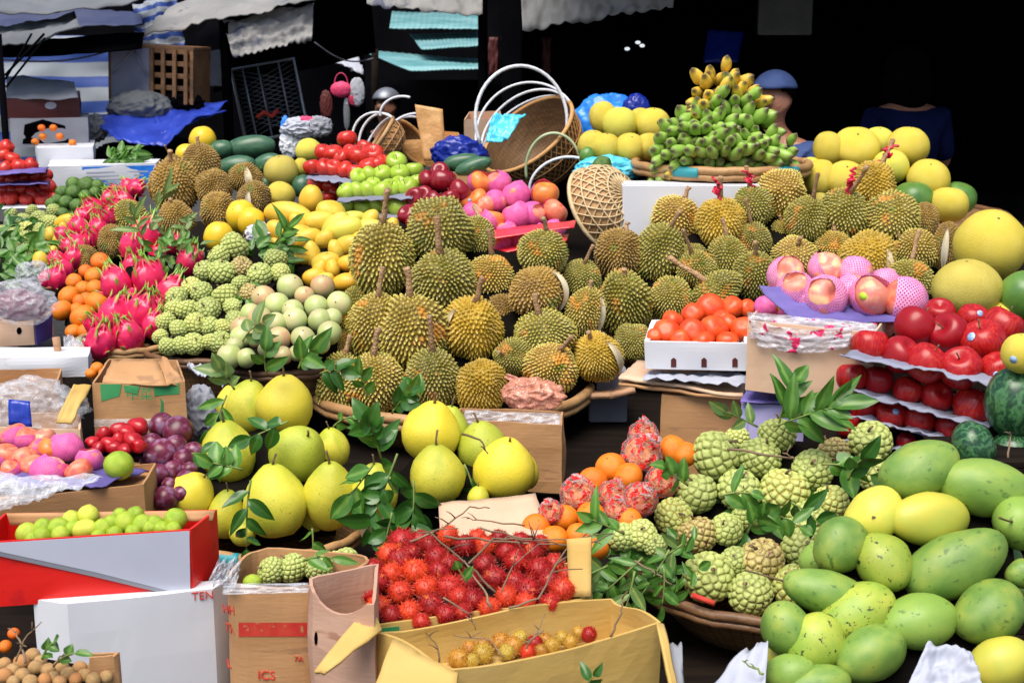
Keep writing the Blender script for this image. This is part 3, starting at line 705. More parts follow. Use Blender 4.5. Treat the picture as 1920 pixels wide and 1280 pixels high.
def twig(pts, r, label, mat='twig', group='bare twigs lying on the fruit', side=2):
    r *= .62; P = [at(*p) for p in pts]
    Q = []
    for i in range(len(P)-1):
        for s in range(4): Q.append(P[i].lerp(P[i+1], s/4)+Vector((rnd.uniform(-1, 1), rnd.uniform(-1, 1), rnd.uniform(-1, 1)))*r*.8)
    Q.append(P[-1]); n = len(Q)
    parts = [tube_data(Q, [r*(1-.6*i/n) for i in range(n)], 5)]
    L = (P[-1]-P[0]).length
    for s in range(side):
        a = rnd.randrange(n//3, n-1); d = Vector((rnd.uniform(-1, 1), rnd.uniform(-.6, .2), rnd.uniform(-.1, 1))).normalized()*L*rnd.uniform(.12, .3)
        parts.append(tube_data([Q[a], Q[a]+d*.5+Vector((0, 0, r)), Q[a]+d], [r*.6, r*.5, r*.35], 5))
    return prop(link('twig', joined('twig', parts, MAT[mat])), label, 'twig', group)
# ------------------------------------------------------------------ the fruit, heap by heap
def fruits():
    H = heap
    # front pile of durians
    H('durian', [(716,487,54,65,{'s':1.0,'a':2,'L':'tall dark green durian at the milk apple end of the upper pile, thick stalk upright'}),
        (825,430,55,53,{'s':0,'t':48,'a':0,'L':'broad durian topping the front pile, its spiny face turned outward'}),
        (893,447,32,37,{'s':1.6,'a':12,'sa':75,'d':.12,'L':'durian tucked behind the broad topmost one, stalk pointing at the pink nets'}),
        (829,528,56,52,{'s':1.0,'a':-3}),(921,521,42,38,{'s':1.0,'a':3,'d':.1}),(704,612,47,58,{'s':.95,'a':8,'sa':14}),(775,624,57,66,{'s':.75,'a':-3,'d':-.04}),
        (887,617,50,57,{'v':'yellow','s':.75,'a':6,'sa':14,'slit':-62,'L':'large yellowish durian split along one side showing a cream slit'}),
        (948,595,34,40,{'v':'brown','s':0,'d':.14}),(1007,548,50,42,{'v':'brown','s':0,'t':0,'slit':64,'L':'brown durian with a narrow split facing the tall durian beside it'}),
        (1020,629,52,41,{'s':.6,'a':-14,'t':15}),(963,669,31,35,{'s':.3,'a':-60,'t':50}),(1033,689,46,40,{'s':.7,'a':22}),(810,712,47,52,{'s':1.2,'a':3,'sa':8}),
        (902,726,43,50,{'v':'yellow','s':0,'t':20,'L':'orange yellow durian low at the rim of the round basket'}),(704,716,52,48,{'s':.8,'a':-4}),(637,719,42,53,{'s':.7,'a':10,'sa':4,'d':.03}),
        (634,652,29,32,{'s':.6,'d':.12}),(664,588,27,46,{'s':0,'d':.15}),
        (1018,472,44,37,{'s':.5,'a':12,'sa':30,'L':'bright green durian perched beside the pink netted apples'}),
        (1121,669,39,42,{'s':.3,'a':-20,'slit':50,'sw':1.04,'d':.05,'v':'yellow','L':'small durian cut open beyond the basket rim, its husk edge pale'}),
        (1097,585,35,43,{'s':.3,'a':12,'slit':48,'d':.05,'v':'green','L':'durian with a long crescent split between the pile and the tall durian'}),
        (1091,521,34,30,{'s':.9,'a':8,'sa':10,'d':.12})],
        745, 4.05, 430, 4.65, {'green':'green durian','yellow':'yellow durian','brown':'brown durian'}, 'milk apples', 'the front durians', 'durians in the front pile', tilt=(-5, 22))
    # durians further back, under the bananas
    H('durian', [(1161,474,42,41,{'v':'brown','s':.25,'a':14,'L':'brown durian standing against the open cane basket'}),(1168,570,47,58,{'s':.15,'a':0,'sa':0,'L':'tall oval durian ridged like a cask above the low dark one'}),
        (1188,640,32,22,{'s':0,'t':70,'d':.1}),(1235,476,41,53,{'s':.7,'a':20,'v':'green','L':'bright green durian leaning before the white board'}),(1267,412,42,40,{'s':.4,'a':20,'d':.1}),
        (1351,417,42,42,{'s':.8,'a':-4,'v':'yellow','rib':1,'L':'yellow green durian with a red ribbon before the white board'}),(1410,388,36,34,{'s':.9,'a':-8,'rib':1}),
        (1466,362,42,41,{'s':0,'t':60,'a':0,'L':'pale durian under the banana tray, spines facing out'}),(1511,412,35,40,{'s':1.2,'a':14}),(1582,400,42,41,{'s':1.3,'a':8,'rib':1}),
        (1635,350,40,42,{'v':'yellow','s':1.0,'a':22,'rib':1,'d':.1,'L':'orange durian highest in the back pile, red ribbon on its stalk'}),(1674,408,46,41,{'s':0,'t':30}),
        (1732,418,24,34,{'v':'brown','s':0,'d':.1}),(1307,505,34,32,{'s':1.3,'a':-20}),(1257,560,37,37,{'s':0}),(1341,549,48,30,{'s':1.3,'a':-40,'t':5,'sa':-10}),
        (1366,484,34,38,{'s':.8,'a':-5}),(1414,453,31,32,{'s':1.3,'d':.08}),(1416,517,38,43,{'s':.6}),(1466,440,25,25,{'s':.3,'d':.15}),(1491,480,38,30,{'s':.3,'t':40}),(1562,463,31,27,{'s':1.0,'a':5,'sa':-15,'d':.1}),
        (1630,482,46,43,{'s':0,'slit':30,'v':'yellow','L':'yellow durian with a cream slit behind the pink netted fruit'}),(1720,470,36,37,{'s':0,'d':.05}),(1703,528,40,37,{'s':1.2,'a':6,'sa':12}),
        (1774,461,24,40,{'v':'brown','s':0,'slit':-20,'sw':1.08,'L':'narrow durian split wide open beside the big yellow pomelo'}),(1299,486,27,26,{'s':0,'d':.15}),(1690,476,24,24,{'s':1.2,'d':.1}),(1210,528,22,30,{'s':0,'d':.2}),(1225,600,24,26,{'s':0,'d':.15}),(1470,545,34,34,{'s':0,'d':.05}),(1560,520,36,34,{'s':0,'d':.1}),(1640,548,34,30,{'s':0,'d':.05})],
        620, 4.6, 360, 5.35, {'green':'green durian','yellow':'yellow durian','brown':'brown durian'}, 'cane basket', 'the back durians', 'durians in the back pile', tilt=(-5, 25))
    # dark durians at the far end
    H('durian', [(326,349,41,46,{'s':.4}),(376,306,33,33,{'s':.3}),(401,351,31,30,{'s':0}),(326,308,15,18,{'s':1.4,'a':-14}),(460,333,28,25,{'s':0,'slit':20,'sw':1.05,'L':'split durian lying beside the watermelons, rind peeled back'}),
        (477,372,28,29,{'s':0,'slit':-10,'sw':1.06,'L':'durian with a white open seam above the yellow mangoes'}),(410,395,31,32,{'s':0,'d':.1}),(242,408,30,30,{'s':0,'v':'green'}),(330,411,30,32,{'s':.2}),(208,452,23,28,{'s':0}),(161,489,21,27,{'s':0})],
        450, 5.45, 300, 6.1, {'brown':'brown durian','green':'dull green durian'}, 'dragon fruit', 'the far durians', 'durians at the far end', var='brown', lining=False)
    # custard apples in front, in the round basket
    H('sugar', [(1343,854,44,{'t':20}),(1424,858,38),(1457,814,33),(1632,829,38),(1524,881,36),(1305,925,37),(1387,920,39),(1470,922,44),(1562,847,29,{'v':'brown'}),(1641,889,31),(1557,941,31),(1262,968,33),
        (1307,1002,35,{'v':'brown','L':'brown overripe custard apple among the leaves near the oranges'}),(1362,993,29),(1399,968,26),(1512,979,37),(1505,1027,37),(1428,1052,41,{'v':'brown','L':'browning custard apple with a leaf across it in the front basket'}),
        (1328,1081,45,{'L':'large yellow green custard apple at the basket rim beside the red stick'}),(1407,1112,39),(1487,1097,37),(1378,1052,26),(1382,822,23,{'d':.1}),(1590,880,26,{'d':.1}),(1440,985,26,{'d':.1}),(1340,960,24,{'d':.12})],
        1112, 2.74, 810, 3.1, {'green':'green custard apple','brown':'brown custard apple'}, 'oranges', 'the front basket', 'custard apples in the front basket', asp=.97, ang=(-40, 40), tilt=(-20, 60))
    H('sugar', [(1166,1006,25),(1203,1002,28),(1228,1022,21)], 1020, 2.72, 1000, 2.74, 'pale custard apple', 'oranges', 'the leafy edge of the basket', 'custard apples on the leafy edge', asp=.95, tilt=(10, 60), lining=False)
    # green mangoes
    H('mango', [(1724,880,50,72,{'a':66,'t':-8}),(1848,914,50,84,{'a':98,'t':5,'v':'green'}),(1637,964,45,54,{'a':-125,'v':'pale'}),(1741,972,47,76,{'a':-84,'v':'pale','s':.8,'L':'yellow mango with a short stalk high in the mango pile'}),
        (1576,1022,47,53,{'a':-120,'t':35}),(1657,1054,49,54,{'a':140,'t':45,'v':'spotted','L':'green mango badly blotched with black near the pile middle'}),(1791,1058,58,94,{'a':64,'t':-5,'L':'largest smooth green mango, its beak pointing up toward the watermelon'}),
        (1912,980,48,50,{'a':-60,'t':50,'s':1.2}),(1917,1075,30,34),(1549,1110,42,76,{'a':-75,'s':1.6}),(1607,1147,49,70,{'a':-112,'v':'spotted','s':.7}),(1722,1164,49,69,{'a':-95,'t':15}),(1853,1147,56,68,{'a':-110,'t':30}),
        (1474,1177,46,49,{'a':-20,'t':10}),(1528,1204,50,53,{'a':-130,'v':'spotted','t':20,'L':'mango with a dark scar on its shoulder low in the pile'}),(1632,1226,49,66,{'a':-110}),(1480,1260,34,44,{'a':70}),(1530,1284,34,60,{'a':-100}),
        (1876,1243,46,56,{'v':'pale','a':60,'L':'ripe yellow mango at the foot of the green mango pile'}),(1816,1260,30,34,{'d':.08}),(1882,1052,30,36,{'d':.12,'v':'green'}),(1899,1105,30,36,{'d':.1}),(1540,1045,32,40,{'d':.1}),(1828,975,34,40,{'d':.12}),(1464,1226,26,30,{'d':.08,'v':'pale'}),
        (1700,1100,34,40,{'d':.12}),(1590,1090,30,36,{'d':.12}),(1740,1250,36,44,{'d':.08}),(1690,1010,30,34,{'d':.12})],
        1260, 2.24, 870, 2.56, {'green':'green mango','pale':'yellow green mango','spotted':'speckled green mango','yellow':'yellow mango'}, 'front basket', 'the mango pile', 'mangoes in the front pile', ang=(-120, -60), tilt=(-5, 25))
    # pear shaped pomelos, two clusters
    H('pear', [(534,756,52,53,{'v':'yellow','a':0,'t':0,'s':.6,'L':'yellow pear shaped pomelo highest of its cluster, long stalk upright'}),(466,762,42,50,{'a':8,'d':.05}),(434,755,28,34,{'v':'yellow','d':.1}),(427,846,50,57,{'a':-6}),(559,848,52,54,{'v':'green','a':30,'t':30,'s':.3}),
        (622,838,32,38,{'d':.12}),(516,938,57,68,{'a':-3,'v':'mid','s':.3,'L':'biggest pomelo at the basket front, speckled with a flat neck'}),(619,926,48,66,{'a':2,'s':.4}),(362,924,42,40,{'v':'yellow','a':35,'L':'bright yellow pomelo at the plum side of its cluster'}),(423,962,34,46,{'d':.06}),(455,996,24,26,{'d':.08}),(584,965,30,40,{'d':.12,'v':'green'})],
        960, 3.0, 755, 3.38, {'mid':'yellow green pomelo','green':'green pomelo','yellow':'yellow pomelo'}, 'plums', 'the first pomelo cluster', 'pear shaped pomelos in the basket', var='mid', ang=(-8, 10), tilt=(-10, 15))
    H('pear', [(702,920,43,52,{'a':0}),(808,808,54,56,{'a':8,'v':'yellow','L':'yellow pomelo flushed green on one side, topmost beside the leafy branch'}),(845,808,34,48,{'v':'green','d':.06}),(820,888,51,55,{'s':.5,'a':-2}),(905,838,46,50,{'a':-10,'v':'green','d':.06,'L':'dull olive pomelo with a bent stalk against the carton'}),
        (946,876,56,55,{'v':'yellow','a':10,'t':10,'s':0.2,'L':'plump yellow pomelo before the brown carton'}),(990,884,20,32,{'v':'yellow','d':.08}),(897,930,20,20,{'d':.05})],
        920, 3.06, 805, 3.3, {'mid':'yellow green pomelo','green':'green pomelo','yellow':'yellow pomelo'}, 'first cluster', 'the second pomelo cluster', 'pear shaped pomelos before the carton', var='mid', ang=(-6, 6), tilt=(-10, 12))
    # rambutans
    H('rambutan', [(755,1016,27),(731,1040,23),(751,1050,26),(779,1073,27),(820,1046,24),(706,1093,25),(735,1077,23),(751,1113,26),(800,1103,25),(824,1073,23),(844,1103,27),(710,1138,23),(733,1154,21),(767,1148,23),(808,1136,25),(836,1152,21),(790,1166,18),
        (889,1126,25),(918,1140,22),(928,1085,25),(909,1059,22),(950,1120,23),(966,1093,22),(989,1109,27),(1011,1069,26),(970,1052,26),(999,1036,22),(1056,1105,25),(1066,1081,22),(1031,1130,20),(844,1060,22),(873,1024,22),(840,1004,20),(788,1012,19),(909,1024,20),(950,1036,20),(868,1148,18),(1039,1057,20),(878,1092,24),(1030,1090,22),
        (862,1120,22),(895,1008,18),(936,1010,18),(975,1016,19),(1012,1020,19),(770,1040,22),(690,1112,20),(700,1065,19),(805,1022,19),(985,1130,20)],
        1165, 2.36, 1005, 2.66, 'red hairy rambutan', 'custard apple carton', 'the rambutan heap', 'red rambutans in the front heap', var='red', ang=(-90, 90), tilt=(-40, 80), asp=1.06)
    H('rambutan', [(920,1183,20),(899,1199,21),(905,1225,21),(938,1203,19),(962,1211,20),(861,1235,21),(1003,1205,16,{'v':'red'}),(1054,1195,14),(1035,1211,16),(1104,1189,16,{'v':'red','L':'lone red rambutan at the far corner of the tan box'}),(1023,1199,14),(885,1238,15),(975,1196,16),(950,1222,16),(880,1216,17),(1070,1204,14),(990,1222,15,{'v':'red'}),(905,1206,16),(1085,1185,13),(1015,1220,14)],
        1235, 2.33, 1185, 2.40, {'yellow':'yellow unripe rambutan','red':'small red rambutan'}, 'torn flap', 'the tan box', 'yellow rambutans in the tan box', var='yellow', ang=(-90, 90), tilt=(-40, 80), lining=False)
    # oranges, some wrapped
    H('orange', [(1145,876,28),(1178,894,27),(1111,904,27),(1005,988,26),(1058,971,25),(1107,967,27),(1040,1010,26),(1084,1004,23),(1262,843,27),(1284,852,24),(1128,968,20,{'d':.06}),(1121,1028,20),(1180,975,23),(1075,950,22,{'d':.08})],
        1010, 2.76, 830, 3.1, 'unwrapped orange', 'rambutans', 'the orange heap', 'oranges beside the custard apples', var='orange', ang=(-50, 50), tilt=(0, 80))
    for i, (x, y, r, Y, lb) in enumerate([(1084,927,32,2.9,'orange wrapped in red printed film above the lowest bare oranges'),(1149,927,26,2.88,'wrapped orange in the middle of the orange heap'),(1033,959,22,2.82,'wrapped orange at the cardboard sheet end of the heap'),(1157,957,23,2.84,'wrapped orange low in the heap under another wrapped one'),
            (1207,816,27,3.12,'wrapped orange topping the orange heap, its film twisted up'),(1203,852,37,3.05,'largest wrapped orange, second from the heap top'),(1200,936,31,2.87,'wrapped orange leaning on the custard apple leaves'),(1241,902,29,2.95,'wrapped orange beside the upright carton, red print showing')]):
        o = fruit('orange', 'orange', x, y, r*.86, r*.84, Y, rnd.uniform(-30, 30), rnd.uniform(0, 50), 0, {})
        child(o, ('wrap', 'red', i % 3), 'plastic_wrap', (0, 0, 0), 1.12)
        prop(o, lb, 'orange', 'oranges wrapped in printed film')
    # red apples on pulp trays
    AR = dict(ang=(-35, 35), tilt=(-15, 32), asp=1.02, lining=False, var='red')
    H('apple', [(1716,613,38,{'a':40}),(1762,588,28),(1780,626,37,{'t':30,'a':-50}),(1824,597,28,{'st':(10,30)}),(1843,640,41,{'a':-20,'st':(-50,20)}),(1878,613,38)], 640, 3.22, 590, 3.34, 'glossy red apple', 'pink netted fruit', 'the top apple heap', 'red apples heaped on the topmost tray', **AR)
    H('apple', [(1632,649,34),(1689,665,34,{'t':30}),(1737,680,37,{'t':10}),(1801,690,38,{'t':28,'a':-20}),(1870,692,32,{'st':(-20,-5)}),(1795,660,22,{'d':.1})], 690, 3.14, 650, 3.24, 'red apple', 'pink netted fruit', 'the topmost tray', 'red apples on the topmost tray', **AR)
    H('apple', [(1597,707,28),(1647,713,27),(1703,732,27),(1755,742,29,{'t':55}),(1824,763,37,{'a':30})], 760, 3.14, 700, 3.24, 'red apple', 'pink netted fruit', 'the second tray down', 'red apples on the second tray', **AR)
    H('apple', [(1622,759,27),(1672,776,28,{'st':(0,25)}),(1724,786,28),(1782,801,26)], 800, 3.12, 755, 3.22, 'red apple', 'pink netted fruit', 'the third tray down', 'red apples on the third tray', **AR)
    H('apple', [(1593,799,23),(1699,828,18)], 830, 3.12, 795, 3.2, 'small red apple', 'pink netted fruit', 'the lowest tray', 'red apples on the lowest tray', **AR)
    # pink netted fruit on the carton
    pk = lambda i, c='net_pale', **k: dict({'net': (c, i)}, **k)
    H('apple', [(1474,517,33,pk(1,st=(-60,-10),yel=1)),(1491,542,32,pk(2)),(1549,505,32,pk(0,nr=(20,70),L='bare topped pink apple highest on the purple tray')),(1603,512,31,pk(2,nr=(-20,60))),(1547,557,38,pk(2)),(1505,556,30,pk(1,d=.03)),(1599,547,31,pk(2,d=.03)),(1632,556,37,pk(1,nr=(40,-70),st=(-35,10),yel=1)),
        (1697,563,40,pk(1,v='nect',nr=(-120,20),L='red ended apple in a pink net at the tray corner')),(1660,530,26,pk(2,d=.05))], 565, 3.44, 505, 3.58, {'peach':'pink netted apple','nect':'red netted apple'}, 'persimmons', 'the purple tray', 'pink netted apples on the purple tray', var='peach', ang=(-60, 60), tilt=(-10, 60), asp=.93, lining=False)
    H('apple', [(1436,578,22,pk(1,'net',v='orange')),(1480,592,19,pk(1,'net',v='nect')),(1562,602,22,pk(2,'net',v='orange')),(1650,612,26,{'v':'nect','L':'bare red orange nectarine under the purple tray edge'}),(1515,600,20,pk(2,'net',v='orange')),(1605,606,22,pk(2,'net',v='nect'))], 612, 3.46, 575, 3.54, {'orange':'orange netted nectarine','nect':'red netted nectarine'}, 'persimmons', 'the carton under the purple tray', 'netted nectarines in the carton', var='peach', asp=.93, lining=False, ang=(-60, 60))
    # persimmons
    H('persimmon', [(1249,624,24),(1262,601,19),(1297,624,25),(1299,590,20),(1332,577,25),(1339,617,25),(1368,607,18),(1372,577,21),(1401,578,16),(1393,617,22),(1364,640,20),(1353,597,16),(1318,640,20),(1228,630,14),(1275,637,18)], 640, 3.68, 575, 3.9, 'shiny orange red persimmon', 'back durians', 'the foam tray', 'persimmons in the foam tray', var='red', ang=(-40, 40), tilt=(0, 70), asp=1.0)
    # big round pomelos beside the apples
    H('round', [(1857,459,64,60,{'L':'largest yellow pomelo, highest beside the back durians'}),(1813,541,62,51,{'v':'dull','L':'dull mustard round pomelo under the largest yellow one'}),(1918,556,43,46,{'v':'green','L':'dark green round fruit at the picture edge by the pomelos'}),(1874,592,27,25,{'d':.1,'L':'yellow pomelo peeping between the red apples and the green fruit'})], 560, 4.0, 459, 4.3, 'yellow pomelo', 'back durians', 'the side stack', 'round pomelos beside the red apples', var='yellow', tilt=(0, 40))
    H('round', [(1914,662,34,36,{'L':'yellow pomelo with a printed sticker beside the red apples','st':(-40,-10)})], 662, 2.95, 660, 2.95, 'yellow pomelo', 'x', 'y', 'round pomelos beside the red apples', var='yellow', lining=False)
    H('round', [(1905,752,54,64,{'v':'stripe','a':8,'t':-10,'L':'upright dark watermelon at the end of the apple trays'}),(1826,836,46,36,{'v':'stripe','a':60,'L':'watermelon lying on its side behind the green mangoes'}),(1900,845,40,34,{'v':'stripe','d':.1,'L':'shaded watermelon under the upright one'})], 840, 2.86, 750, 2.98, 'watermelon', 'x', 'y', 'watermelons by the mangoes', var='stripe', names={'stripe':'watermelon'})
    # milk apples
    S = lambda: {'v': 'pink'}
    H('star', [(544,538,24),(494,558,22,S()),(605,537,22,S()),(571,555,18,S()),(519,572,23),(593,575,22),(635,570,23),(549,582,20),(487,597,22,S()),(470,588,19),(517,606,20),(553,600,23),(600,601,22),(453,615,21,S()),(453,632,21),(484,632,22,S()),(522,636,23,S()),(568,634,22),(618,624,22),(430,669,23),(462,671,18),(531,666,17,S()),(578,662,18),(601,645,18),(623,596,18),(500,655,16),(440,648,16),(556,662,15)],
        670, 4.0, 535, 4.45, {'green':'green milk apple','pink':'pinkish milk apple'}, 'custard apples', 'the milk apple heap', 'milk apples in the heap', tilt=(-20, 70), ang=(-60, 60))
    # custard apples in the middle
    B = lambda: {'v': 'brown'}
    H('sugar', [(440,462,26),(517,486,21),(453,501,20,B()),(487,516,22),(415,511,24),(383,508,19),(410,481,20),(359,538,18),(378,548,20),(422,555,23,{'L':'dark green custard apple in the middle of the mid heap'}),(470,551,19,B()),(331,558,19),(351,581,20),(390,581,23),(327,578,18),(311,602,18),(366,608,21),(336,616,17),(363,645,20),(316,649,18),(339,647,16),(413,642,21),(526,511,17),(450,531,16),(394,612,18),(440,600,17),(436,575,16),(392,640,16),(300,630,14),(420,615,17)],
        650, 4.1, 460, 4.75, {'green':'green custard apple','brown':'brown custard apple'}, 'dragon fruit', 'the mid heap', 'custard apples in the mid heap', ang=(-60, 60), tilt=(-20, 70), asp=.97)
    # dragon fruit
    H('dragon', [(270,445,31),(356,492,25),(280,524,32),(218,534,28),(321,548,27),(265,588,31),(215,588,28),(190,641,29),(240,632,29),(289,610,22),(331,457,18),(245,462,21),(250,500,20,{'d':.1}),(300,480,22,{'d':.1}),(240,560,22,{'d':.1}),(300,575,22,{'d':.08}),(180,610,20,{'d':.05})],
        640, 4.2, 445, 4.95, 'deep pink dragon fruit', 'tangerines', 'the front heap', 'dragon fruit in the front heap', var='pink', asp=1.12, ang=(-35, 35), tilt=(-20, 30))
    H('dragon', [(175,396,23),(198,410,19),(148,427,19),(232,380,19),(255,353,16),(218,390,17),(168,447,19),(148,460,19),(138,484,18),(107,487,16),(107,522,19),(89,522,15),(198,407,18),(118,440,14),(120,505,17),(185,430,18),(155,405,16),(215,362,15),(240,350,14),(205,375,15),(130,462,15)],
        520, 5.1, 350, 5.85, 'pink dragon fruit', 'green custard apples', 'the far heap', 'dragon fruit in the far heap', var='pink', asp=1.1, ang=(-50, 50), tilt=(-30, 50))
    # tangerines
    H('orange', [(188,491,17),(176,518,17),(161,509,13),(139,528,15),(129,556,20),(156,541,14),(178,540,16),(116,582,20),(156,595,24,{'d':-.05}),(185,568,23),(143,580,13),(138,622,15),(161,622,15),(161,562,14),(205,505,13),(150,565,13),(172,600,16)],
        610, 4.55, 491, 5.05, 'tangerine', 'plastic lined carton', 'the tangerine heap', 'tangerines below the dragon fruit', var='orange', names={'orange': 'tangerine'}, ang=(-60, 60), tilt=(-10, 70))
    # far end greens and yellows
    H('sugar', [(44,414,14),(74,410,16),(94,417,15),(50,430,16),(76,433,15),(52,451,19),(39,473,13),(55,478,14),(7,434,12),(20,402,12),(70,450,14),(28,440,13),(20,465,13),(100,395,12),(60,395,11)], 478, 5.4, 400, 5.95, 'green custard apple', 'picture edge', 'the far end heap', 'custard apples at the far end', ang=(-60, 60), tilt=(-20, 70))
    H('mango', [(128,415,14,25,{'a':80}),(96,440,13,14),(81,466,14,21,{'a':75}),(77,490,16,18),(131,440,11,15,{'a':80}),(110,455,12,15),(100,475,11,14),(120,430,10,13)], 490, 5.3, 410, 5.8, 'small yellow mango', 'custard apples', 'the far end mangoes', 'yellow mangoes at the far end', var='yellow', lining=False)
    H('lime', [(138,346,14),(163,348,16),(138,362,14),(124,380,13),(104,394,12),(116,361,12),(144,386,13),(118,401,11),(183,349,12),(107,376,11),(160,368,12),(178,362,11),(150,402,11),(95,382,10)], 400, 6.0, 346, 6.4, 'dark green lime', 'netted red apples', 'the dark limes', 'dark green limes at the far end', var='dark')
    # netted red apples in trays at the far edge
    N = lambda v='nect': {'v': v}
    H('apple', [(13,276,14),(37,312,15),(59,309,13),(10,317,14),(7,292,13),(24,298,13),(67,331,12),(24,339,14),(5,333,13),(87,329,12),(45,333,12),(42,355,14),(7,357,13),(89,351,16),(24,357,12),(64,364,15),(81,374,15),(101,371,13),(50,374,13),(20,372,14),(4,374,12)],
        375, 6.5, 280, 6.8, {'bright':'small red apple'}, 'picture edge', 'the far tray stack', 'red apples in the far tray stack', var='bright', asp=.93, ang=(-60, 60))
    # yellow mangoes
    G = lambda **k: dict({'v': 'pale'}, **k)
    H('mango', [(583,374,24,26,{'a':10}),(541,402,25,45,{'a':95}),(621,400,25,28,{'a':-60}),(596,416,22,30,{'a':80}),(524,435,22,26,{'a':-50}),(564,446,24,30,{'a':-70}),(630,427,24,32,G(a=40)),(643,431,26,36,G(a=70)),(690,428,20,28,G(a=80)),(575,449,22,28),(694,411,17,19),(607,450,18,22),(583,477,20,24),(610,491,20,25,{'a':70}),(649,462,21,29,{'a':60}),(624,505,15,18),(655,494,18,21,{'a':80}),(592,522,20,23),(648,529,18,26,{'a':80}),(735,425,15,17),(567,482,15,18),(551,481,16,26,{'a':95}),(607,527,16,20,{'a':60}),(668,515,15,20),(560,420,18,22),(675,448,16,22,{'a':60}),(630,470,16,20),(600,505,15,18),(660,410,16,24,G(a=80)),(520,465,16,20),(700,445,16,20)],
        525, 4.62, 374, 5.2, {'yellow':'golden mango','pale':'pale green mango'}, 'yellow melons', 'the golden mango heap', 'golden mangoes in the heap', var='yellow', ang=(-80, 80), tilt=(-5, 30))
    H('round', [(452,405,27,29),(472,417,25,27),(410,444,27,28)], 444, 4.95, 405, 5.2, 'bright orange yellow melon', 'dragon fruit', 'the small melon group', 'orange yellow melons by the custard apples', var='orange', lining=False, names={'orange':'yellow_melon'})
    H('round', [(380,262,24,24,{'L':'bright orange melon highest above the far durians'}),(349,290,19,19,{'L':'orange melon half hidden behind the far durians'})], 290, 6.3, 262, 6.5, '', '', '', 'orange yellow melons by the custard apples', var='orange', lining=False, names={'orange':'yellow_melon'})
    H('round', [(470,276,21,45,{'a':85,'L':'long watermelon with a yellow ground spot lying on the others'}),(413,281,17,24,{'a':80,'L':'short watermelon behind the orange melon'}),(444,311,18,35,{'a':82,'L':'dark watermelon beneath the long spotted one'}),(500,307,17,28,{'a':70,'L':'dark watermelon beside the yellow brown melon'}),(568,350,20,21,{'L':'round dark melon under the red apples tray'}),(500,346,12,14,{'L':'small dark melon between the split durian and brown melon'})], 346, 6.1, 276, 6.5, '', '', '', 'dark watermelons at the back', var='waxy', tilt=(0, 10), lining=False, names={'waxy':'watermelon'})
    H('round', [(527,322,31,29,{'v':'dull','L':'yellow brown round melon beside the back watermelons'}),(526,366,26,24,{'L':'yellow green melon above the golden mangoes'}),(578,282,23,21,{'L':'yellow melon just before the back red apples'}),(564,313,14,16,{'L':'small yellow green melon under the back red apples'})], 366, 5.9, 282, 6.3, '', '', '', 'melons by the back red apples', var='yellow', lining=False)
    # apples at the back
    AK = dict(ang=(-40, 40), tilt=(-15, 40), asp=.93, lining=False)
    H('apple', [(651,261,18),(607,286,17),(625,288,18),(661,287,18),(674,293,22),(701,290,19),(684,276,15),(585,313,16),(610,315,18),(625,316,17),(646,318,16),(667,323,17),(691,313,18),(708,310,16),(718,303,13),(640,296,15)], 323, 5.5, 261, 5.75, 'bright red apple', 'yellow melon', 'the back apple heap', 'bright red apples at the back', var='bright', **AK)
    H('apple', [(594,346,17),(620,349,16),(632,362,15),(615,371,13),(650,345,12)], 371, 5.45, 345, 5.55, 'red apple', 'dark round melon', 'the lower back tray', 'red apples on the back tray', var='bright', **AK)
    H('apple', [(743,304,19),(750,326,19),(777,319,17),(716,327,18),(694,328,17),(672,332,16),(649,359,17),(671,357,17),(691,357,18),(718,358,19),(731,353,18),(765,351,19),(782,340,15),(700,345,14),(748,345,15)], 359, 5.3, 304, 5.55, 'green apple', 'golden mangoes', 'the green apple heap', 'green apples on the grey tray', var='green', **AK)
    H('apple', [(651,386,15),(679,388,15),(704,386,16),(746,390,19),(725,388,14)], 390, 5.25, 385, 5.3, 'green apple', 'golden mangoes', 'the tray below the green apples', 'green apples on the lower tray', var='green', **AK)
    H('apple', [(829,339,25),(802,337,18),(825,322,17),(862,358,21),(778,370,18),(795,367,18),(815,374,17),(765,403,19),(782,397,17),(775,418,15),(845,370,17),(800,392,17),(830,378,16)], 418, 5.1, 322, 5.4, 'dark red apple', 'green apples', 'the dark apple heap', 'dark red apples behind the front durians', var='dark', ang=(-50, 50), tilt=(-20, 70), asp=.93)
    pn = lambda i, v='peach', **k: dict({'net': ('net', i), 'v': v}, **k)
    H('apple', [(899,343,21,pn(1,'orange')),(935,343,22,pn(2)),(872,377,18,{'v':'orange','st':(30,10),'L':'bare orange nectarine with a sticker among the pink nets'}),(896,374,19,{'v':'orange','L':'bare orange nectarine beside the one with a sticker'}),(913,384,18,{'v':'peach','L':'bare peach in the middle of the pink nets'}),(929,377,20,pn(2)),(968,367,25,pn(1,'orange')),(1022,364,25,pn(0,'orange',nr=(30,-60))),(970,404,26,pn(2)),(923,414,22,pn(0,'orange')),(886,399,18,pn(1)),(1000,401,22,pn(2)),(1040,397,23,pn(0,'nect',nr=(40,-40))),
        (977,450,24,pn(2)),(940,458,21,pn(0,'orange')),(930,488,18,pn(2)),(960,488,19,pn(2)),(852,381,14,pn(2)),(900,425,18,pn(1)),(1010,440,20,pn(2)),(950,432,18,pn(2)),(1040,430,18,pn(2)),(990,475,17,pn(2)),(905,460,18,pn(1))],
        490, 5.02, 343, 5.38, {'peach':'pink netted peach','orange':'orange netted peach','nect':'red netted peach'}, 'dark red apples', 'the pink nets', 'pink netted peaches behind the front durians', var='peach', ang=(-50, 50), tilt=(-25, 25), asp=.94)
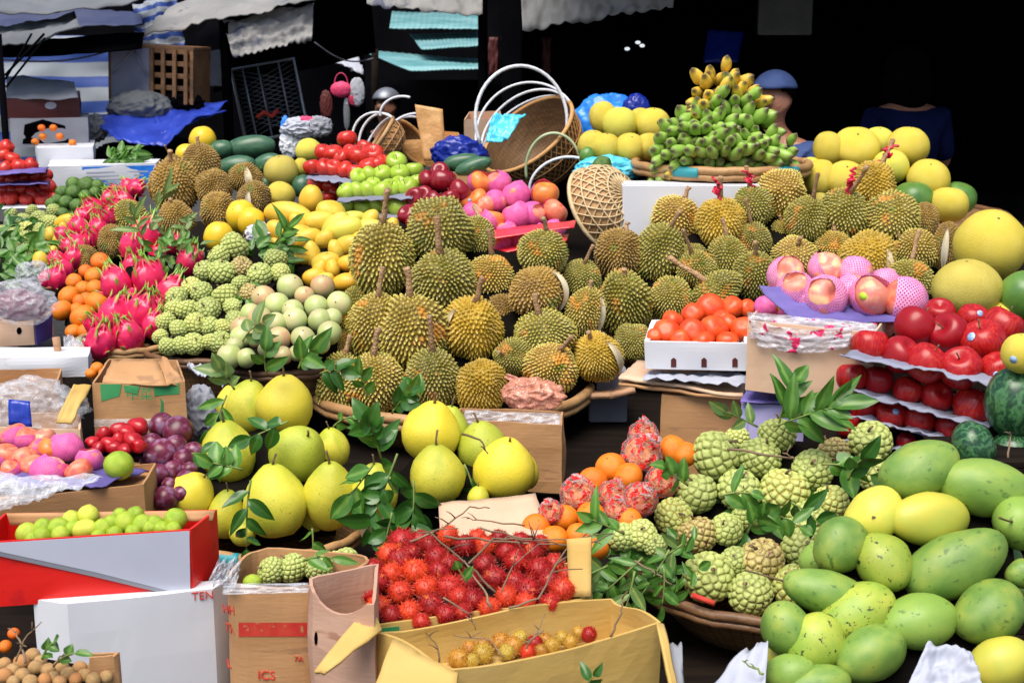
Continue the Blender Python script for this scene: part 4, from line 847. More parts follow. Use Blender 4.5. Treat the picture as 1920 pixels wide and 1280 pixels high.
    # round pomelos at the back
    H('round', [(1131,221,25,30),(1163,233,31,31),(1111,272,27,26),(1136,277,27,26),(1181,278,28,26),(1224,234,31,30),(1200,226,22,22,{'d':.15}),(1216,275,25,24),(1101,292,14,16,{'v':'green'})], 280, 5.85, 225, 6.1, {'yellow':'yellow pomelo','green':'green pomelo'}, 'blue bag', 'the stack by the bananas', 'yellow pomelos beside the bananas', var='yellow', tilt=(-20, 40))
    H('round', [(1553,278,27,30),(1605,276,42,31),(1647,266,29,26,{'d':.12}),(1703,274,38,34),(1537,335,29,35),(1520,320,21,24,{'d':.1}),(1585,340,37,36),(1670,313,33,30),(1741,336,38,34),(1712,373,37,31,{'v':'green'}),(1778,384,36,31),(1797,372,32,28,{'v':'green','d':.1}),(1537,380,18,18,{'v':'dull'}),(1625,320,26,26,{'d':.15}),(1640,350,26,26,{'d':.15}),(1750,370,26,26,{'d':.15})], 385, 5.6, 265, 5.95, {'yellow':'yellow pomelo','green':'greenish pomelo','dull':'dull pomelo'}, 'bananas', 'the hall side stack', 'yellow pomelos before the dark hall', var='yellow', tilt=(-20, 40))
    # limes in the red and white box
    H('lime', [(51,1000,20),(81,989,18),(110,989,18,22,{'a':80}),(165,966,19),(134,974,17),(158,992,18,24,{'a':80}),(79,1006,18),(114,1003,17),(193,989,17),(209,980,15),(236,979,20),(254,964,15),(268,983,19),(291,982,16),(329,974,21),(215,1001,15),(325,993,15),(138,990,15),(303,991,15),(185,1006,14),(280,990,14),(250,998,15),(60,1010,13),(225,965,13)], 1003, 2.535, 965, 2.585, 'shiny green lime', 'far corner', 'the lime box', 'limes in the red and white box', var='lime', ang=(-70, 70), tilt=(-20, 70))
    # netted apples, rose apples, plums and longans
    H('apple', [(28,818,25,pn(0,'nect')),(53,824,24,pn(0,'nect')),(83,823,21,{'v':'peach','L':'pale bare peach behind the netted one on the film'}),(12,854,24,pn(1,'nect')),(45,862,25,{'v':'nect','L':'bare rosy apple between the netted ones on the film'}),(61,874,22,pn(0,'nect')),(93,845,23,pn(0,'orange')),(124,842,30,pn(2)),(91,884,31,pn(2,L='striped pink netted peach resting nearest the film edge')),(148,884,25,{'v':'nect','L':'bare red orange nectarine nearest the green mandarin'}),(167,862,23,pn(2)),(69,842,18,pn(0,'nect')),(20,880,18,pn(1,'nect'))],
        884, 2.95, 818, 3.15, {'nect':'rosy netted apple','peach':'pink netted apple','orange':'orange netted apple'}, 'picture edge', 'the film lined box', 'netted apples in the film lined box', var='peach', ang=(-50, 50), tilt=(-25, 25), asp=.95)
    prop(fruit('lime', 'lime', 223, 872, 27, 25, 2.95, 10, 20, 0, {}, 'mandarin'), 'green mandarin alone between the netted apples and plums', 'mandarin')
    H('rose', [(175,829,13),(195,813,15),(223,806,17),(260,801,20),(248,826,18),(203,832,15),(213,840,14),(234,844,13),(240,812,15),(186,838,12),(262,836,14),(222,824,14)], 843, 3.08, 801, 3.2, 'red rose apple', 'green print carton', 'the rose apples', 'rose apples beside the plums', var='red', ang=(-120, 120), tilt=(-60, 60))
    H('plum', [(333,809,28),(303,797,23),(305,849,27),(260,847,19),(280,862,17),(345,862,21),(362,845,17),(293,892,23),(349,898,17),(309,933,23),(276,890,16),(325,880,18),(330,835,20),(355,880,15),(320,912,17),(340,925,16),(285,830,18)], 933, 3.02, 797, 3.25, 'dark purple plum', 'rose apples', 'the plum heap', 'plums beside the pomelos', var='purple', ang=(-60, 60))
    H('longan', [(8,1244,12),(24,1258,14),(41,1241,15),(61,1229,14),(43,1266,14),(67,1252,14),(8,1266,14),(114,1250,14),(128,1264,14),(150,1252,13),(179,1250,14),(158,1266,13),(142,1272,12),(175,1274,13),(199,1268,12),(57,1278,14),(85,1274,13),(90,1256,13),(100,1270,12),(25,1278,12),(112,1278,12),(76,1240,12),(192,1252,11)], 1275, 2.1, 1229, 2.2, 'tan longan', 'picture edge', 'the longan bunch', 'longans in the corner bunch', var='tan', ang=(-60, 60))
    H('orange', [(10,1211,12),(26,1187,11)], 1211, 2.6, 1187, 2.7, 'small orange', 'picture edge', 'the dark gap', 'small oranges in the dark gap', var='orange', lining=False)
    # custard apples in the round carton
    H('sugar', [(508,1069,25),(547,1064,28),(599,1066,25),(634,1053,20),(648,1053,25)], 1070, 2.55, 1050, 2.62, 'pale green custard apple', 'film tied corner', 'the round carton', 'custard apples in the round carton', ang=(-60, 60), tilt=(0, 70), asp=.95)
    prop(fruit('lime', 'lime', 473, 1092, 17, 15, 2.5, 0, 0, 0, {}, 'lime'), 'single green lime inside the round carton rim', 'lime')
    H('orange', [(182,690,12),(196,700,11),(170,700,10)], 700, 3.9, 690, 3.95, 'orange tomato', 'fence post', 'the pocket behind the torn carton', 'tomatoes behind the torn carton', var='orange', lining=False, names={'orange':'tomato'})
fruits()

# ------------------------------------------------------------------ bananas
BAN = []
def hand(x, y, Y, n, size, ang, tilt, col, lbl, fan=70):
    k = mpp(y, Y)*size
    o = empty('banana_hand', at(x, y, Y)); o.matrix_world = Matrix.Translation(at(x, y, Y)) @ orient(ang, tilt, 0)
    for i in range(n):
        t = i/(n-1)-.5 if n > 1 else 0
        b = link('banana', MESH['banana', col if not isinstance(col, tuple) else rnd.choice(col)], o)
        s = k*rnd.uniform(.85, 1.1)
        b.matrix_local = Matrix.Translation((t*k*2.6, rnd.uniform(-.15, .15)*k-.25*k*(i % 2), 0)) @ Matrix.Rotation(rad(t*fan+rnd.uniform(-5, 5)), 4, 'Y') @ Matrix.Rotation(rad(90+rnd.uniform(-12, 12)), 4, 'Z') @ Matrix.Scale(s, 4)
    link('stem', tube('stem', [(-1.3*k, 0, .1*k), (-.5*k, .03*k, -.08*k), (.5*k, .03*k, -.08*k), (1.3*k, 0, .1*k)], [.2*k, .28*k, .28*k, .2*k], MAT['dark_stem'], 6), o)
    BAN.append((at(x, y, Y), k))
    prop(o, lbl, 'banana hand', 'banana hands stacked on the round tray')
g, yl, mx = 'green', 'yellow', ('green', 'green', 'yellow')
for a in [(1312,165,5.70,5,15,-60,50,yl,'yellow banana hand pointing sideways just under the topmost one'),(1345,146,5.72,5,16,8,42,yl,'topmost yellow banana hand, fingers upright'),(1378,146,5.74,4,15,45,40,yl,'yellow banana hand leaning to the cap wearing man at the top'),
          (1330,182,5.62,5,14,-40,70,yl,'yellow banana hand, second tier, tips facing outward'),(1395,165,5.66,4,14,25,40,('yellow','green'),'half ripe banana hand, second tier by the capped man'),
          (1375,192,5.60,5,14,-15,55,g,'green banana hand in the middle under the yellow ones'),(1408,196,5.64,4,13,30,50,mx,'mottled banana hand, upper tier near the capped man'),
          (1300,238,5.56,5,15,-20,55,g,'green banana hand tucked between the upper and middle tiers, pomelo side'),(1262,272,5.52,5,15,-45,55,g,'green banana hand between the middle and lower tiers, pomelo side'),(1322,240,5.5,5,15,0,65,g,'green banana hand in the hollow of the middle tier'),(1310,268,5.46,5,15,-20,70,g,'green banana hand in the hollow of the lower tier'),(1365,270,5.46,5,15,5,60,g,'green banana hand between the middle and lower tiers, centre'),(1425,272,5.48,5,15,30,60,g,'green banana hand between the middle and lower tiers, ribbon side'),(1262,299,5.54,5,15,-60,60,g,'green banana hand low over the tray rim, pomelo side'),(1320,200,5.58,5,15,-35,60,mx,'mottled banana hand under the yellow ones, pomelo side'),
          (1290,222,5.64,6,15,-30,35,g,'green banana hand, upper tier on the pomelo side'),(1345,226,5.56,5,15,10,40,g,'green banana hand, upper tier middle'),(1395,222,5.58,5,15,15,30,g,'green banana hand, upper tier beside the capped man'),(1422,228,5.62,4,14,40,40,g,'green banana hand at the upper edge by the capped man'),
          (1275,252,5.60,6,15,-50,45,g,'green banana hand, middle tier on the pomelo side'),(1330,258,5.52,5,15,-10,60,mx,'banana hand with one yellow finger, middle tier'),(1388,255,5.52,6,15,15,55,g,'green banana hand, middle tier centre, tips outward'),(1426,258,5.56,5,14,45,60,g,'green banana hand, middle tier near the capped man'),
          (1245,278,5.60,5,15,-80,40,g,'green banana hand lying flat on the pomelo side'),(1300,285,5.48,5,15,-35,65,('yellow','green'),'half yellow banana hand, lower tier'),(1355,288,5.46,5,15,0,50,g,'green banana hand, lower tier centre'),(1412,285,5.48,6,15,25,65,g,'green banana hand, lower tier, tips outward'),(1452,282,5.52,5,14,65,45,g,'green banana hand, lower tier, pointing at the pomelos'),
          (1228,298,5.58,4,15,-85,60,g,'green banana hand on the tray rim, pomelo side'),(1290,304,5.52,5,14,-40,75,mx,'mottled banana hand on the tray rim'),(1345,306,5.50,5,14,5,60,g,'green banana hand at the tray rim centre'),(1400,306,5.52,5,14,20,70,mx,'banana hand with yellow fingers at the tray rim'),(1445,303,5.54,5,14,60,60,g,'green banana hand on the rim by the red ribbon'),(1480,296,5.58,4,13,80,50,g,'dark tipped green banana hand at the far tray end')]:
    hand(a[0], a[1]+(10 if a[1] < 175 else 0), a[2], a[3], a[4]*1.4, a[5], min(84, a[6]+24), *a[7:])

bm = bmesh.new(); zb = min(p.z for p, _ in BAN)-.02  # added near-black mound, painting the shade between the banana hands
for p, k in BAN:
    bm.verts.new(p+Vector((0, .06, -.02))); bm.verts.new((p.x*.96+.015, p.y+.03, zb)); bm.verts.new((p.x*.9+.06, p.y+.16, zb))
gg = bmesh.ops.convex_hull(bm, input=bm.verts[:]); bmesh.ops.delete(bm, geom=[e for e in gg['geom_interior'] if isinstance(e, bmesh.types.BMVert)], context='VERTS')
prop(link('shade_mound', frombm('shade_mound', bm, MAT['sack'], False)), 'dark sacking added as painted shade under the banana pile', 'filler')
# ------------------------------------------------------------------ boxes, trays, baskets, bags
def atz(px, py, z):
    d = ray(px, py); t = (z-CAMZ)/d.z
    return Vector((0, 0, CAMZ))+d*t
def quad_box(name, label, cat, cs, Y0, h, mat, t=.005, rim=None, floor=None, rnd_c=0.0, bulge=.006, solid=False, group=None, foot=.0):
    """carton or tray whose rim corners stand at the given points of one level: near left, near right, far right, far left"""
    z0 = at(cs[0][0], cs[0][1], Y0).z; P = [atz(a, b, z0) for a, b in cs]
    ctr = sum(P, Vector())/4; loop = []; n = 9
    for k in range(4):
        a, b = P[k], P[(k+1) % 4]
        for i in range(n): loop.append((k, i/n, a.lerp(b, i/n)))
    if rnd_c:
        L2 = [p for _, _, p in loop]
        for _ in range(int(rnd_c)): L2 = [(L2[i-1]+L2[i]*2+L2[(i+1) % len(L2)])/4 for i in range(len(L2))]
        loop = [(k, s, q) for (k, s, _), q in zip(loop, L2)]
    N = len(loop); sd = cs[0][0]*.37
    def nrm(i):
        d = loop[(i+1) % N][2]-loop[i-1][2]; return Vector((d.y, -d.x, 0)).normalized()
    verts, faces = [], []
    rows = 6
    def ring(inset, j, m, lo=None):
        for i, (k, s, p) in enumerate(loop):
            f = j/m; top = rim(k, s) if rim else 0
            z = -h+(h+top)*f
            if lo is not None: z = top-(lo+top)*(1-f)
            q = p-ctr; nn = nrm(i)
            if i % n == 0 and not rnd_c: nn = (nrm(i-1)+nrm((i+1) % N)).normalized()
            b = bulge*(math.sin(PI*min(1, s))*math.sin(PI*f*.9)*(1+.8*nz((k, s*2, f), 1, sd)))+bulge*.6*nz((q.x*11, q.y*11, z*14), 1, sd)
            sh = 1-foot*(1-f)
            verts.append(Vector((q.x*sh, q.y*sh, 0))+nn*(b-inset)+Vector((0, 0, z+(bulge*.6*nz((s*3, k, 3), 1, sd) if f == 1 else 0))))
    for j in range(rows+1): ring(0, j, rows)
    nr = rows+1
    if not solid:
        for j in range(rows, -1, -1):
            ring(t, max(j, .25) if floor is None else j, rows, floor); nr += 1
    for j in range(nr-1):
        for i in range(N):
            i2 = (i+1) % N; faces.append((j*N+i, j*N+i2, (j+1)*N+i2, (j+1)*N+i))
    faces.append(tuple(range(N-1, -1, -1))); faces.append(tuple((nr-1)*N+i for i in range(N)))
    o = link(name, mk(name, verts, faces, MAT[mat], False), None, ctr)
    o['_n'] = 0
    del o['_n']
    return prop(o, label, cat, group)
def face_pts(o, pts, Y=None, plane=None):
    pass
def cast(par, px, py, off=0.0):
    """where the line of sight to a pixel meets a box's own surface"""
    from mathutils.bvhtree import BVHTree
    me = par.data
    if me is None: return None
    bv = BVHTree.FromPolygons([v.co for v in me.vertices], [tuple(p.vertices) for p in me.polygons])
    p, n, _, _ = bv.ray_cast(Vector((0, 0, CAMZ))-par.location, ray(px, py).normalized())
    if p is None: return None
    if n.y > 0: n = -n
    return p+par.location+n*off
def decal(par, name, x0, y0, x1, y1, mat, nu=12, nv=3):
    V = [cast(par, x0+(x1-x0)*i/nu, y0+(y1-y0)*j/nv, .0012) for j in range(nv+1) for i in range(nu+1)]
    Fc = [(j*(nu+1)+i, j*(nu+1)+i+1, (j+1)*(nu+1)+i+1, (j+1)*(nu+1)+i) for j in range(nv) for i in range(nu)]
    Fc = [f for f in Fc if all(V[k] is not None for k in f)]
    return link(name, mk(name, [(v-par.location) if v else Vector() for v in V], Fc, MAT[mat]), par)
def patch(par, name, pts, mat, thick=.0015):
    """flat mark lying on a box face: points (px, py, Y) in order"""
    P = [at(*p) for p in pts]; c = par.matrix_world.translation if par.parent else par.location
    P = [cast(par, p[0], p[1]) or q for p, q in zip(pts, P)]
    n = (P[1]-P[0]).cross(P[2]-P[0]).normalized()
    if n.y > 0: n = -n
    v = [p-c+n*.0 for p in P]+[p-c+n*thick for p in P]; k = len(P)
    f = [tuple(range(k)), tuple(range(2*k-1, k-1, -1))]+[(i, (i+1) % k, k+(i+1) % k, k+i) for i in range(k)]
    me = mk(name, v, f, MAT[mat], False)
    return link(name, me, par)
def sheet(name, label, cat, cs, mat, nu=14, nv=10, amp=.01, fr=5, thick=.002, group=None, sag=0, parent=None, fold=None, kind=None, hem=None):
    """cloth, card or film hung between four points (px, py, Y): low left, low right, high right, high left"""
    P = [at(*c) for c in cs]; ctr = sum(P, Vector())/4; n = (P[1]-P[0]).cross(P[3]-P[0]).normalized(); sd = cs[0][0]*.13+cs[0][1]*.07
    def f(u, v):
        p = P[0].lerp(P[1], u).lerp(P[3].lerp(P[2], u), v)
        q = p-ctr+n*(amp*nz((u*fr, v*fr, 0), 1, sd)+amp*.5*nz((u*fr*2.7, v*fr*2.7, 4), 1, sd))
        q.z -= sag*math.sin(PI*u)
        if hem: q.z -= hem[0]*abs(math.sin(u*hem[1]))*(1-v)**3+hem[0]*.8*nz((u*7, 0, 2), 1, sd)*(1-v)
        if fold: q += n*fold(u, v)
        return q
    me = grid(name, nu, nv, f, MAT[mat])
    o = link(name, me, parent, ctr if parent is None else ctr-parent.location)
    md = o.modifiers.new('thickness', 'SOLIDIFY'); md.thickness = thick
    if parent is None: prop(o, label, cat, group, kind)
    return o
def blob(name, label, cat, px, py, Y, rx, ry, mat, cr=.16, sd=0, ydep=.8, sub=5, group=None, flat=0, fr=2.2):
    v, f = ico(sub); k = mpp(py, Y); o_ = []
    for p in v:
        a = abs(nz(p, fr, sd)); b = abs(nz(p, fr*2.6, sd+3))
        q = p*(1+cr*.9*(.5-2.4*a)+cr*.4*(.5-2.4*b)+cr*.9*nz(p, 1.0, sd+7))
        z = q.z
        if flat and z < -flat: z = -flat+(z+flat)*.15
        o_.append((q.x*rx*k, q.y*rx*k*ydep, z*ry*k))
    return prop(link(name, mk(name, o_, f, MAT[mat], True), None, at(px, py, Y)), label, cat, group)
def round_basket(label, px, py, Y, rpx, depth, taper=.75, rim='cane', rr=.012, wraps=(), name='round_basket', body='weave', group='round bamboo baskets under the fruit', squash=1.0):
    c = at(px, py, Y); r = rpx*mpp(py, Y)
    o = empty(name, c)
    prof = [(0, 0), (taper, 0), (taper+(1-taper)*.5, .5), (1, 1), (.975, 1), (taper+(1-taper)*.5-.02, .5), (taper-.02, .06), (0, .06)]
    ring = []
    def f(u, v):
        q = v*(len(prof)-1); i = min(len(prof)-2, int(q)); w = q-i
        a = prof[i]; b = prof[i+1]; rr_ = (a[0]+(b[0]-a[0])*w)*r; z = (a[1]+(b[1]-a[1])*w-1)*depth
        return Vector((rr_*math.cos(2*PI*u), rr_*squash*math.sin(2*PI*u), z))
    link('bowl', grid('bowl', 56, 14, f, MAT[body], True), o)
    tp = []
    for k in range(2):
        pts = [((r+rr*.3)*math.cos(2*PI*i/60), (r+rr*.3)*squash*math.sin(2*PI*i/60), rr*(.2-1.5*k)+.002*math.sin(i*1.7)) for i in range(61)]
        tp.append(tube_data(pts, rr*(1 if k == 0 else .8), 8))
    link('rim', joined('rim', tp, MAT[rim]), o)
    for a0, a1 in wraps:
        pts = [((r+rr*.3)*math.cos(rad(a0+(a1-a0)*i/8)), (r+rr*.3)*squash*math.sin(rad(a0+(a1-a0)*i/8)), -.2*rr) for i in range(9)]
        link('wrapping', tube('wrapping', pts, rr*1.35, MAT['teal'], 8), o)
    return prop(o, label, 'basket', group)
def hoop(par, name, c, r, nrm_ang, mat, tr=.006, a0=0, a1=180, tilt=0, rz=0, sq=1.0):
    pts = [Vector((r*math.cos(rad(a0+(a1-a0)*i/32)), 0, r*sq*math.sin(rad(a0+(a1-a0)*i/32)))) for i in range(33)]
    R = Matrix.Rotation(rad(rz), 3, 'Z') @ Matrix.Rotation(rad(tilt), 3, 'X') @ Matrix.Rotation(rad(nrm_ang), 3, 'Y')
    return link(name, tube(name, [c+R @ p for p in pts], tr*.62, MAT[mat], 8), par)
def cane_basket(label, px, py, Y, rpx, ang, tilt, depth, mat, lat='cane_pale', hoops=(), n=26, solid=True, rw=.0028):
    """open bowl of crossed cane strips; its mouth faces along the tilted axis"""
    o = empty('cane_basket', at(px, py, Y)); r = rpx*mpp(py, Y)
    o.matrix_world = Matrix.Translation(at(px, py, Y)) @ orient(ang, tilt, 0)
    def S(u, v, k=1.0):
        th = PI/2*v; rr = r*(.03+.97*math.sin(th)**.6)*k if v > 0 else r*.03*k
        return Vector((rr*math.cos(2*PI*u), rr*math.sin(2*PI*u), -depth*r*math.cos(th)*k))
    if solid: link('bowl', grid('bowl', 40, 10, lambda u, v: S(u, v, .97), MAT[mat], True), o)
    L = []
    for d in (1, -1):
        for i in range(n):
            L.append(tube_data([S(i/n+d*.16*v/10, v/10, 1.0+.006*d) for v in range(11)], rw, 4))
    for v in (0, .25, .5, .75): L.append(tube_data([S(i/40, v, 1.012) for i in range(41)], rw*1.1, 4))
    link('lattice', joined('lattice', L, MAT[lat]), o)
    link('rim', tube('rim', [S(i/48, 1, 1.01) for i in range(49)], .009, MAT[lat], 8), o)
    for (rk, na, ti, rz, m, a0, a1, sq) in hoops: hoop(o, 'handle', Vector((0, 0, 0)), r*rk, na, m, .009, a0, a1, ti, rz, sq)
    return prop(o, label, 'basket', 'cane baskets with hoop handles')
def text(par, s, p, size, mat, rot, sx=1):
    cu = bpy.data.curves.new('lettering', 'FONT'); cu.body = s; cu.size = size; cu.extrude = .0008; cu.align_x = 'CENTER'
    q = bpy.data.objects.new('lettering_curve', cu); COL.objects.link(q); bpy.context.view_layer.update()
    me = bpy.data.meshes.new_from_object(q.evaluated_get(bpy.context.evaluated_depsgraph_get())); bpy.data.objects.remove(q)
    me.materials.clear(); me.materials.append(MAT[mat]); o = bpy.data.objects.new('lettering', me); COL.objects.link(o); o.parent = par; o.location = p-par.location; o.rotation_euler = rot; o.scale = (sx, 1, 1); return o
def film(label, cs, mat='film', amp=.02, fr=7, nu=26, nv=14, cat='plastic film', **k):
    return sheet('plastic_film', label, cat, cs, mat, nu, nv, amp, fr, .0006, 'plastic films and bags', **k)

def stall():
    # tables the baskets stand on
    for lb, x0, x1, y0, y1, z in (('long dark trestle table under the front cartons', -1.3, 1.5, 2.0, 3.45, .36), ('dark trestle table under the durian baskets', -2.3, 2.0, 3.6, 5.0, .40), ('dark trestle table carrying the back rows of fruit', -3.2, 2.9, 5.1, 7.2, .66)):
        o = empty('trestle_table', ((x0+x1)/2, (y0+y1)/2, 0)); w, d = x1-x0, y1-y0
        t = link('tabletop', box('tabletop', (w, d, .03), MAT['dark_wood']), o, (0, 0, z-.03))
        for sx in (-1, 1):
            for sy in (-1, 1): link('leg', box('leg', (.06, .06, z-.032), MAT['dark_wood']), o, (sx*(w/2-.08), sy*(d/2-.08), 0))
        prop(o, lb, 'table', 'trestle tables under the fruit')
    # baskets
    round_basket('large round basket holding the front durians, cane rim showing by the planks', 845, 722, 4.32, 258, .11, .8, rr=.016)
    round_basket('dark round basket of the front custard apples', 1440, 1062, 2.87, 262, .12, .62, 'cane_dark', .011)
    round_basket('shallow round tray carrying the banana pile, rim bound in teal', 1352, 308, 5.72, 160, .085, .8, 'cane', .017, ((-128, -112), (-62, -44)), body='cane_dark')
    round_basket('basket with a blue bound rim under the first pomelo cluster', 512, 985, 3.12, 172, .10, .75, 'cane', .011, ((-118, -100),))
    round_basket('basket below the front dragon fruit', 238, 640, 4.35, 95, .14, .7, 'cane', .010)
    round_basket('basket below the mid custard apples, reddish brown rim', 395, 652, 4.3, 118, .14, .7, 'cane_dark', .010)
    round_basket('basket below the milk apples', 525, 672, 4.25, 128, .14, .7, 'cane_dark', .010)
    round_basket('basket under the back durians, pale rim beside the persimmon tray', 1255, 648, 4.85, 120, .12, .8, 'cane', .012)
    round_basket('wide flat tray under the pomelos before the dark hall', 1690, 402, 5.8, 190, .06, .85, 'cane_dark', .014)
    # tan front box with unripe rambutans
    o = quad_box('carton', 'open tan cardboard box with a few yellow rambutans inside, nearest of all', 'carton', [(850, 1256), (1240, 1166), (1147, 1121), (704, 1184)], 2.15, .24, 'carton_tan', .006, floor=.075, bulge=.006, rim=lambda k, s: (-.012*math.sin(PI*s) if k == 0 else .006*math.sin(5*s)))
    sheet('flap', None, None, [(588, 1254, 2.17), (612, 1262, 2.16), (716, 1178, 2.27), (694, 1130, 2.33)], 'carton_tan', 10, 4, .006, 3, .006, parent=o)
    sheet('flap', None, None, [(700, 1290, 2.10), (850, 1330, 2.06), (858, 1262, 2.13), (738, 1194, 2.23)], 'carton_tan', 10, 6, .006, 3, .006, parent=o)
    sheet('flap', None, None, [(1262, 1300, 2.16), (1274, 1296, 2.18), (1246, 1168, 2.33), (1232, 1166, 2.325)], 'carton_tan', 4, 6, .003, 3, .006, parent=o)
    # rambutan box
    o = quad_box('carton', 'cardboard box heaped with red rambutans, a corner post showing', 'carton', [(690, 1172), (1104, 1122), (1106, 1050), (700, 1070)], 2.34, .16, 'carton_tan', .006)
    patch(o, 'green_print', [(706, 1178, 2.325), (748, 1173, 2.325), (748, 1183, 2.325), (706, 1188, 2.325)], 'print_green')
    sheet('flap', None, None, [(1068, 1118, 2.46), (1108, 1118, 2.45), (1108, 1006, 2.5), (1062, 1010, 2.51)], 'carton_tan', 4, 8, .004, 3, .006, parent=o)
    # pinkish box with the scooped side
    o = quad_box('carton', 'pinkish cardboard box with a scooped front beside the round carton', 'carton', [(584, 1112), (700, 1132), (710, 1056), (579, 1083)], 2.32, .26, 'carton_pink', .006, rim=lambda k, s: (-.028*math.sin(PI*min(1, s*1.1))**.7 if k == 0 else 0))
    patch(o, 'vent_hole', [(593+3*math.cos(a*PI/4), 1196+13*math.sin(a*PI/4), 2.285) for a in range(8)], 'black')
    # round carton tied with film
    o = quad_box('carton', 'tall rounded cardboard box of pale custard apples banded in red', 'carton', [(414, 1096), (610, 1100), (712, 1042), (470, 1024)], 2.42, .34, 'carton', .006, rnd_c=5, bulge=.007)
    decal(o, 'red_band', 448, 1166, 590, 1192, 'print_red')
    for i, (s, x, y, z) in enumerate((('HH', 432, 1150, .03), ('TK', 434, 1185, .03), ('ICS', 500, 1272, .03), ('L', 432, 1250, .03), ('7A', 560, 1238, .018))):
        text(o, s, cast(o, x, y, .002), z*.8, 'print_red', (rad(88), rad((-6, 4, 3, -8, 5)[i]), rad(-38 if x < 450 else 0)))
    film('clear film knotted at the rounded box corner', [(392, 1085, 2.40), (440, 1110, 2.40), (452, 1050, 2.44), (408, 1052, 2.44)], amp=.03, fr=9)
    film('clear film folded over the rounded box rim', [(418, 1114, 2.37), (578, 1110, 2.34), (578, 1092, 2.345), (416, 1094, 2.38)], amp=.006, fr=5)
    # red and white lime box
    o = quad_box('carton', 'red and white printed box full of limes', 'carton', [(-60, 1019), (358, 992), (407, 955), (10, 962)], 2.44, .125, 'carton_red', .005, bulge=.002)
    z = at(358, 992, 2.5).z
    def on_front(px, py):
        A, B = at(-60, 1019, 2.44), atz(358, 992, at(-60, 1019, 2.44).z); n = Vector(((B-A).y, -(B-A).x, 0)).normalized(); d = ray(px, py); C0 = Vector((0, 0, CAMZ))
        return C0+d*((A+n*.0045-C0).dot(n)/d.dot(n))
    def printed(nm, mt, pp, ext=0):
        v = [on_front(*p)-o.location for p in pp]; k = len(v)
        A, B = at(-60, 1019, 2.44), atz(358, 992, at(-60, 1019, 2.44).z); n = Vector(((B-A).y, -(B-A).x, 0)).normalized()
        v2 = [q+n*(.001+ext) for q in v]
        link(nm, mk(nm, v+v2, [tuple(range(k-1, -1, -1)), tuple(range(k, 2*k))]+[(i, (i+1) % k, k+(i+1) % k, k+i) for i in range(k)], MAT[mt], False), o)
    printed('white_print', 'carton_white', [(-50, 1020), (355, 994.5), (357, 1117), (180, 1072), (-50, 1022.5)])
    printed('fold_shade', 'card_grey', [(-50, 1022.5), (180, 1072), (357, 1117), (330, 1117), (170, 1079), (-50, 1031)], -.0006)  # grey strip paints the shading along the fold
    sheet('inner_lining', None, None, [(20, 985, 2.585), (398, 975, 2.588), (403, 956, 2.60), (12, 962, 2.588)], 'carton', 10, 3, .002, 3, .003, parent=o)
    o = quad_box('foam_box', 'tall white polystyrene box under the red and white carton', 'box', [(126, 1132), (399, 1104), (430, 1084), (62, 1122)], 2.44, .36, 'foam', solid=True, bulge=.003)
    text(o, 'TEN', cast(o, 380, 1122, .002), .022, 'print_red', (rad(90), 0, rad(12)))
    # film lined box of netted apples
    o = quad_box('carton', 'cardboard box lined with clear film under the netted apples', 'carton', [(-30, 938), (270, 908), (292, 868), (-20, 890)], 2.8, .10, 'carton', floor=.02, bulge=.003)
    sheet('pulp_tray', 'purple tray under the netted apples and the green mandarin', 'tray', [(-30, 905, 2.88), (190, 912, 2.86), (280, 878, 3.02), (-20, 850, 3.15)], 'tray_purple', 22, 10, .012, 8, .003, 'pulp trays under the fruit')
    film('clear film hanging from the netted apple box', [(-30, 958, 2.76), (90, 930, 2.78), (196, 896, 2.84), (-30, 885, 2.86)], amp=.02, fr=5)
    # carton with green print
    o = quad_box('carton', 'torn brown carton with green print and raised flaps', 'carton', [(172, 719), (347, 716), (332, 674), (204, 672)], 3.5, .26, 'carton', bulge=.006)
    sheet('flap', None, None, [(192, 717, 3.51), (312, 722, 3.5), (296, 676, 3.62), (210, 672, 3.63)], 'carton', 8, 6, .008, 3, .005, parent=o)
    sheet('flap', None, None, [(312, 720, 3.5), (346, 716, 3.52), (308, 668, 3.66), (298, 675, 3.64)], 'carton', 8, 6, .008, 3, .005, parent=o)
    sheet('flap', None, None, [(105, 792, 3.40), (134, 792, 3.40), (172, 722, 3.5), (138, 720, 3.48)], 'carton_tan', 8, 6, .008, 3, .005, parent=o)
    for pp in ([(188, 720), (228, 720), (224, 742), (190, 752)], [(288, 724), (336, 718), (336, 738), (290, 742)], [(232, 722), (262, 724), (258, 738), (234, 734)], [(230, 796), (262, 800), (268, 818), (224, 816)], [(300, 745), (306, 752), (308, 784), (296, 806), (300, 782), (302, 756)]):
        patch(o, 'green_print', [(a, b, 3.488) for a, b in pp], 'print_green')
    sheet('tape', None, None, [(176, 800, 3.487), (344, 798, 3.487), (344, 784, 3.487), (176, 786, 3.487)], 'film', 10, 2, .001, 3, .0006, parent=o)
    text(o, '\u4e2d\u83dc', at(262, 748, 3.486), .035, 'print_green', (rad(90), 0, 0))
    # persimmon tray and what it stands on
    o = quad_box('foam_tray', 'white polystyrene tray full of persimmons', 'tray', [(1208, 640), (1404, 644), (1408, 590), (1222, 600)], 3.66, .075, 'foam', .014, bulge=.003, foot=.03)
    for x in (1263, 1320, 1378): patch(o, 'slot', [(x-5, 688, 3.640), (x-5, 674, 3.640), (x, 670, 3.640), (x+5, 674, 3.640), (x+5, 688, 3.640)], 'dull_red')
    sheet('paper', 'crumpled white paper lying under the persimmon tray', 'paper', [(1205, 708, 3.6), (1400, 722, 3.56), (1400, 700, 3.7), (1220, 694, 3.75)], 'paper', 22, 8, .012, 9, .002)
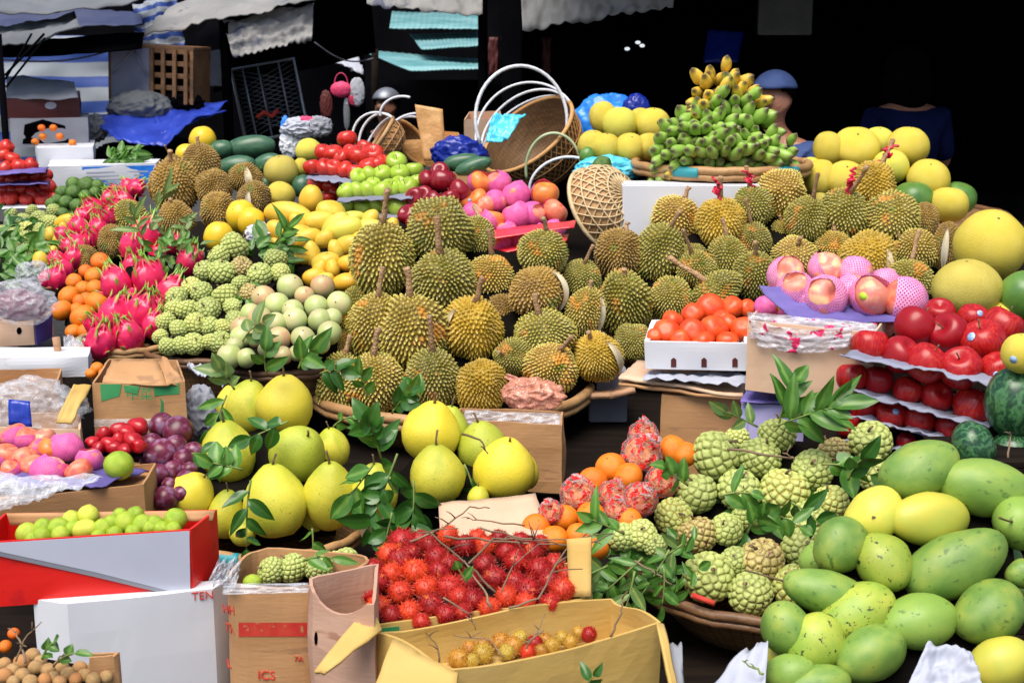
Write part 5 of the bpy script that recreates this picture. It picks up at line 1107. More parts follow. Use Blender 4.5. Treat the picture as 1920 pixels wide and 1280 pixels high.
    for q, (lb, dy) in enumerate((('upper flattened carton under the white paper', 0), ('lower flattened carton with a red edge over the brown carton', 12))):
        sheet('flattened_carton', lb, 'cardboard', [(1160, 706+dy, 3.66), (1392, 742+dy*.4, 3.54), (1400, 708+dy, 3.8), (1195, 676+dy, 3.9)], 'carton_pale' if q == 0 else 'carton', 14, 8, .006, 4, .008, 'flattened cartons under the persimmons')
    quad_box('carton', 'plain brown carton below the persimmon tray', 'carton', [(1240, 740), (1392, 746), (1395, 715), (1250, 712)], 3.62, .24, 'carton', solid=True)
    # carton under the pink apples
    o = quad_box('carton', 'pale carton under the pink netted apples, printed film over its rim', 'carton', [(1402, 600), (1640, 625), (1665, 590), (1425, 575)], 3.4, .175, 'carton_pale', bulge=.004)
    film('clear film printed with red over the pale carton rim', [(1404, 634, 3.385), (1640, 648, 3.225), (1645, 606, 3.27), (1402, 586, 3.42)], 'film_pink', .012, 8, fold=lambda u, v: 0)
    film('printed film hanging as a swag on the pale carton front', [(1420, 648, 3.37), (1590, 652, 3.25), (1600, 612, 3.25), (1404, 598, 3.38)], 'film_pink', .010, 9, sag=.016)
    sheet('pulp_tray', 'purple tray heaped with pink netted apples', 'tray', [(1424, 536, 3.45), (1500, 604, 3.36), (1700, 602, 3.36), (1700, 545, 3.62)], 'tray_purple', 24, 12, .010, 9, .003, 'pulp trays under the fruit', sag=.012)
    o = quad_box('plastic_crate', 'lilac plastic crate under the pale carton', 'crate', [(1390, 756), (1590, 764), (1600, 735), (1400, 730)], 3.42, .14, 'lilac', solid=True, bulge=.002)
    for i in range(7): link('rib', box('rib', (.006, .006, .125), MAT['lilac']), o, at(1402+i*28, 757+i*1.2, 3.417)-o.location+Vector((0, 0, -.132)))
    sheet('pulp_tray', 'purple tray edge between the lilac crate and pale carton', 'tray', [(1388, 752, 3.4), (1600, 756, 3.38), (1605, 735, 3.5), (1400, 730, 3.5)], 'tray_purple', 20, 6, .006, 9, .003, 'pulp trays under the fruit')
    # apple trays
    for lb, cs in (('topmost grey tray of the red apple stack', [(1574, 660, 3.16), (1880, 724, 3.02), (1960, 690, 3.38), (1690, 640, 3.50)]), ('second grey tray down in the red apple stack', [(1584, 730, 3.15), (1870, 806, 3.02), (1960, 770, 3.38), (1690, 715, 3.48)]), ('third grey tray down in the red apple stack', [(1594, 780, 3.13), (1830, 838, 3.02), (1930, 812, 3.34), (1690, 770, 3.44)]), ('lowest grey tray of the red apple stack', [(1570, 822, 3.12), (1800, 862, 3.02), (1900, 848, 3.3), (1690, 812, 3.4)])):
        sheet('pulp_tray', lb, 'tray', cs, 'tray_grey', 34, 12, .012, 10, .003, 'pulp trays under the fruit')
    for lb, x0, x1, y0, y1, z0, z1 in (('dark crate under the big pomelo stack by the back durians', 1.22, 1.75, 3.98, 4.42, .401, .775), ('dark crate under the watermelons by the mangoes', .90, 1.2, 2.80, 3.0, .361, .735), ('dark crate under the red apple trays', .72, 1.12, 3.06, 3.4, .361, .675)):
        o = empty('wooden_crate', ((x0+x1)/2, (y0+y1)/2, z0)); w, d, h = x1-x0, y1-y0, z1-z0
        for i in range(4):
            for sy in (-1, 1): link('slat', box('slat', (w, .012, h/4-.012), MAT['dark_wood'], .002), o, (0, sy*d/2, i*h/4))
            for sx in (-1, 1): link('slat', box('slat', (.012, d-.016, h/4-.012), MAT['dark_wood'], .002), o, (sx*(w/2-.007), 0, i*h/4))
        link('lid', box('lid', (w, d, .012), MAT['dark_wood'], .002), o, (0, 0, h-.011))
        prop(o, lb, 'crate', 'dark crates under the fruit')
    # board, carton and papers near the pomelos
    o = quad_box('carton', 'brown carton edged with torn film behind the second pomelo cluster', 'carton', [(850, 786), (1054, 797), (1056, 772), (862, 764)], 3.5, .18, 'carton', bulge=.008)
    film('torn clear film along the brown carton rim', [(866, 800, 3.48), (1050, 812, 3.47), (1052, 776, 3.5), (872, 768, 3.5)], amp=.014, fr=12)
    sheet('cardboard_sheet', 'pale corrugated cardboard sheet between the pomelos and oranges', 'cardboard', [(826, 1004, 2.72), (1034, 1004, 2.74), (1004, 923, 2.98), (822, 944, 2.95)], 'carton_pale', 14, 10, .006, 3, .004)
    quad_box('paper_tub', 'striped paper tub under the lowest pomelo of the second cluster', 'tub', [(676, 968), (722, 976), (722, 950), (680, 948)], 2.96, .06, 'carton_pale', rnd_c=4)
    for i, yy in enumerate((983, 1000)): pass
    prop(link('board', box('board', (.58, .14, .2), MAT['foam'], .006), None, at(1306, 440, 5.42)), 'white foam board box below the banana tray', 'box')
    bpy.data.objects['board'].name = 'foam_box'
    for lb, cs in (('worn plank jutting out beyond the durian basket', [(1098, 738, 4.2), (1150, 736, 4.2), (1150, 715, 4.5), (1100, 715, 4.5)]), ('worn plank beside the flattened cartons', [(1140, 738, 4.2), (1190, 726, 4.2), (1176, 708, 4.5), (1130, 714, 4.5)])):
        sheet('plank', lb, 'plank', cs, 'plank', 6, 6, .003, 3, .018, 'worn planks by the durian basket')
    blob('plastic_bag', 'orange pink plastic bag knotted on the durian basket rim', 'plastic bag', 1000, 742, 3.84, 56, 32, 'film_orange', .22, 3, .6, group='plastic films and bags')
    sheet('plastic_bag', 'twisted orange pink bag tail above the knotted bag', 'plastic bag', [(975, 722, 3.84), (990, 716, 3.83), (952, 700, 3.87), (944, 708, 3.88)], 'film_orange', 6, 6, .006, 4, .004, 'plastic films and bags')
    sheet('paper', 'crumpled white paper tucked among the front mangoes', 'paper', [(1690, 1310, 2.08), (1850, 1310, 2.08), (1822, 1222, 2.15), (1742, 1196, 2.17)], 'paper', 36, 26, .012, 4, .002, fold=lambda u, v: .010*math.sin(u*6+v*3)-.006*abs(math.sin(u*4-v*8)))
    sheet('newspaper', 'sheet of white paper under the foot of the mango pile', 'paper', [(1300, 1330, 2.1), (1430, 1330, 2.08), (1440, 1206, 2.24), (1392, 1214, 2.25)], 'paper', 12, 10, .014, 4, .002)
    sheet('paper', 'torn grey paper hanging from the tan box corner', 'paper', [(1255, 1290, 2.22), (1285, 1290, 2.22), (1276, 1206, 2.3), (1246, 1204, 2.31)], 'card_grey', 6, 8, .01, 4, .002)
    prop(link('wooden_box', box('wooden_box', (.12, .1, .16), MAT['card_grey'], .004), None, Vector((.30, 4.35, .405))), 'grey box standing in the dark under the durian baskets', 'box')
    v = tube('orange_stick', [at(1297, 1115, 2.62), at(1340, 1131, 2.6)], .006, MAT['print_red'], 8)
    prop(link('orange_stick', v), 'short orange red stick on the front basket rim', 'stick')
    # left edge cartons
    o = quad_box('carton', 'carton with a violet printed end holding a film bag, by the tangerines', 'carton', [(-40, 606), (62, 601), (98, 584), (-20, 582)], 4.2, .075, 'carton_pale', bulge=.003)
    patch(o, 'printed_end', [(64, 604, 4.195), (98, 588, 4.33), (97, 632, 4.33), (68, 648, 4.19)], 'print_blue'); patch(o, 'printed_panel', [(68, 612, 4.185), (96, 597, 4.325), (95, 624, 4.325), (70, 638, 4.18)], 'card_grey')
    patch(o, 'vent_hole', [(36+5*math.cos(a*PI/4), 620+7*math.sin(a*PI/4), 4.19) for a in range(8)], 'black')
    blob('plastic_bag', 'clear film bag of purple fruit in the violet ended carton', 'plastic bag', 38, 566, 4.25, 68, 40, 'film', .2, 5, .6, group='plastic films and bags')
    blob('purple_fruit_mass', 'purple fruit packed inside the clear film bag', 'fruit', 34, 572, 4.27, 52, 30, 'plum', .12, 6, .6)
    quad_box('foam_box', 'long white foam slab under the violet ended carton', 'box', [(-40, 672), (165, 668), (170, 650), (-40, 652)], 4.0, .06, 'foam', solid=True)
    quad_box('carton', 'low brown carton with film bag, beside the torn carton', 'carton', [(-40, 722), (108, 712), (116, 690), (-30, 694)], 3.75, .10, 'carton', bulge=.004)
    blob('plastic_bag', 'clear film bag bulging from the low brown carton', 'plastic bag', 60, 762, 3.5, 92, 52, 'film', .25, 9, .5, group='plastic films and bags')
    sheet('paper', 'navy blue paper caught in the clear film bag', 'paper', [(16, 796, 3.36), (60, 800, 3.36), (56, 752, 3.38), (16, 748, 3.38)], 'blue_deep', 6, 6, .006, 3, .002)
    quad_box('carton', 'buff carton under the clear film bag', 'carton', [(-40, 800), (150, 805), (150, 775), (-30, 770)], 3.4, .16, 'carton_pale', bulge=.004)
    prop(link('post', tube('post', [at(105, 632, 4.1), at(114, 700, 4.1), at(116, 760, 4.1)], [.012, .011, .012], MAT['plank'], 8)), 'thin wooden post below the tangerines', 'post')
    bpy.data.objects['post'].name = 'wooden_post'
    film('white plastic scrap draped under the dragon fruit basket', [(120, 655, 4.2), (180, 668, 4.18), (180, 640, 4.25), (118, 630, 4.3)], amp=.03)
    blob('plastic_bag', 'white plastic scrap beside the violet ended carton', 'plastic bag', 62, 512, 4.9, 30, 22, 'film', .25, 12, .6, group='plastic films and bags')
    film('white torn paper before the milk apple basket', [(356, 690, 4.05), (420, 718, 3.98), (430, 700, 4.0), (350, 682, 4.1)], 'paper', amp=.02)
    blob('plastic_bag', 'white plastic scrap among the golden mangoes and custard apples', 'plastic bag', 487, 438, 4.95, 26, 20, 'foam', .25, 13, .6, group='plastic films and bags')
    blob('plastic_bag', 'grey plastic sack in the dark beside the torn carton', 'plastic bag', 372, 775, 3.6, 36, 50, 'card_grey', .2, 14, .6, group='plastic films and bags')
    o = quad_box('carton', 'carton corner beside the longans', 'carton', [(168, 1232), (214, 1229), (225, 1222), (170, 1224)], 2.12, .12, 'carton', bulge=.003)
    # cane baskets at the back
    cane_basket('big orange rattan basket lying on its side, tall white hoop handles', 988, 252, 6.1, 98, -36, 24, 1.0, 'weave', 'cane_orange', ((1.02, 0, -62, 0, 'white_cane', 0, 180, 1.15), (1.0, 8, -78, 0, 'white_cane', 0, 180, 1.15), (1.0, -6, -90, 0, 'white_cane', 0, 180, 1.2)), 46)
    o = empty('hoop_handle', at(978, 225, 6.0)); hoop(o, 'hoop', Vector((0, 0, 0)), 88*mpp(225, 6.0), 0, 'white_cane', .012, -62, 205, -8, 12, 1.14)
    prop(o, 'largest white hoop handle rising behind the big rattan basket', 'hoop handle', 'loose hoop handles among the baskets')
    o = empty('hoop_handle', at(1038, 318, 5.9)); hoop(o, 'hoop', Vector((0, 0, 0)), 52*mpp(318, 5.9), 0, 'green_cane', .010, -10, 195, 0, 0, 1.3)
    prop(o, 'green wrapped hoop handle before the big rattan basket', 'hoop handle', 'loose hoop handles among the baskets')
    o = empty('hoop_handle', at(1060, 350, 5.8)); hoop(o, 'hoop', Vector((0, 0, 0)), 68*mpp(350, 5.8), -14, 'white_cane', .010, 20, 178, 0, 0, .8)
    prop(o, 'low white hoop handle over the open lattice basket', 'hoop handle', 'loose hoop handles among the baskets')
    cane_basket('small pale rattan basket with three white hoops behind the apples', 710, 262, 6.3, 48, -55, 6, .9, 'cane_orange', 'cane', ((1.0, 0, -30, 0, 'white_cane', 0, 180, 1.2), (1.0, 10, -55, 0, 'white_cane', 0, 180, 1.25), (1.0, -8, -80, 0, 'white_cane', 0, 180, 1.3)), 20)
    cane_basket('tan rattan basket tipped over behind the orange strap, two thin hoops', 772, 268, 6.45, 50, 50, 20, .9, 'weave', 'cane_orange', ((1.0, 0, -30, 0, 'white_cane', 0, 180, 1.2), (1.0, 8, -60, 0, 'white_cane', 0, 180, 1.2)), 24)
    cane_basket('open lattice basket of pale rattan lying before the white board', 1125, 395, 5.5, 84, -125, -30, .8, 'cane', 'cane_pale', (), 26, True, .0034)
    o = sheet('rattan_strap', 'orange rattan strap standing upright between the small baskets', 'strap', [(795, 302, 6.15), (836, 300, 6.15), (830, 205, 6.2), (778, 196, 6.2)], 'cane_orange', 6, 14, .012, 2, .006)
    hoopo = empty('hoop_handle', at(755, 215, 6.25)); hoop(hoopo, 'hoop', Vector((0, 0, 0)), 42*mpp(215, 6.25), 0, 'white_cane', .009, 70, 185, 0, 0, .8)
    prop(hoopo, 'white curved hoop joined toward the orange strap', 'hoop handle', 'loose hoop handles among the baskets')
    quad_box('carton', 'orange brown carton behind the small rattan basket', 'carton', [(738, 262), (862, 262), (858, 248), (745, 246)], 6.4, .12, 'cane_orange', bulge=.01)
    quad_box('carton', 'buff carton behind the white hoops', 'carton', [(870, 225), (940, 222), (938, 208), (880, 210)], 6.9, .2, 'carton_pale', bulge=.004)
    blob('plastic_sack', 'deep blue plastic sack behind the dark red apples', 'sack', 862, 288, 6.1, 52, 34, 'blue_deep', .14, 21, .6)
    for i, (x, y, rx, a, lb) in enumerate(((866, 304, 15, 82, 'dark winter melon under the blue sack, upper one'), (888, 312, 14, 72, 'dark winter melon under the blue sack, nearer the rattan basket'))):
        prop(fruit('round', 'waxy', x, y, rx, 34, 5.95-.05*i, a, 0, 0, {}, 'winter_melon'), lb, 'winter melon', 'winter melons under the blue sack')
    quad_box('carton', 'brown box below the winter melons', 'carton', [(842, 330), (935, 332), (930, 322), (850, 322)], 5.75, .08, 'carton', bulge=.003)
    blob('plastic_bag', 'bright blue bag behind the round pomelos', 'plastic bag', 1138, 236, 6.5, 66, 62, 'blue_bright', .1, 22, .6)
    blob('plastic_bag', 'dark blue bag fold beside the bananas', 'plastic bag', 1192, 205, 6.4, 26, 28, 'blue_deep', .12, 25, .6)
    blob('plastic_bag', 'cyan plastic bag under the round pomelos', 'plastic bag', 1140, 318, 5.75, 62, 26, 'cyan_bag', .18, 23, .5)
    sheet('cloth', 'light blue cloth lying inside the big rattan basket', 'cloth', [(912, 268, 6.04), (952, 262, 5.99), (985, 212, 6.1), (926, 216, 6.12)], 'cyan_bag', 22, 18, .028, 4, .004)
    prop(fruit('lime', 'dark', 1128, 312, 17, 20, 5.6, 40, 20, 0, {}, 'gourd'), 'green gourd at the end of the green hoop', 'gourd')
    for i, (x, y, rx, ry, m_, lb) in enumerate(((560, 240, 34, 18, 'paper', 'crumpled white paper behind the back red apples'), (600, 238, 24, 20, 'card_grey', 'printed newspaper ball behind the back red apples'), (545, 270, 20, 24, 'foam', 'white paper scrap beside the long watermelon'), (575, 228, 14, 10, 'pink', 'pink paper scrap behind the white papers'), (535, 246, 8, 26, 'blue_bright', 'narrow blue paper scrap beside the white papers'))):
        blob('paper_scrap', lb, 'paper', x, y, 6.5, rx, ry, m_, .25, 30+i, .6)
    # net tray of the pink peaches
    for lb, cs in (('upper red plastic tray edge under the pink nets', [(912, 448, 4.98), (1076, 424, 4.98), (1080, 412, 5.1), (915, 432, 5.1)]), ('lower red plastic tray edge under the pink nets', [(905, 482, 4.96), (1062, 448, 4.96), (1066, 438, 5.08), (908, 468, 5.08)])):
        sheet('plastic_tray', lb, 'tray', cs, 'red_plastic', 14, 5, .004, 4, .006, 'red plastic trays under the pink nets')
    for lb, cs in (('grey tray under the bright back apples', [(572, 335, 5.4), (672, 345, 5.35), (720, 322, 5.7), (590, 318, 5.7)]), ('grey tray under the green apples', [(632, 378, 5.2), (772, 370, 5.2), (800, 345, 5.5), (650, 350, 5.5)]), ('lowest grey tray below the green apples', [(640, 404, 5.16), (765, 410, 5.14), (780, 390, 5.4), (650, 385, 5.4)])):
        sheet('pulp_tray', lb, 'tray', cs, 'tray_grey', 20, 8, .010, 9, .003, 'pulp trays under the fruit')
    for lb, cs in (('upper dark tray of the far apple stack', [(-20, 327, 6.4), (84, 322, 6.4), (92, 312, 6.8), (-20, 318, 6.8)]), ('middle dark tray of the far apple stack', [(-20, 346, 6.4), (90, 344, 6.4), (96, 332, 6.8), (-20, 338, 6.8)]), ('pale box under the far apple stack', [(-20, 392, 6.35), (112, 388, 6.35), (118, 374, 6.7), (-20, 378, 6.7)])):
        sheet('pulp_tray', lb, 'tray', cs, 'tray_purple' if 'pale' not in lb else 'foam', 12, 6, .006, 6, .004, 'pulp trays under the fruit')

def greenery():
    sp = sprig
    sp(500, 700, 3.3, -8, 56, 4, 48, 'dark sprig on the tallest yellow pomelo', 'leaf', .5, tilt=10)
    sp(560, 690, 3.4, 20, 52, 5, 50, 'broad leaved sprig between the milk apples and yellow pomelo', 'leaf', .55)
    sp(600, 700, 3.5, 60, 44, 5, 44, 'sprig under the front durian at the pomelo end', 'leaf_dark', .5)
    sp(440, 730, 3.3, -30, 55, 5, 52, 'pale sprig at the back of the first pomelo cluster', 'leaf_pale', .4)
    sp(425, 740, 3.25, 200, 60, 5, 48, 'sprig drooping beside the back pomelos', 'leaf', .4)
    sp(455, 880, 2.9, -70, 60, 6, 56, 'bright sprig across the pear shaped pomelos near the plums', 'leaf', .42)
    sp(470, 900, 2.9, 190, 110, 7, 58, 'sprig hanging down between the pomelos to the basket rim', 'leaf_dark', .35, curve=-.2)
    sp(540, 790, 3.1, 250, 70, 5, 50, 'sprig lying above the biggest pomelo', 'leaf_dark', .42)
    sp(625, 800, 3.2, 40, 50, 4, 36, 'small sprig beyond the green pomelo', 'leaf', .4)
    sp(715, 860, 3.1, -10, 110, 11, 54, 'leafy branch standing between the two pomelo clusters', 'leaf_dark', .5, curve=-.1)
    sp(690, 745, 3.2, -20, 60, 4, 46, 'long upright leaves before the front durians', 'leaf', .42)
    sp(735, 775, 3.15, 25, 66, 6, 46, 'glossy sprig leaning against the front durians', 'leaf_dark', .45)
    sp(745, 850, 2.95, 200, 130, 13, 56, 'dark glossy branch hanging over the second pomelo cluster', 'leaf_dark', .5, curve=.2)
    sp(775, 900, 2.92, 175, 90, 10, 56, 'dark leaves hanging beside the cardboard sheet', 'leaf_dark', .5)
    sp(700, 870, 2.95, 215, 60, 5, 56, 'leaves across the lowest second cluster pomelo', 'leaf', .5)
    sp(735, 960, 2.85, 190, 70, 7, 50, 'dark leaves behind the rambutan heap', 'leaf_dark', .5)
    sp(870, 870, 3.15, 150, 60, 4, 48, 'dark leaves tucked under the yellow pomelo by the carton', 'leaf_dark', .45)
    sp(790, 745, 3.3, -40, 40, 4, 40, 'small green sprig at the durian basket rim', 'leaf', .5)
    sp(585, 990, 2.9, 170, 40, 3, 36, 'fallen sprig on the first cluster basket rim', 'leaf', .4)
    sp(570, 1050, 2.5, 60, 60, 4, 46, 'sprig inside the rounded carton', 'leaf', .35)
    # front custard apples
    sp(1460, 800, 3.02, 5, 110, 5, 66, 'tall upright leaf sprig above the front custard apples', 'leaf', .36, tilt=5, spread=40)
    sp(1450, 800, 3.0, 62, 130, 9, 78, 'long spray of leaves reaching toward the red apples', 'leaf', .32, curve=-.2)
    sp(1480, 790, 3.0, 45, 110, 7, 70, 'upper spray of leaves beside the apple trays', 'leaf', .33)
    sp(1420, 800, 3.0, -60, 80, 5, 62, 'yellowing spray at the top of the front basket', 'leaf_pale', .3)
    sp(1540, 870, 2.9, 80, 90, 6, 58, 'broad leaves between the custard apples and mangoes', 'leaf', .5)
    sp(1590, 900, 2.85, 10, 60, 4, 56, 'leaves beside the topmost custard apple by the trays', 'leaf_dark', .45)
    sp(1290, 910, 2.85, -50, 70, 5, 56, 'leaves between the wrapped oranges and custard apples', 'leaf', .38)
    sp(1350, 930, 2.8, 60, 60, 4, 52, 'leaf sprig laid over the middle custard apples', 'leaf', .42)
    sp(1400, 1000, 2.72, 20, 70, 5, 56, 'curled leaves amid the lower custard apples', 'leaf', .42)
    sp(1430, 960, 2.74, 90, 70, 5, 54, 'leaf sprig beside the right hand custard apples', 'leaf', .4)
    sp(1480, 940, 2.75, 110, 70, 5, 54, 'flat leaf sprig under the big pale custard apple', 'leaf_dark', .4)
    sp(1280, 1020, 2.68, 240, 60, 5, 44, 'leaf sprig over the brown custard apple', 'leaf_pale', .36)
    sp(1255, 1030, 2.66, 210, 90, 7, 50, 'drooping sprig at the edge of the front basket', 'leaf', .36)
    sp(1205, 1045, 2.64, 230, 90, 8, 48, 'leaf sprig spilling toward the rambutans', 'leaf', .36)
    sp(1245, 1065, 2.62, 175, 60, 6, 46, 'leaf sprig hanging below the basket rim', 'leaf', .38)
    sp(1170, 1000, 2.66, -60, 80, 6, 58, 'leaf sprig pointing at the lowest oranges', 'leaf', .34)
    sp(1140, 1060, 2.6, 250, 70, 6, 54, 'leaf sprig touching the rambutan box post', 'leaf_pale', .36)
    sp(1190, 1070, 2.58, 190, 90, 7, 54, 'sprig drooping into the tan box', 'leaf_pale', .3)
    leafpile(1215, 1060, 2.70, 200, 100, 60, 42, 'loose custard apple leaves heaped at the basket edge', 'leaf')
    leafpile(1430, 960, 2.94, 330, 190, 44, 44, 'loose leaves between the front custard apples', 'leaf_dark')
    leafpile(430, 600, 4.35, 150, 90, 60, 46, 'loose leaves among the mid custard apples', 'leaf')
    leafpile(500, 470, 4.75, 100, 50, 34, 46, 'long green leaves between the custard apples and mangoes', 'leaf')
    leafpile(330, 450, 4.85, 100, 80, 36, 28, 'green trimmings among the dragon fruit', 'leaf_pale')
    leafpile(310, 470, 4.7, 110, 60, 24, 26, 'loose green trimmings on the dragon fruit heap', 'leaf')
    leafpile(35, 480, 5.35, 110, 80, 70, 40, 'green leaves under the far custard apples', 'leaf')
    leafpile(30, 430, 5.7, 100, 60, 30, 36, 'green leaves at the top of the far heap', 'leaf_dark')
    leafpile(235, 292, 7.2, 60, 20, 40, 30, 'green vegetables lying on the blue label box', 'leaf')
    sp(290, 400, 5.0, 20, 60, 5, 52, 'green stalks standing up among the dragon fruit', 'leaf_pale', .2, spread=30)
    sp(270, 450, 4.8, -20, 60, 6, 44, 'curly green trimmings on the dragon fruit top', 'leaf_pale', .22, spread=60)
    sp(455, 640, 4.0, 30, 70, 5, 46, 'dull leaf sprig between the custard apples and milk apples', 'leaf_pale', .5)
    sp(520, 460, 4.7, 20, 50, 5, 46, 'leaf sprig above the mid custard apples', 'leaf', .3)
    sp(80, 1235, 2.1, 20, 60, 4, 38, 'leaf sprig in the longan bunch', 'leaf', .5)
    sp(110, 1240, 2.1, 40, 50, 3, 34, 'small leaves beside the longans', 'leaf', .5)
    sp(360, 850, 3.05, 80, 60, 6, 36, 'leaf sprig between the plums and pomelos', 'leaf_dark', .4)
    sp(875, 1090, 2.38, -30, 40, 2, 34, 'single leaf on the rambutan heap', 'leaf', .5)
    sp(1085, 1110, 2.5, 20, 40, 3, 36, 'leaf beside the rambutan box post', 'leaf_pale', .45)
    sp(1100, 1290, 2.08, 10, 40, 3, 34, 'dark leaf poking up at the tan box front', 'leaf_dark', .45)
    # bare twigs
    T = twig
    T([(930, 1110, 2.42), (880, 1060, 2.45), (810, 1000, 2.55), (765, 995, 2.6)], .004, 'long pale twig curving over the rambutans from the pomelo leaves')
    T([(770, 1015, 2.6), (830, 990, 2.62), (880, 950, 2.66), (918, 952, 2.7)], .004, 'twig rising above the rambutans toward the cardboard sheet')
    T([(830, 1005, 2.6), (950, 1015, 2.6), (1060, 1020, 2.6)], .0045, 'flat twig lying along the back of the rambutans')
    T([(900, 990, 2.62), (980, 1008, 2.62), (1080, 1012, 2.62)], .0035, 'thin twig behind the rambutan tops')
    T([(880, 1055, 2.45), (925, 1010, 2.56), (1000, 1012, 2.58), (1070, 1022, 2.6)], .004, 'twig arching over the middle rambutans')
    T([(955, 1140, 2.38), (1010, 1120, 2.4), (1060, 1030, 2.5), (1100, 1000, 2.6)], .004, 'twig leaning to the rambutan box post')
    T([(920, 1135, 2.38), (905, 1100, 2.4), (870, 1050, 2.46)], .0045, 'thick short twig in the middle of the rambutans')
    T([(940, 1110, 2.4), (960, 1060, 2.45), (1010, 1020, 2.52)], .003, 'fine twig beside the big red rambutan')
    T([(985, 985, 2.66), (900, 975, 2.68), (875, 972, 2.7)], .003, 'reddish twig floating over the rambutans and cardboard', 'dark_stem')
    T([(1040, 1060, 2.5), (1100, 1020, 2.56), (1150, 1000, 2.6)], .004, 'twig bridging the rambutans and custard apple leaves')
    T([(830, 1120, 2.3), (880, 1150, 2.3), (892, 1180, 2.3)], .003, 'curved stalk hanging into the tan box')
    T([(945, 1232, 2.28), (920, 1200, 2.3), (850, 1190, 2.33)], .003, 'stalk under the yellow rambutans')
    T([(985, 1215, 2.3), (1010, 1180, 2.33), (1022, 1150, 2.36)], .003, 'forked stalk standing among the yellow rambutans')
    T([(985, 1205, 2.3), (1020, 1180, 2.32)], .003, 'short stalk leaning on the yellow rambutans')
    T([(1145, 1190, 2.3), (1165, 1150, 2.34), (1168, 1115, 2.38)], .004, 'reddish stalk standing in the tan box corner', 'dark_stem')
    T([(825, 1240, 2.26), (820, 1210, 2.28), (798, 1185, 2.33)], .003, 'thin stalk near the tan box flap', 'dark_stem')
    T([(30, 1240, 2.1), (45, 1200, 2.12), (78, 1165, 2.14)], .003, 'thin stalk rising from the longans', 'dark_stem')
    T([(50, 1240, 2.1), (36, 1205, 2.12), (30, 1180, 2.14)], .004, 'cut stalk standing in the longans')
    T([(100, 1250, 2.1), (112, 1230, 2.12), (135, 1222, 2.14)], .003, 'short stalk by the longan leaves', 'dark_stem')
    T([(1365, 840, 2.9), (1490, 860, 2.84), (1470, 850, 2.86)], .005, 'reddish stalk between the topmost custard apples')
    T([(1190, 1050, 2.6), (1230, 1075, 2.58), (1260, 1095, 2.56)], .004, 'brown stalk through the spilling leaves')
    T([(865, 815, 3.1), (900, 822, 3.08), (915, 850, 3.05)], .005, 'bent stalk arching over the olive pomelo', 'dark_stem')
    T([(1890, 860, 2.7), (1895, 820, 2.74), (1893, 810, 2.76)], .004, 'pale tendril on the upright watermelon')
    T([(1430, 1262, 2.15), (1410, 1250, 2.16), (1392, 1238, 2.17)], .004, 'stalk of a low mango over the white paper', 'green_stem')
stall()
greenery()
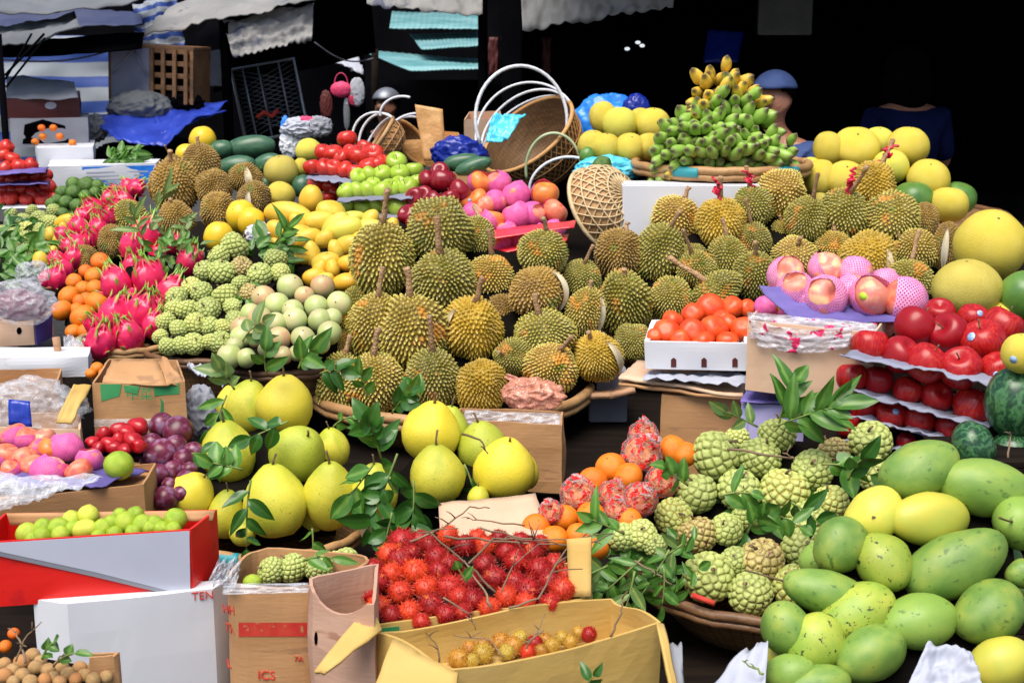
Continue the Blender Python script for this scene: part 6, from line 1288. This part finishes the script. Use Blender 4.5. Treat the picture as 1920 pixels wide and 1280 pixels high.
# ------------------------------------------------------------------ people in the dark hall
def person(label, loc, yaw, seated, cap, shirt, lean=0):
    """one skinned body: pelvis, spine, neck, head, arms, legs"""
    z0 = loc.z; J = {}
    pts = [('pel', (0, 0, 0), .13), ('waist', (0, 0, .16), .12), ('chest', (0, -.02-lean*.5, .36), .15), ('neck0', (0, -.02-lean, .50), .075), ('neck', (0, -.03-lean, .58), .052), ('jaw', (0, -.06-lean, .645), .066), ('head', (0, -.05-lean, .72), .088), ('crown', (0, -.03-lean, .79), .062), ('nose', (0, -.15-lean, .70), .018)]
    for s, n in ((1, 'r'), (-1, 'l')):
        pts += [('sh'+n, (s*.17, -lean, .46), .072), ('el'+n, (s*.25, -.04-lean, .22), .048), ('wr'+n, (s*.16, -.24-lean, .12), .034), ('ha'+n, (s*.12, -.31-lean, .11), .036), ('ear'+n, (s*.088, -.03-lean, .70), .018)]
        pts += [('hip'+n, (s*.09, -.02, -.03), .10), ('kn'+n, (s*.12, -.40, -.02), .068), ('an'+n, (s*.12, -.40, -.42), .042), ('to'+n, (s*.12, -.54, -.46), .036)]
    idx = {n: i for i, (n, _, _) in enumerate(pts)}
    ed = [('pel', 'waist'), ('waist', 'chest'), ('chest', 'neck0'), ('neck0', 'neck'), ('neck', 'jaw'), ('jaw', 'head'), ('head', 'crown'), ('head', 'nose')]
    for n in 'rl': ed += [('neck0', 'sh'+n), ('sh'+n, 'el'+n), ('el'+n, 'wr'+n), ('wr'+n, 'ha'+n), ('head', 'ear'+n), ('pel', 'hip'+n), ('hip'+n, 'kn'+n), ('kn'+n, 'an'+n), ('an'+n, 'to'+n)]
    me = bpy.data.meshes.new('person'); me.from_pydata([p for _, p, _ in pts], [(idx[a], idx[b]) for a, b in ed], [])
    me.materials.append(MAT['skin'])
    o = link('person', me, None, loc); o.rotation_euler = (0, 0, yaw)
    o.modifiers.new('skin', 'SKIN'); 
    for i, (_, _, r) in enumerate(pts): me.skin_vertices[0].data[i].radius = (r, r*.9); me.skin_vertices[0].data[i].use_root = (i == 0)
    o.modifiers.new('smooth', 'SUBSURF').render_levels = 2; o.modifiers['smooth'].levels = 2
    # shirt: the same trunk and sleeves, a little larger
    keep = ['pel', 'waist', 'chest', 'neck0']+[a+n for a in ('sh', 'el') for n in 'rl']
    ii = {n: i for i, n in enumerate(keep)}
    ms = bpy.data.meshes.new('shirt'); ms.from_pydata([pts[idx[n]][1] for n in keep], [(ii[a], ii[b]) for a, b in ed if a in ii and b in ii], [])
    ms.materials.append(MAT[shirt]); s = link('shirt', ms, o); s.modifiers.new('skin', 'SKIN')
    for i, n in enumerate(keep):
        r = pts[idx[n]][2]*1.16+.012; ms.skin_vertices[0].data[i].radius = (r, r*.92); ms.skin_vertices[0].data[i].use_root = (i == 0)
    s.modifiers.new('smooth', 'SUBSURF').render_levels = 2
    # hair and cap
    v, f = ico(4); c = Vector((0, -.035-lean, .735))
    def shell(nm, zc, k, m):
        q, keepf = [c+Vector((p.x*.1*k, p.y*.112*k, p.z*.105*k)) for p in v], [t for t in f if sum(v[i].z for i in t)/3 > zc+.45*(-sum(v[i].y for i in t)/3 if zc < .2 else 0)]
        w = link(nm, mk(nm, q, keepf, MAT[m]), o); md = w.modifiers.new('thickness', 'SOLIDIFY'); md.thickness = .006
    shell('hair', -.1 if cap != 'hair' else -3, 1.0 if cap != 'hair' else 1.12, 'hair')
    if cap == 'hair': c = c+Vector((0, .02, -.11)); shell('hair', -3, 1.3, 'hair'); cap = None  # full black shells paint the hall's darkness over this head and neck
    if cap:
        shell('cap', .28, 1.1, cap)
    for sx in (-1, 1):
        e = lathe('eye', prof_ball(8), MAT['black'], 10); q = link('eye', e, o, (sx*.032, -.128-lean, .725)); q.scale = (.012, .006, .007)
    m = link('mouth', lathe('mouth', prof_ball(8), MAT['dull_red'], 10), o, (0, -.122-lean, .655)); m.scale = (.024, .007, .006)
    return prop(o, label, 'person', 'people at the back of the market')

def background():
    st = lambda n, me, loc=None: prop(link(n, me, None, loc), kind='structure')
    st('ground', grid('ground', 8, 8, lambda u, v: Vector(((u-.5)*120, (v-.5)*120+30, 0)), MAT['asphalt']))
    # dark market hall on the right: walls and roof that keep the daylight out
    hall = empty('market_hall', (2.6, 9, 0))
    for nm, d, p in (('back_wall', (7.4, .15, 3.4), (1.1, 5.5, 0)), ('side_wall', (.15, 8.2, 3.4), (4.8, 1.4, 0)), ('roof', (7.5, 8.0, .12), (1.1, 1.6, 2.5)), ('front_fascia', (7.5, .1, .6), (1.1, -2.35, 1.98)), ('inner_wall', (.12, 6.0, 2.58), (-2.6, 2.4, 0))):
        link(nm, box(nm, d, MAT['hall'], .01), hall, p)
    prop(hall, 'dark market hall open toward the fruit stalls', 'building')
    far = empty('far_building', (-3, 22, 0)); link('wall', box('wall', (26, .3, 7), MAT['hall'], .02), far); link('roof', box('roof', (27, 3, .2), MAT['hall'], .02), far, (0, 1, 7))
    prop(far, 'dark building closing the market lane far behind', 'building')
    # lane stall with black cloth under the awnings
    S = sheet
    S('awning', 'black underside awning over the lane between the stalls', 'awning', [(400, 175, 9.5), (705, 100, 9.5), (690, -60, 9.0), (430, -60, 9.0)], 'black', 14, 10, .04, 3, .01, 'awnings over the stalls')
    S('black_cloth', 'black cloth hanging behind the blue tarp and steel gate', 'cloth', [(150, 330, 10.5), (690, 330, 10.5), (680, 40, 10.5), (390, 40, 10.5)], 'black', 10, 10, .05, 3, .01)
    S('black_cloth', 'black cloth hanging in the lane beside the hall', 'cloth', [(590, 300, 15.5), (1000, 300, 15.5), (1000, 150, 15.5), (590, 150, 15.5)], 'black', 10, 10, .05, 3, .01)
    S('striped_tarp', 'blue and white striped tarp wall behind the far cartons', 'tarp', [(-160, 330, 9.6), (250, 300, 10.0), (245, 70, 10.2), (-160, 60, 9.8)], 'stripe', 24, 20, .05, 4, .006, 'striped tarps')
    S('striped_tarp', 'striped tarp bunched under the pale awning', 'tarp', [(260, 95, 9.2), (345, 85, 9.2), (330, -10, 9.3), (250, 10, 9.3)], 'stripe', 14, 14, .06, 5, .006, 'striped tarps')
    S('striped_tarp', 'dark striped tarp roof strip above the striped wall', 'tarp', [(-60, 62, 8.9), (268, 46, 9.0), (262, 20, 9.4), (-60, 28, 9.3)], 'blue_dim', 18, 8, .04, 4, .006, 'striped tarps')
    S('awning', 'grey sagging canvas at the upper corner', 'awning', [(-140, 2, 7.6), (268, -4, 7.8), (260, -50, 8.4), (-140, -60, 8.2)], 'grey_tarp', 40, 12, .03, 6, .008, group= 'awnings over the stalls', sag=.07)
    S('awning', 'second grey canvas drooping below the upper one', 'awning', [(-140, 66, 7.3), (150, 52, 7.5), (140, 25, 8.0), (-140, 28, 7.8)], 'grey_tarp', 36, 12, .03, 6, .008, group= 'awnings over the stalls', sag=.06)
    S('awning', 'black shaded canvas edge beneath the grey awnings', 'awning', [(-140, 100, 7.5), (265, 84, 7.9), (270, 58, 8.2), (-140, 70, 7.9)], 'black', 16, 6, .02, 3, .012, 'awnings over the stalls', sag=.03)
    S('awning', 'long pale awning strip slanting over the crates', 'awning', [(266, 62, 8.2), (592, -2, 8.4), (560, -40, 9.0), (330, 8, 9.0)], 'white_tarp', 50, 10, .03, 7, .008, hem=(.008, 45), group= 'awnings over the stalls')
    S('awning', 'pale cloth with a ragged edge hanging in front of the black awning', 'awning', [(436, 104, 8.3), (585, 72, 8.4), (588, 5, 8.5), (418, 40, 8.4)], 'white_tarp', 60, 18, .04, 6, .004, hem=(.016, 40), group='awnings over the stalls')
    S('awning', 'dirty white awning with a wavy hem above the turquoise roofs', 'awning', [(688, 6, 9.0), (905, 26, 9.0), (905, -40, 9.3), (680, -50, 9.3)], 'white_tarp', 60, 10, .03, 9, .006, hem=(.014, 28), group= 'awnings over the stalls')
    S('awning', 'torn printed awning before the dark hall', 'awning', [(980, 55, 7.4), (1262, 8, 7.4), (1270, -50, 7.6), (975, -60, 7.6)], 'white_tarp', 70, 12, .035, 10, .006, hem=(.014, 33), group= 'awnings over the stalls')
    S('awning', 'pale scrap of awning above the pink bag', 'awning', [(640, 120, 10.2), (682, 138, 10.2), (670, 92, 10.4), (580, 100, 10.4)], 'paper', 12, 10, .03, 5, .005, 'awnings over the stalls')
    cor = lambda a: (lambda u, v: a*.12*math.sin(u*PI*34))
    for lb, cs in (('upper turquoise roof sheet seen through the lane', [(730, 52, 15), (910, 54, 15), (912, 24, 17), (735, 22, 17)]), ('middle pale blue roof sheet seen through the lane', [(790, 92, 14), (908, 84, 14), (908, 60, 16), (768, 64, 16)]), ('lower turquoise roof sheet over the lane', [(768, 132, 13), (905, 128, 13), (900, 112, 15), (670, 92, 15)])):
        S('roof_sheet', lb, 'roof sheet', cs, 'turq', 120, 4, .01, 3, .01, 'corrugated roof sheets along the lane', fold=cor(.02))
    prop(link('post', tube('post', [at(703, 92, 12), at(703, 230, 12)], .03, MAT['dark_wood'], 8)), 'dark post carrying the turquoise roof', 'post'); bpy.data.objects['post'].name = 'roof_post'
    # left: umbrella pole and ribs, carton stack, crate, tarps, steel gate
    u = empty('parasol', at(14, 300, 7.2))
    link('pole', tube('pole', [(0, 0, -1.0), (0, 0, .62)], .018, MAT['black'], 8), u)
    for a, b in ((( .02, 0, .42), (.26, -.1, .62)), ((.02, 0, .36), (.20, .1, .60)), ((.02, 0, .40), (.10, .2, .62))): link('rib', tube('rib', [a, b], .006, MAT['black'], 6), u)
    prop(u, 'black parasol pole with ribs beside the carton stack', 'parasol')
    B = quad_box
    o = B('carton', 'open grey carton on top of the stack before the striped tarp', 'carton', [(12, 184), (148, 182), (140, 158), (10, 156)], 7.6, .02, 'card_grey')
    sheet('flap', None, None, [(12, 184, 7.6), (146, 182, 7.6), (138, 150, 7.9), (12, 142, 7.9)], 'card_grey', 8, 6, .02, 3, .006, parent=o)
    o = B('carton', 'dull red carton with a pale oval mark', 'carton', [(10, 184), (148, 182), (150, 170), (12, 172)], 7.58, .11, 'dull_red', solid=True)
    patch(o, 'oval_mark', [(95+11*math.cos(a*PI/6), 198+7*math.sin(a*PI/6), 7.565) for a in range(12)], 'paper')
    o = B('carton', 'grey carton with dark red fruit inside, under the dull red one', 'carton', [(18, 223), (164, 221), (166, 212), (20, 214)], 7.55, .15, 'card_grey', solid=True)
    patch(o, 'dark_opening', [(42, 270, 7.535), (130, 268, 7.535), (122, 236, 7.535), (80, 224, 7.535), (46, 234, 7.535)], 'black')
    for i, (x, y) in enumerate(((78, 240), (100, 240), (80, 256), (112, 256), (136, 268), (66, 266))):
        prop(fruit('orange', 'orange', x, y, 7, 7, 7.5, 0, 0, 0, {}, 'tomato'), 'small dark red fruit in the grey carton, '+ORD[i]+' counted from the stack top', 'tomato', 'red fruit in the grey carton')
    B('foam_box', 'white foam box under the grey carton of red fruit', 'box', [(70, 278), (174, 275), (178, 262), (66, 264)], 7.3, .1, 'foam', solid=True)
    o = B('foam_box', 'white foam box with a blue label behind the dragon fruit', 'box', [(90, 312), (292, 306), (300, 298), (96, 300)], 7.0, .12, 'foam', solid=True)
    patch(o, 'blue_label', [(154, 348, 6.985), (290, 346, 6.985), (289, 310, 6.985), (154, 313, 6.985)], 'blue_bright')
    for k in range(4): patch(o, 'label_line', [(162, 322+k*7, 6.98), (278-k*9, 320+k*7, 6.98), (278-k*9, 323+k*7, 6.98), (162, 325+k*7, 6.98)], 'paper')
    # slatted wooden crate
    c = empty('wooden_crate', at(300, 190, 8.2)); c.rotation_euler = (0, rad(3), rad(-8)); k = mpp(150, 8.2)
    W, Hh, D = 150*k, 98*k, .28
    link('panel', box('panel', (W*.5, .02, Hh), MAT['tray_grey'], .003), c, (-W*.25, -D/2, 0))
    for i in range(4): link('slat', box('slat', (.022, .02, Hh), MAT['cane_dark'], .002), c, (W*(.03+.145*i), -D/2-.012, 0))
    for i in range(5): link('slat', box('slat', (W*.5, .014, .028), MAT['cane_dark'], .002), c, (W*.25, -D/2+.006, Hh*(.02+.225*i)))
    for sx in (-1, 1): link('end_board', box('end_board', (.02, D, Hh), MAT['cane_dark'], .002), c, (sx*(W/2+.01), 0, 0))
    link('back_board', box('back_board', (W, .015, Hh), MAT['black'], .002), c, (0, D/2, 0)); link('top_board', box('top_board', (W+.05, D, .018), MAT['cane_dark'], .003), c, (0, 0, Hh))
    for a, b in (((-W*.47, -D/2-.018, Hh*.5), (-W*.2, -D/2-.018, Hh*.95)), ((-W*.2, -D/2-.018, Hh*.95), (-W*.02, -D/2-.018, Hh*.5))): link('brace', tube('brace', [a, b], .006, MAT['card_grey'], 4), c)
    prop(c, 'slatted wooden crate with a grey panel on the dark bags', 'crate')
    S('cardboard_sheet', 'grey card leaning behind the wooden crate', 'cardboard', [(376, 162, 8.6), (432, 160, 8.6), (416, 92, 8.7), (372, 98, 8.7)], 'card_grey', 8, 8, .015, 3, .006)
    blob('black_bag', 'black and grey bag crushed under the wooden crate', 'bag', 262, 200, 8.0, 58, 30, 'grey_tarp', .13, 41, .6)
    blob('black_bag', 'black bag beneath the crate end', 'bag', 330, 196, 8.1, 50, 26, 'black', .2, 42, .6)
    S('tarp', 'blue tarp thrown over the goods below the crate', 'tarp', [(222, 268, 7.6), (312, 266, 7.5), (428, 190, 8.2), (166, 212, 8.0)], 'blue_tarp', 26, 16, .035, 4, .006)
    S('tarp', 'blue tarp edge curling up to the steel gate', 'tarp', [(300, 262, 7.7), (345, 235, 7.8), (425, 205, 8.1), (290, 205, 8.0)], 'blue_tarp', 18, 12, .03, 4, .006)
    blob('black_bag', 'dark heap of sacks under the blue tarp', 'bag', 300, 300, 7.9, 140, 40, 'black', .15, 43, .5)
    blob('plastic_bag', 'pale crumpled sheeting beside the blue tarp', 'plastic bag', 180, 240, 7.9, 20, 26, 'grey_tarp', .25, 44, .5)
    g = empty('steel_gate', at(520, 256, 8.8)); g.rotation_euler = (rad(-4), rad(-10), rad(6)); k = mpp(190, 8.8); W, Hh = 118*k, 136*k
    fr = [tube_data([(-W/2, 0, 0), (-W/2, 0, Hh), (W/2, 0, Hh), (W/2, 0, 0), (-W/2, 0, 0)], .012, 6)]+[tube_data([(-W/2+W*x, 0, 0), (-W/2+W*x, 0, Hh)], .006, 6) for x in (.18, .42, .75)]
    link('frame', joined('frame', fr, MAT['steel']), g)
    link('mesh_lattice', joined('mesh_lattice', [tube_data([(-W/2, .01, Hh*i/16), (W/2, .01, Hh*(i+d*5)/16)], .0022, 4) for d in (1, -1) for i in range(0 if d == 1 else 5, 12 if d == 1 else 17)], MAT['steel']), g)
    link('panel', box('panel', (W, .01, Hh), MAT['hall'], .002), g, (0, .04, 0))
    link('red_mark', tube('red_mark', [(-W*.25, -.015, Hh*.3), (-W*.12, -.015, Hh*.36), (-W*.02, -.015, Hh*.28), (W*.1, -.015, Hh*.35)], .014, MAT['print_red'], 6), g)
    prop(g, 'steel mesh gate with a red painted mark leaning in the dark', 'gate')
    # hanging goods
    o = blob('handbag', 'pink handbag hanging beneath the pale awning scrap', 'bag', 640, 168, 10.0, 20, 15, 'pink', .06, 51, .4)
    hoop(o, 'strap', Vector((0, 0, .04)), .045, 0, 'pink', .006, 0, 180, 0, 0, 1.6)
    for i, (x, y, rx, ry, m_, lb) in enumerate(((670, 172, 14, 26, 'paper', 'white cloth bag hanging beside the pink handbag'), (662, 186, 9, 12, 'pink', 'small pink pouch hanging under the white cloth bag'), (650, 215, 6, 30, 'steel', 'blue grey rolled umbrella standing under the pink handbag'), (612, 196, 12, 26, 'dull_red', 'dark red cloth hanging beside the steel gate'))):
        blob('hanging_cloth', lb, 'cloth', x, y, 10.0, rx, ry, m_, .12, 52+i, .4)
    for i, x in enumerate((925, 945, 964, 985, 1005, 1024)):
        S('hanging_cloth', 'dark patterned cloth strip, %s of six hanging from the lane side in the hall' % ORD[i], 'cloth', [(x-8, 142, 9.0), (x+8, 142, 9.0), (x+8, 70, 9.0), (x-8, 70, 9.0)], ('dull_red', 'hall', 'dull_red', 'steel', 'hall', 'dull_red')[i] if i != 3 else 'hall', 6, 10, .02, 6, .01, 'cloth strips hanging in the hall')
    blob('plastic_bag', 'pale blue bag hanging high in the hall opening', 'plastic bag', 962, 60, 8.8, 17, 9, 'steel', .1, 61, .5)
    prop(link('wall_cabinet', box('wall_cabinet', (.46, .25, .5), MAT['steel'], .006), None, at(1466, 66, 12.5)), 'grey cabinet hanging in the dark hall above the bananas', 'cabinet')
    S('dark_cloth', 'dark blue cloth hanging in the hall behind the bananas', 'cloth', [(1318, 118, 9.5), (1385, 116, 9.5), (1395, 62, 9.6), (1328, 56, 9.6)], 'blue_deep', 8, 8, .03, 4, .008)
    # people
    p = at(1458, 190, 6.9); person('person in a patterned blue cap and blue shirt sitting behind the bananas', Vector((p.x, p.y, p.z-.70)), rad(-35), True, 'shirt_blue', 'shirt_blue')
    p = at(1712, 165, 7.6); person('person in a dark blue shirt turned away in the hall behind the round pomelos', Vector((p.x, p.y, p.z-.62)), rad(190), True, 'hair', 'shirt_dark', .05)
    p = at(730, 196, 11.0); person('person with a blue grey hat in the lane behind the rattan baskets', Vector((p.x, p.y, p.z-.72)), rad(-30), True, 'steel', 'hall')
background()

# ------------------------------------------------------------------ light, sky and camera
def light():
    w = bpy.data.worlds.new('World'); SC.world = w; w.use_nodes = True
    nt = w.node_tree; bg = nt.nodes['Background']; sky = nt.nodes.new('ShaderNodeTexSky'); sky.sky_type = 'NISHITA'; sky.sun_disc = False
    EL, AZ = 64, 205   # sun behind and to one side of the camera
    sky.sun_elevation = rad(EL); sky.sun_rotation = rad(AZ); sky.air_density = 1.0; sky.dust_density = 2.5; sky.ozone_density = 1.0
    nt.links.new(sky.outputs[0], bg.inputs[0]); bg.inputs[1].default_value = .108
    L = bpy.data.lights.new('sun', 'SUN'); L.energy = 2.9; L.angle = rad(45); L.color = (1, .94, .84)
    o = bpy.data.objects.new('sun', L); COL.objects.link(o)
    d = Vector((math.sin(rad(AZ))*math.cos(rad(EL)), math.cos(rad(AZ))*math.cos(rad(EL)), math.sin(rad(EL))))
    o.rotation_euler = d.to_track_quat('Z', 'Y').to_euler(); o.location = (0, -2, 6)
    cam = bpy.data.cameras.new('camera'); cam.sensor_width = 36; cam.lens = 36*F/1920; cam.clip_end = 300; cam.clip_start = .05
    c = bpy.data.objects.new('camera', cam); COL.objects.link(c); c.location = (0, 0, CAMZ); c.rotation_euler = (PI/2-PITCH, 0, 0)
    cam.dof.use_dof = True; cam.dof.focus_distance = 3.4; cam.dof.aperture_fstop = 11
    SC.camera = c
    SC.view_settings.view_transform = 'Standard'; SC.view_settings.look = 'None'; SC.view_settings.exposure = .62; SC.view_settings.gamma = 1
    SC.cycles.max_bounces = 6; SC.cycles.transparent_max_bounces = 12; SC.cycles.use_denoising = True
light()
for n_, o_ in [(o.name, o) for o in bpy.data.objects if o.name in ('sun', 'camera')]: pass
def ropes():
    for i, (a, b, lb) in enumerate((((0, 112, 7.6), (270, 70, 8.3), 'rope slung under the grey awnings'), ((420, 40, 8.4), (430, 262, 8.6), 'dark pole holding the pale ragged awning'), ((905, -20, 9.2), (905, 180, 9.2), 'dark pole at the mouth of the hall'), ((590, 80, 9.0), (700, 110, 9.6), 'rope across the lane under the black awning'))):
        P0, P1 = at(*a), at(*b); pole = 'pole' in lb
        pts = [P0.lerp(P1, t/10)-Vector((0, 0, 0 if pole else .06*math.sin(PI*t/10))) for t in range(11)]
        nm = 'awning_pole' if pole else 'rope'
        prop(link(nm, tube(nm, pts, .03 if pole else .005, MAT['black' if pole else 'card_grey'], 8)), lb, 'pole' if pole else 'rope')
    for i, (x, y, lb) in enumerate(((1176, 92, 'pale bulb glowing dimly deep in the hall, lowest of three'), (1196, 80, 'pale bulb glowing deep in the hall, highest of three'), (1204, 86, 'small pale bulb glowing deep in the hall beside the highest'))):
        o = prop(link('light_bulb', lathe('light_bulb', prof_ball(10), MAT['bulb'], 12), None, at(x, y, 13)), lb, 'light bulb', 'bulbs deep in the hall'); k = mpp(y, 13); o.scale = (5*k, 4*k, 3.2*k)
        link('cord', tube('cord', [(0, 0, .9), (0, 0, 9)], .05, MAT['black'], 5), o)
T = NT('glowing bulb'); T.b.inputs['Emission Color'].default_value = (.9, .95, 1, 1); T.b.inputs['Emission Strength'].default_value = .6; MAT['bulb'] = T.m
ropes()
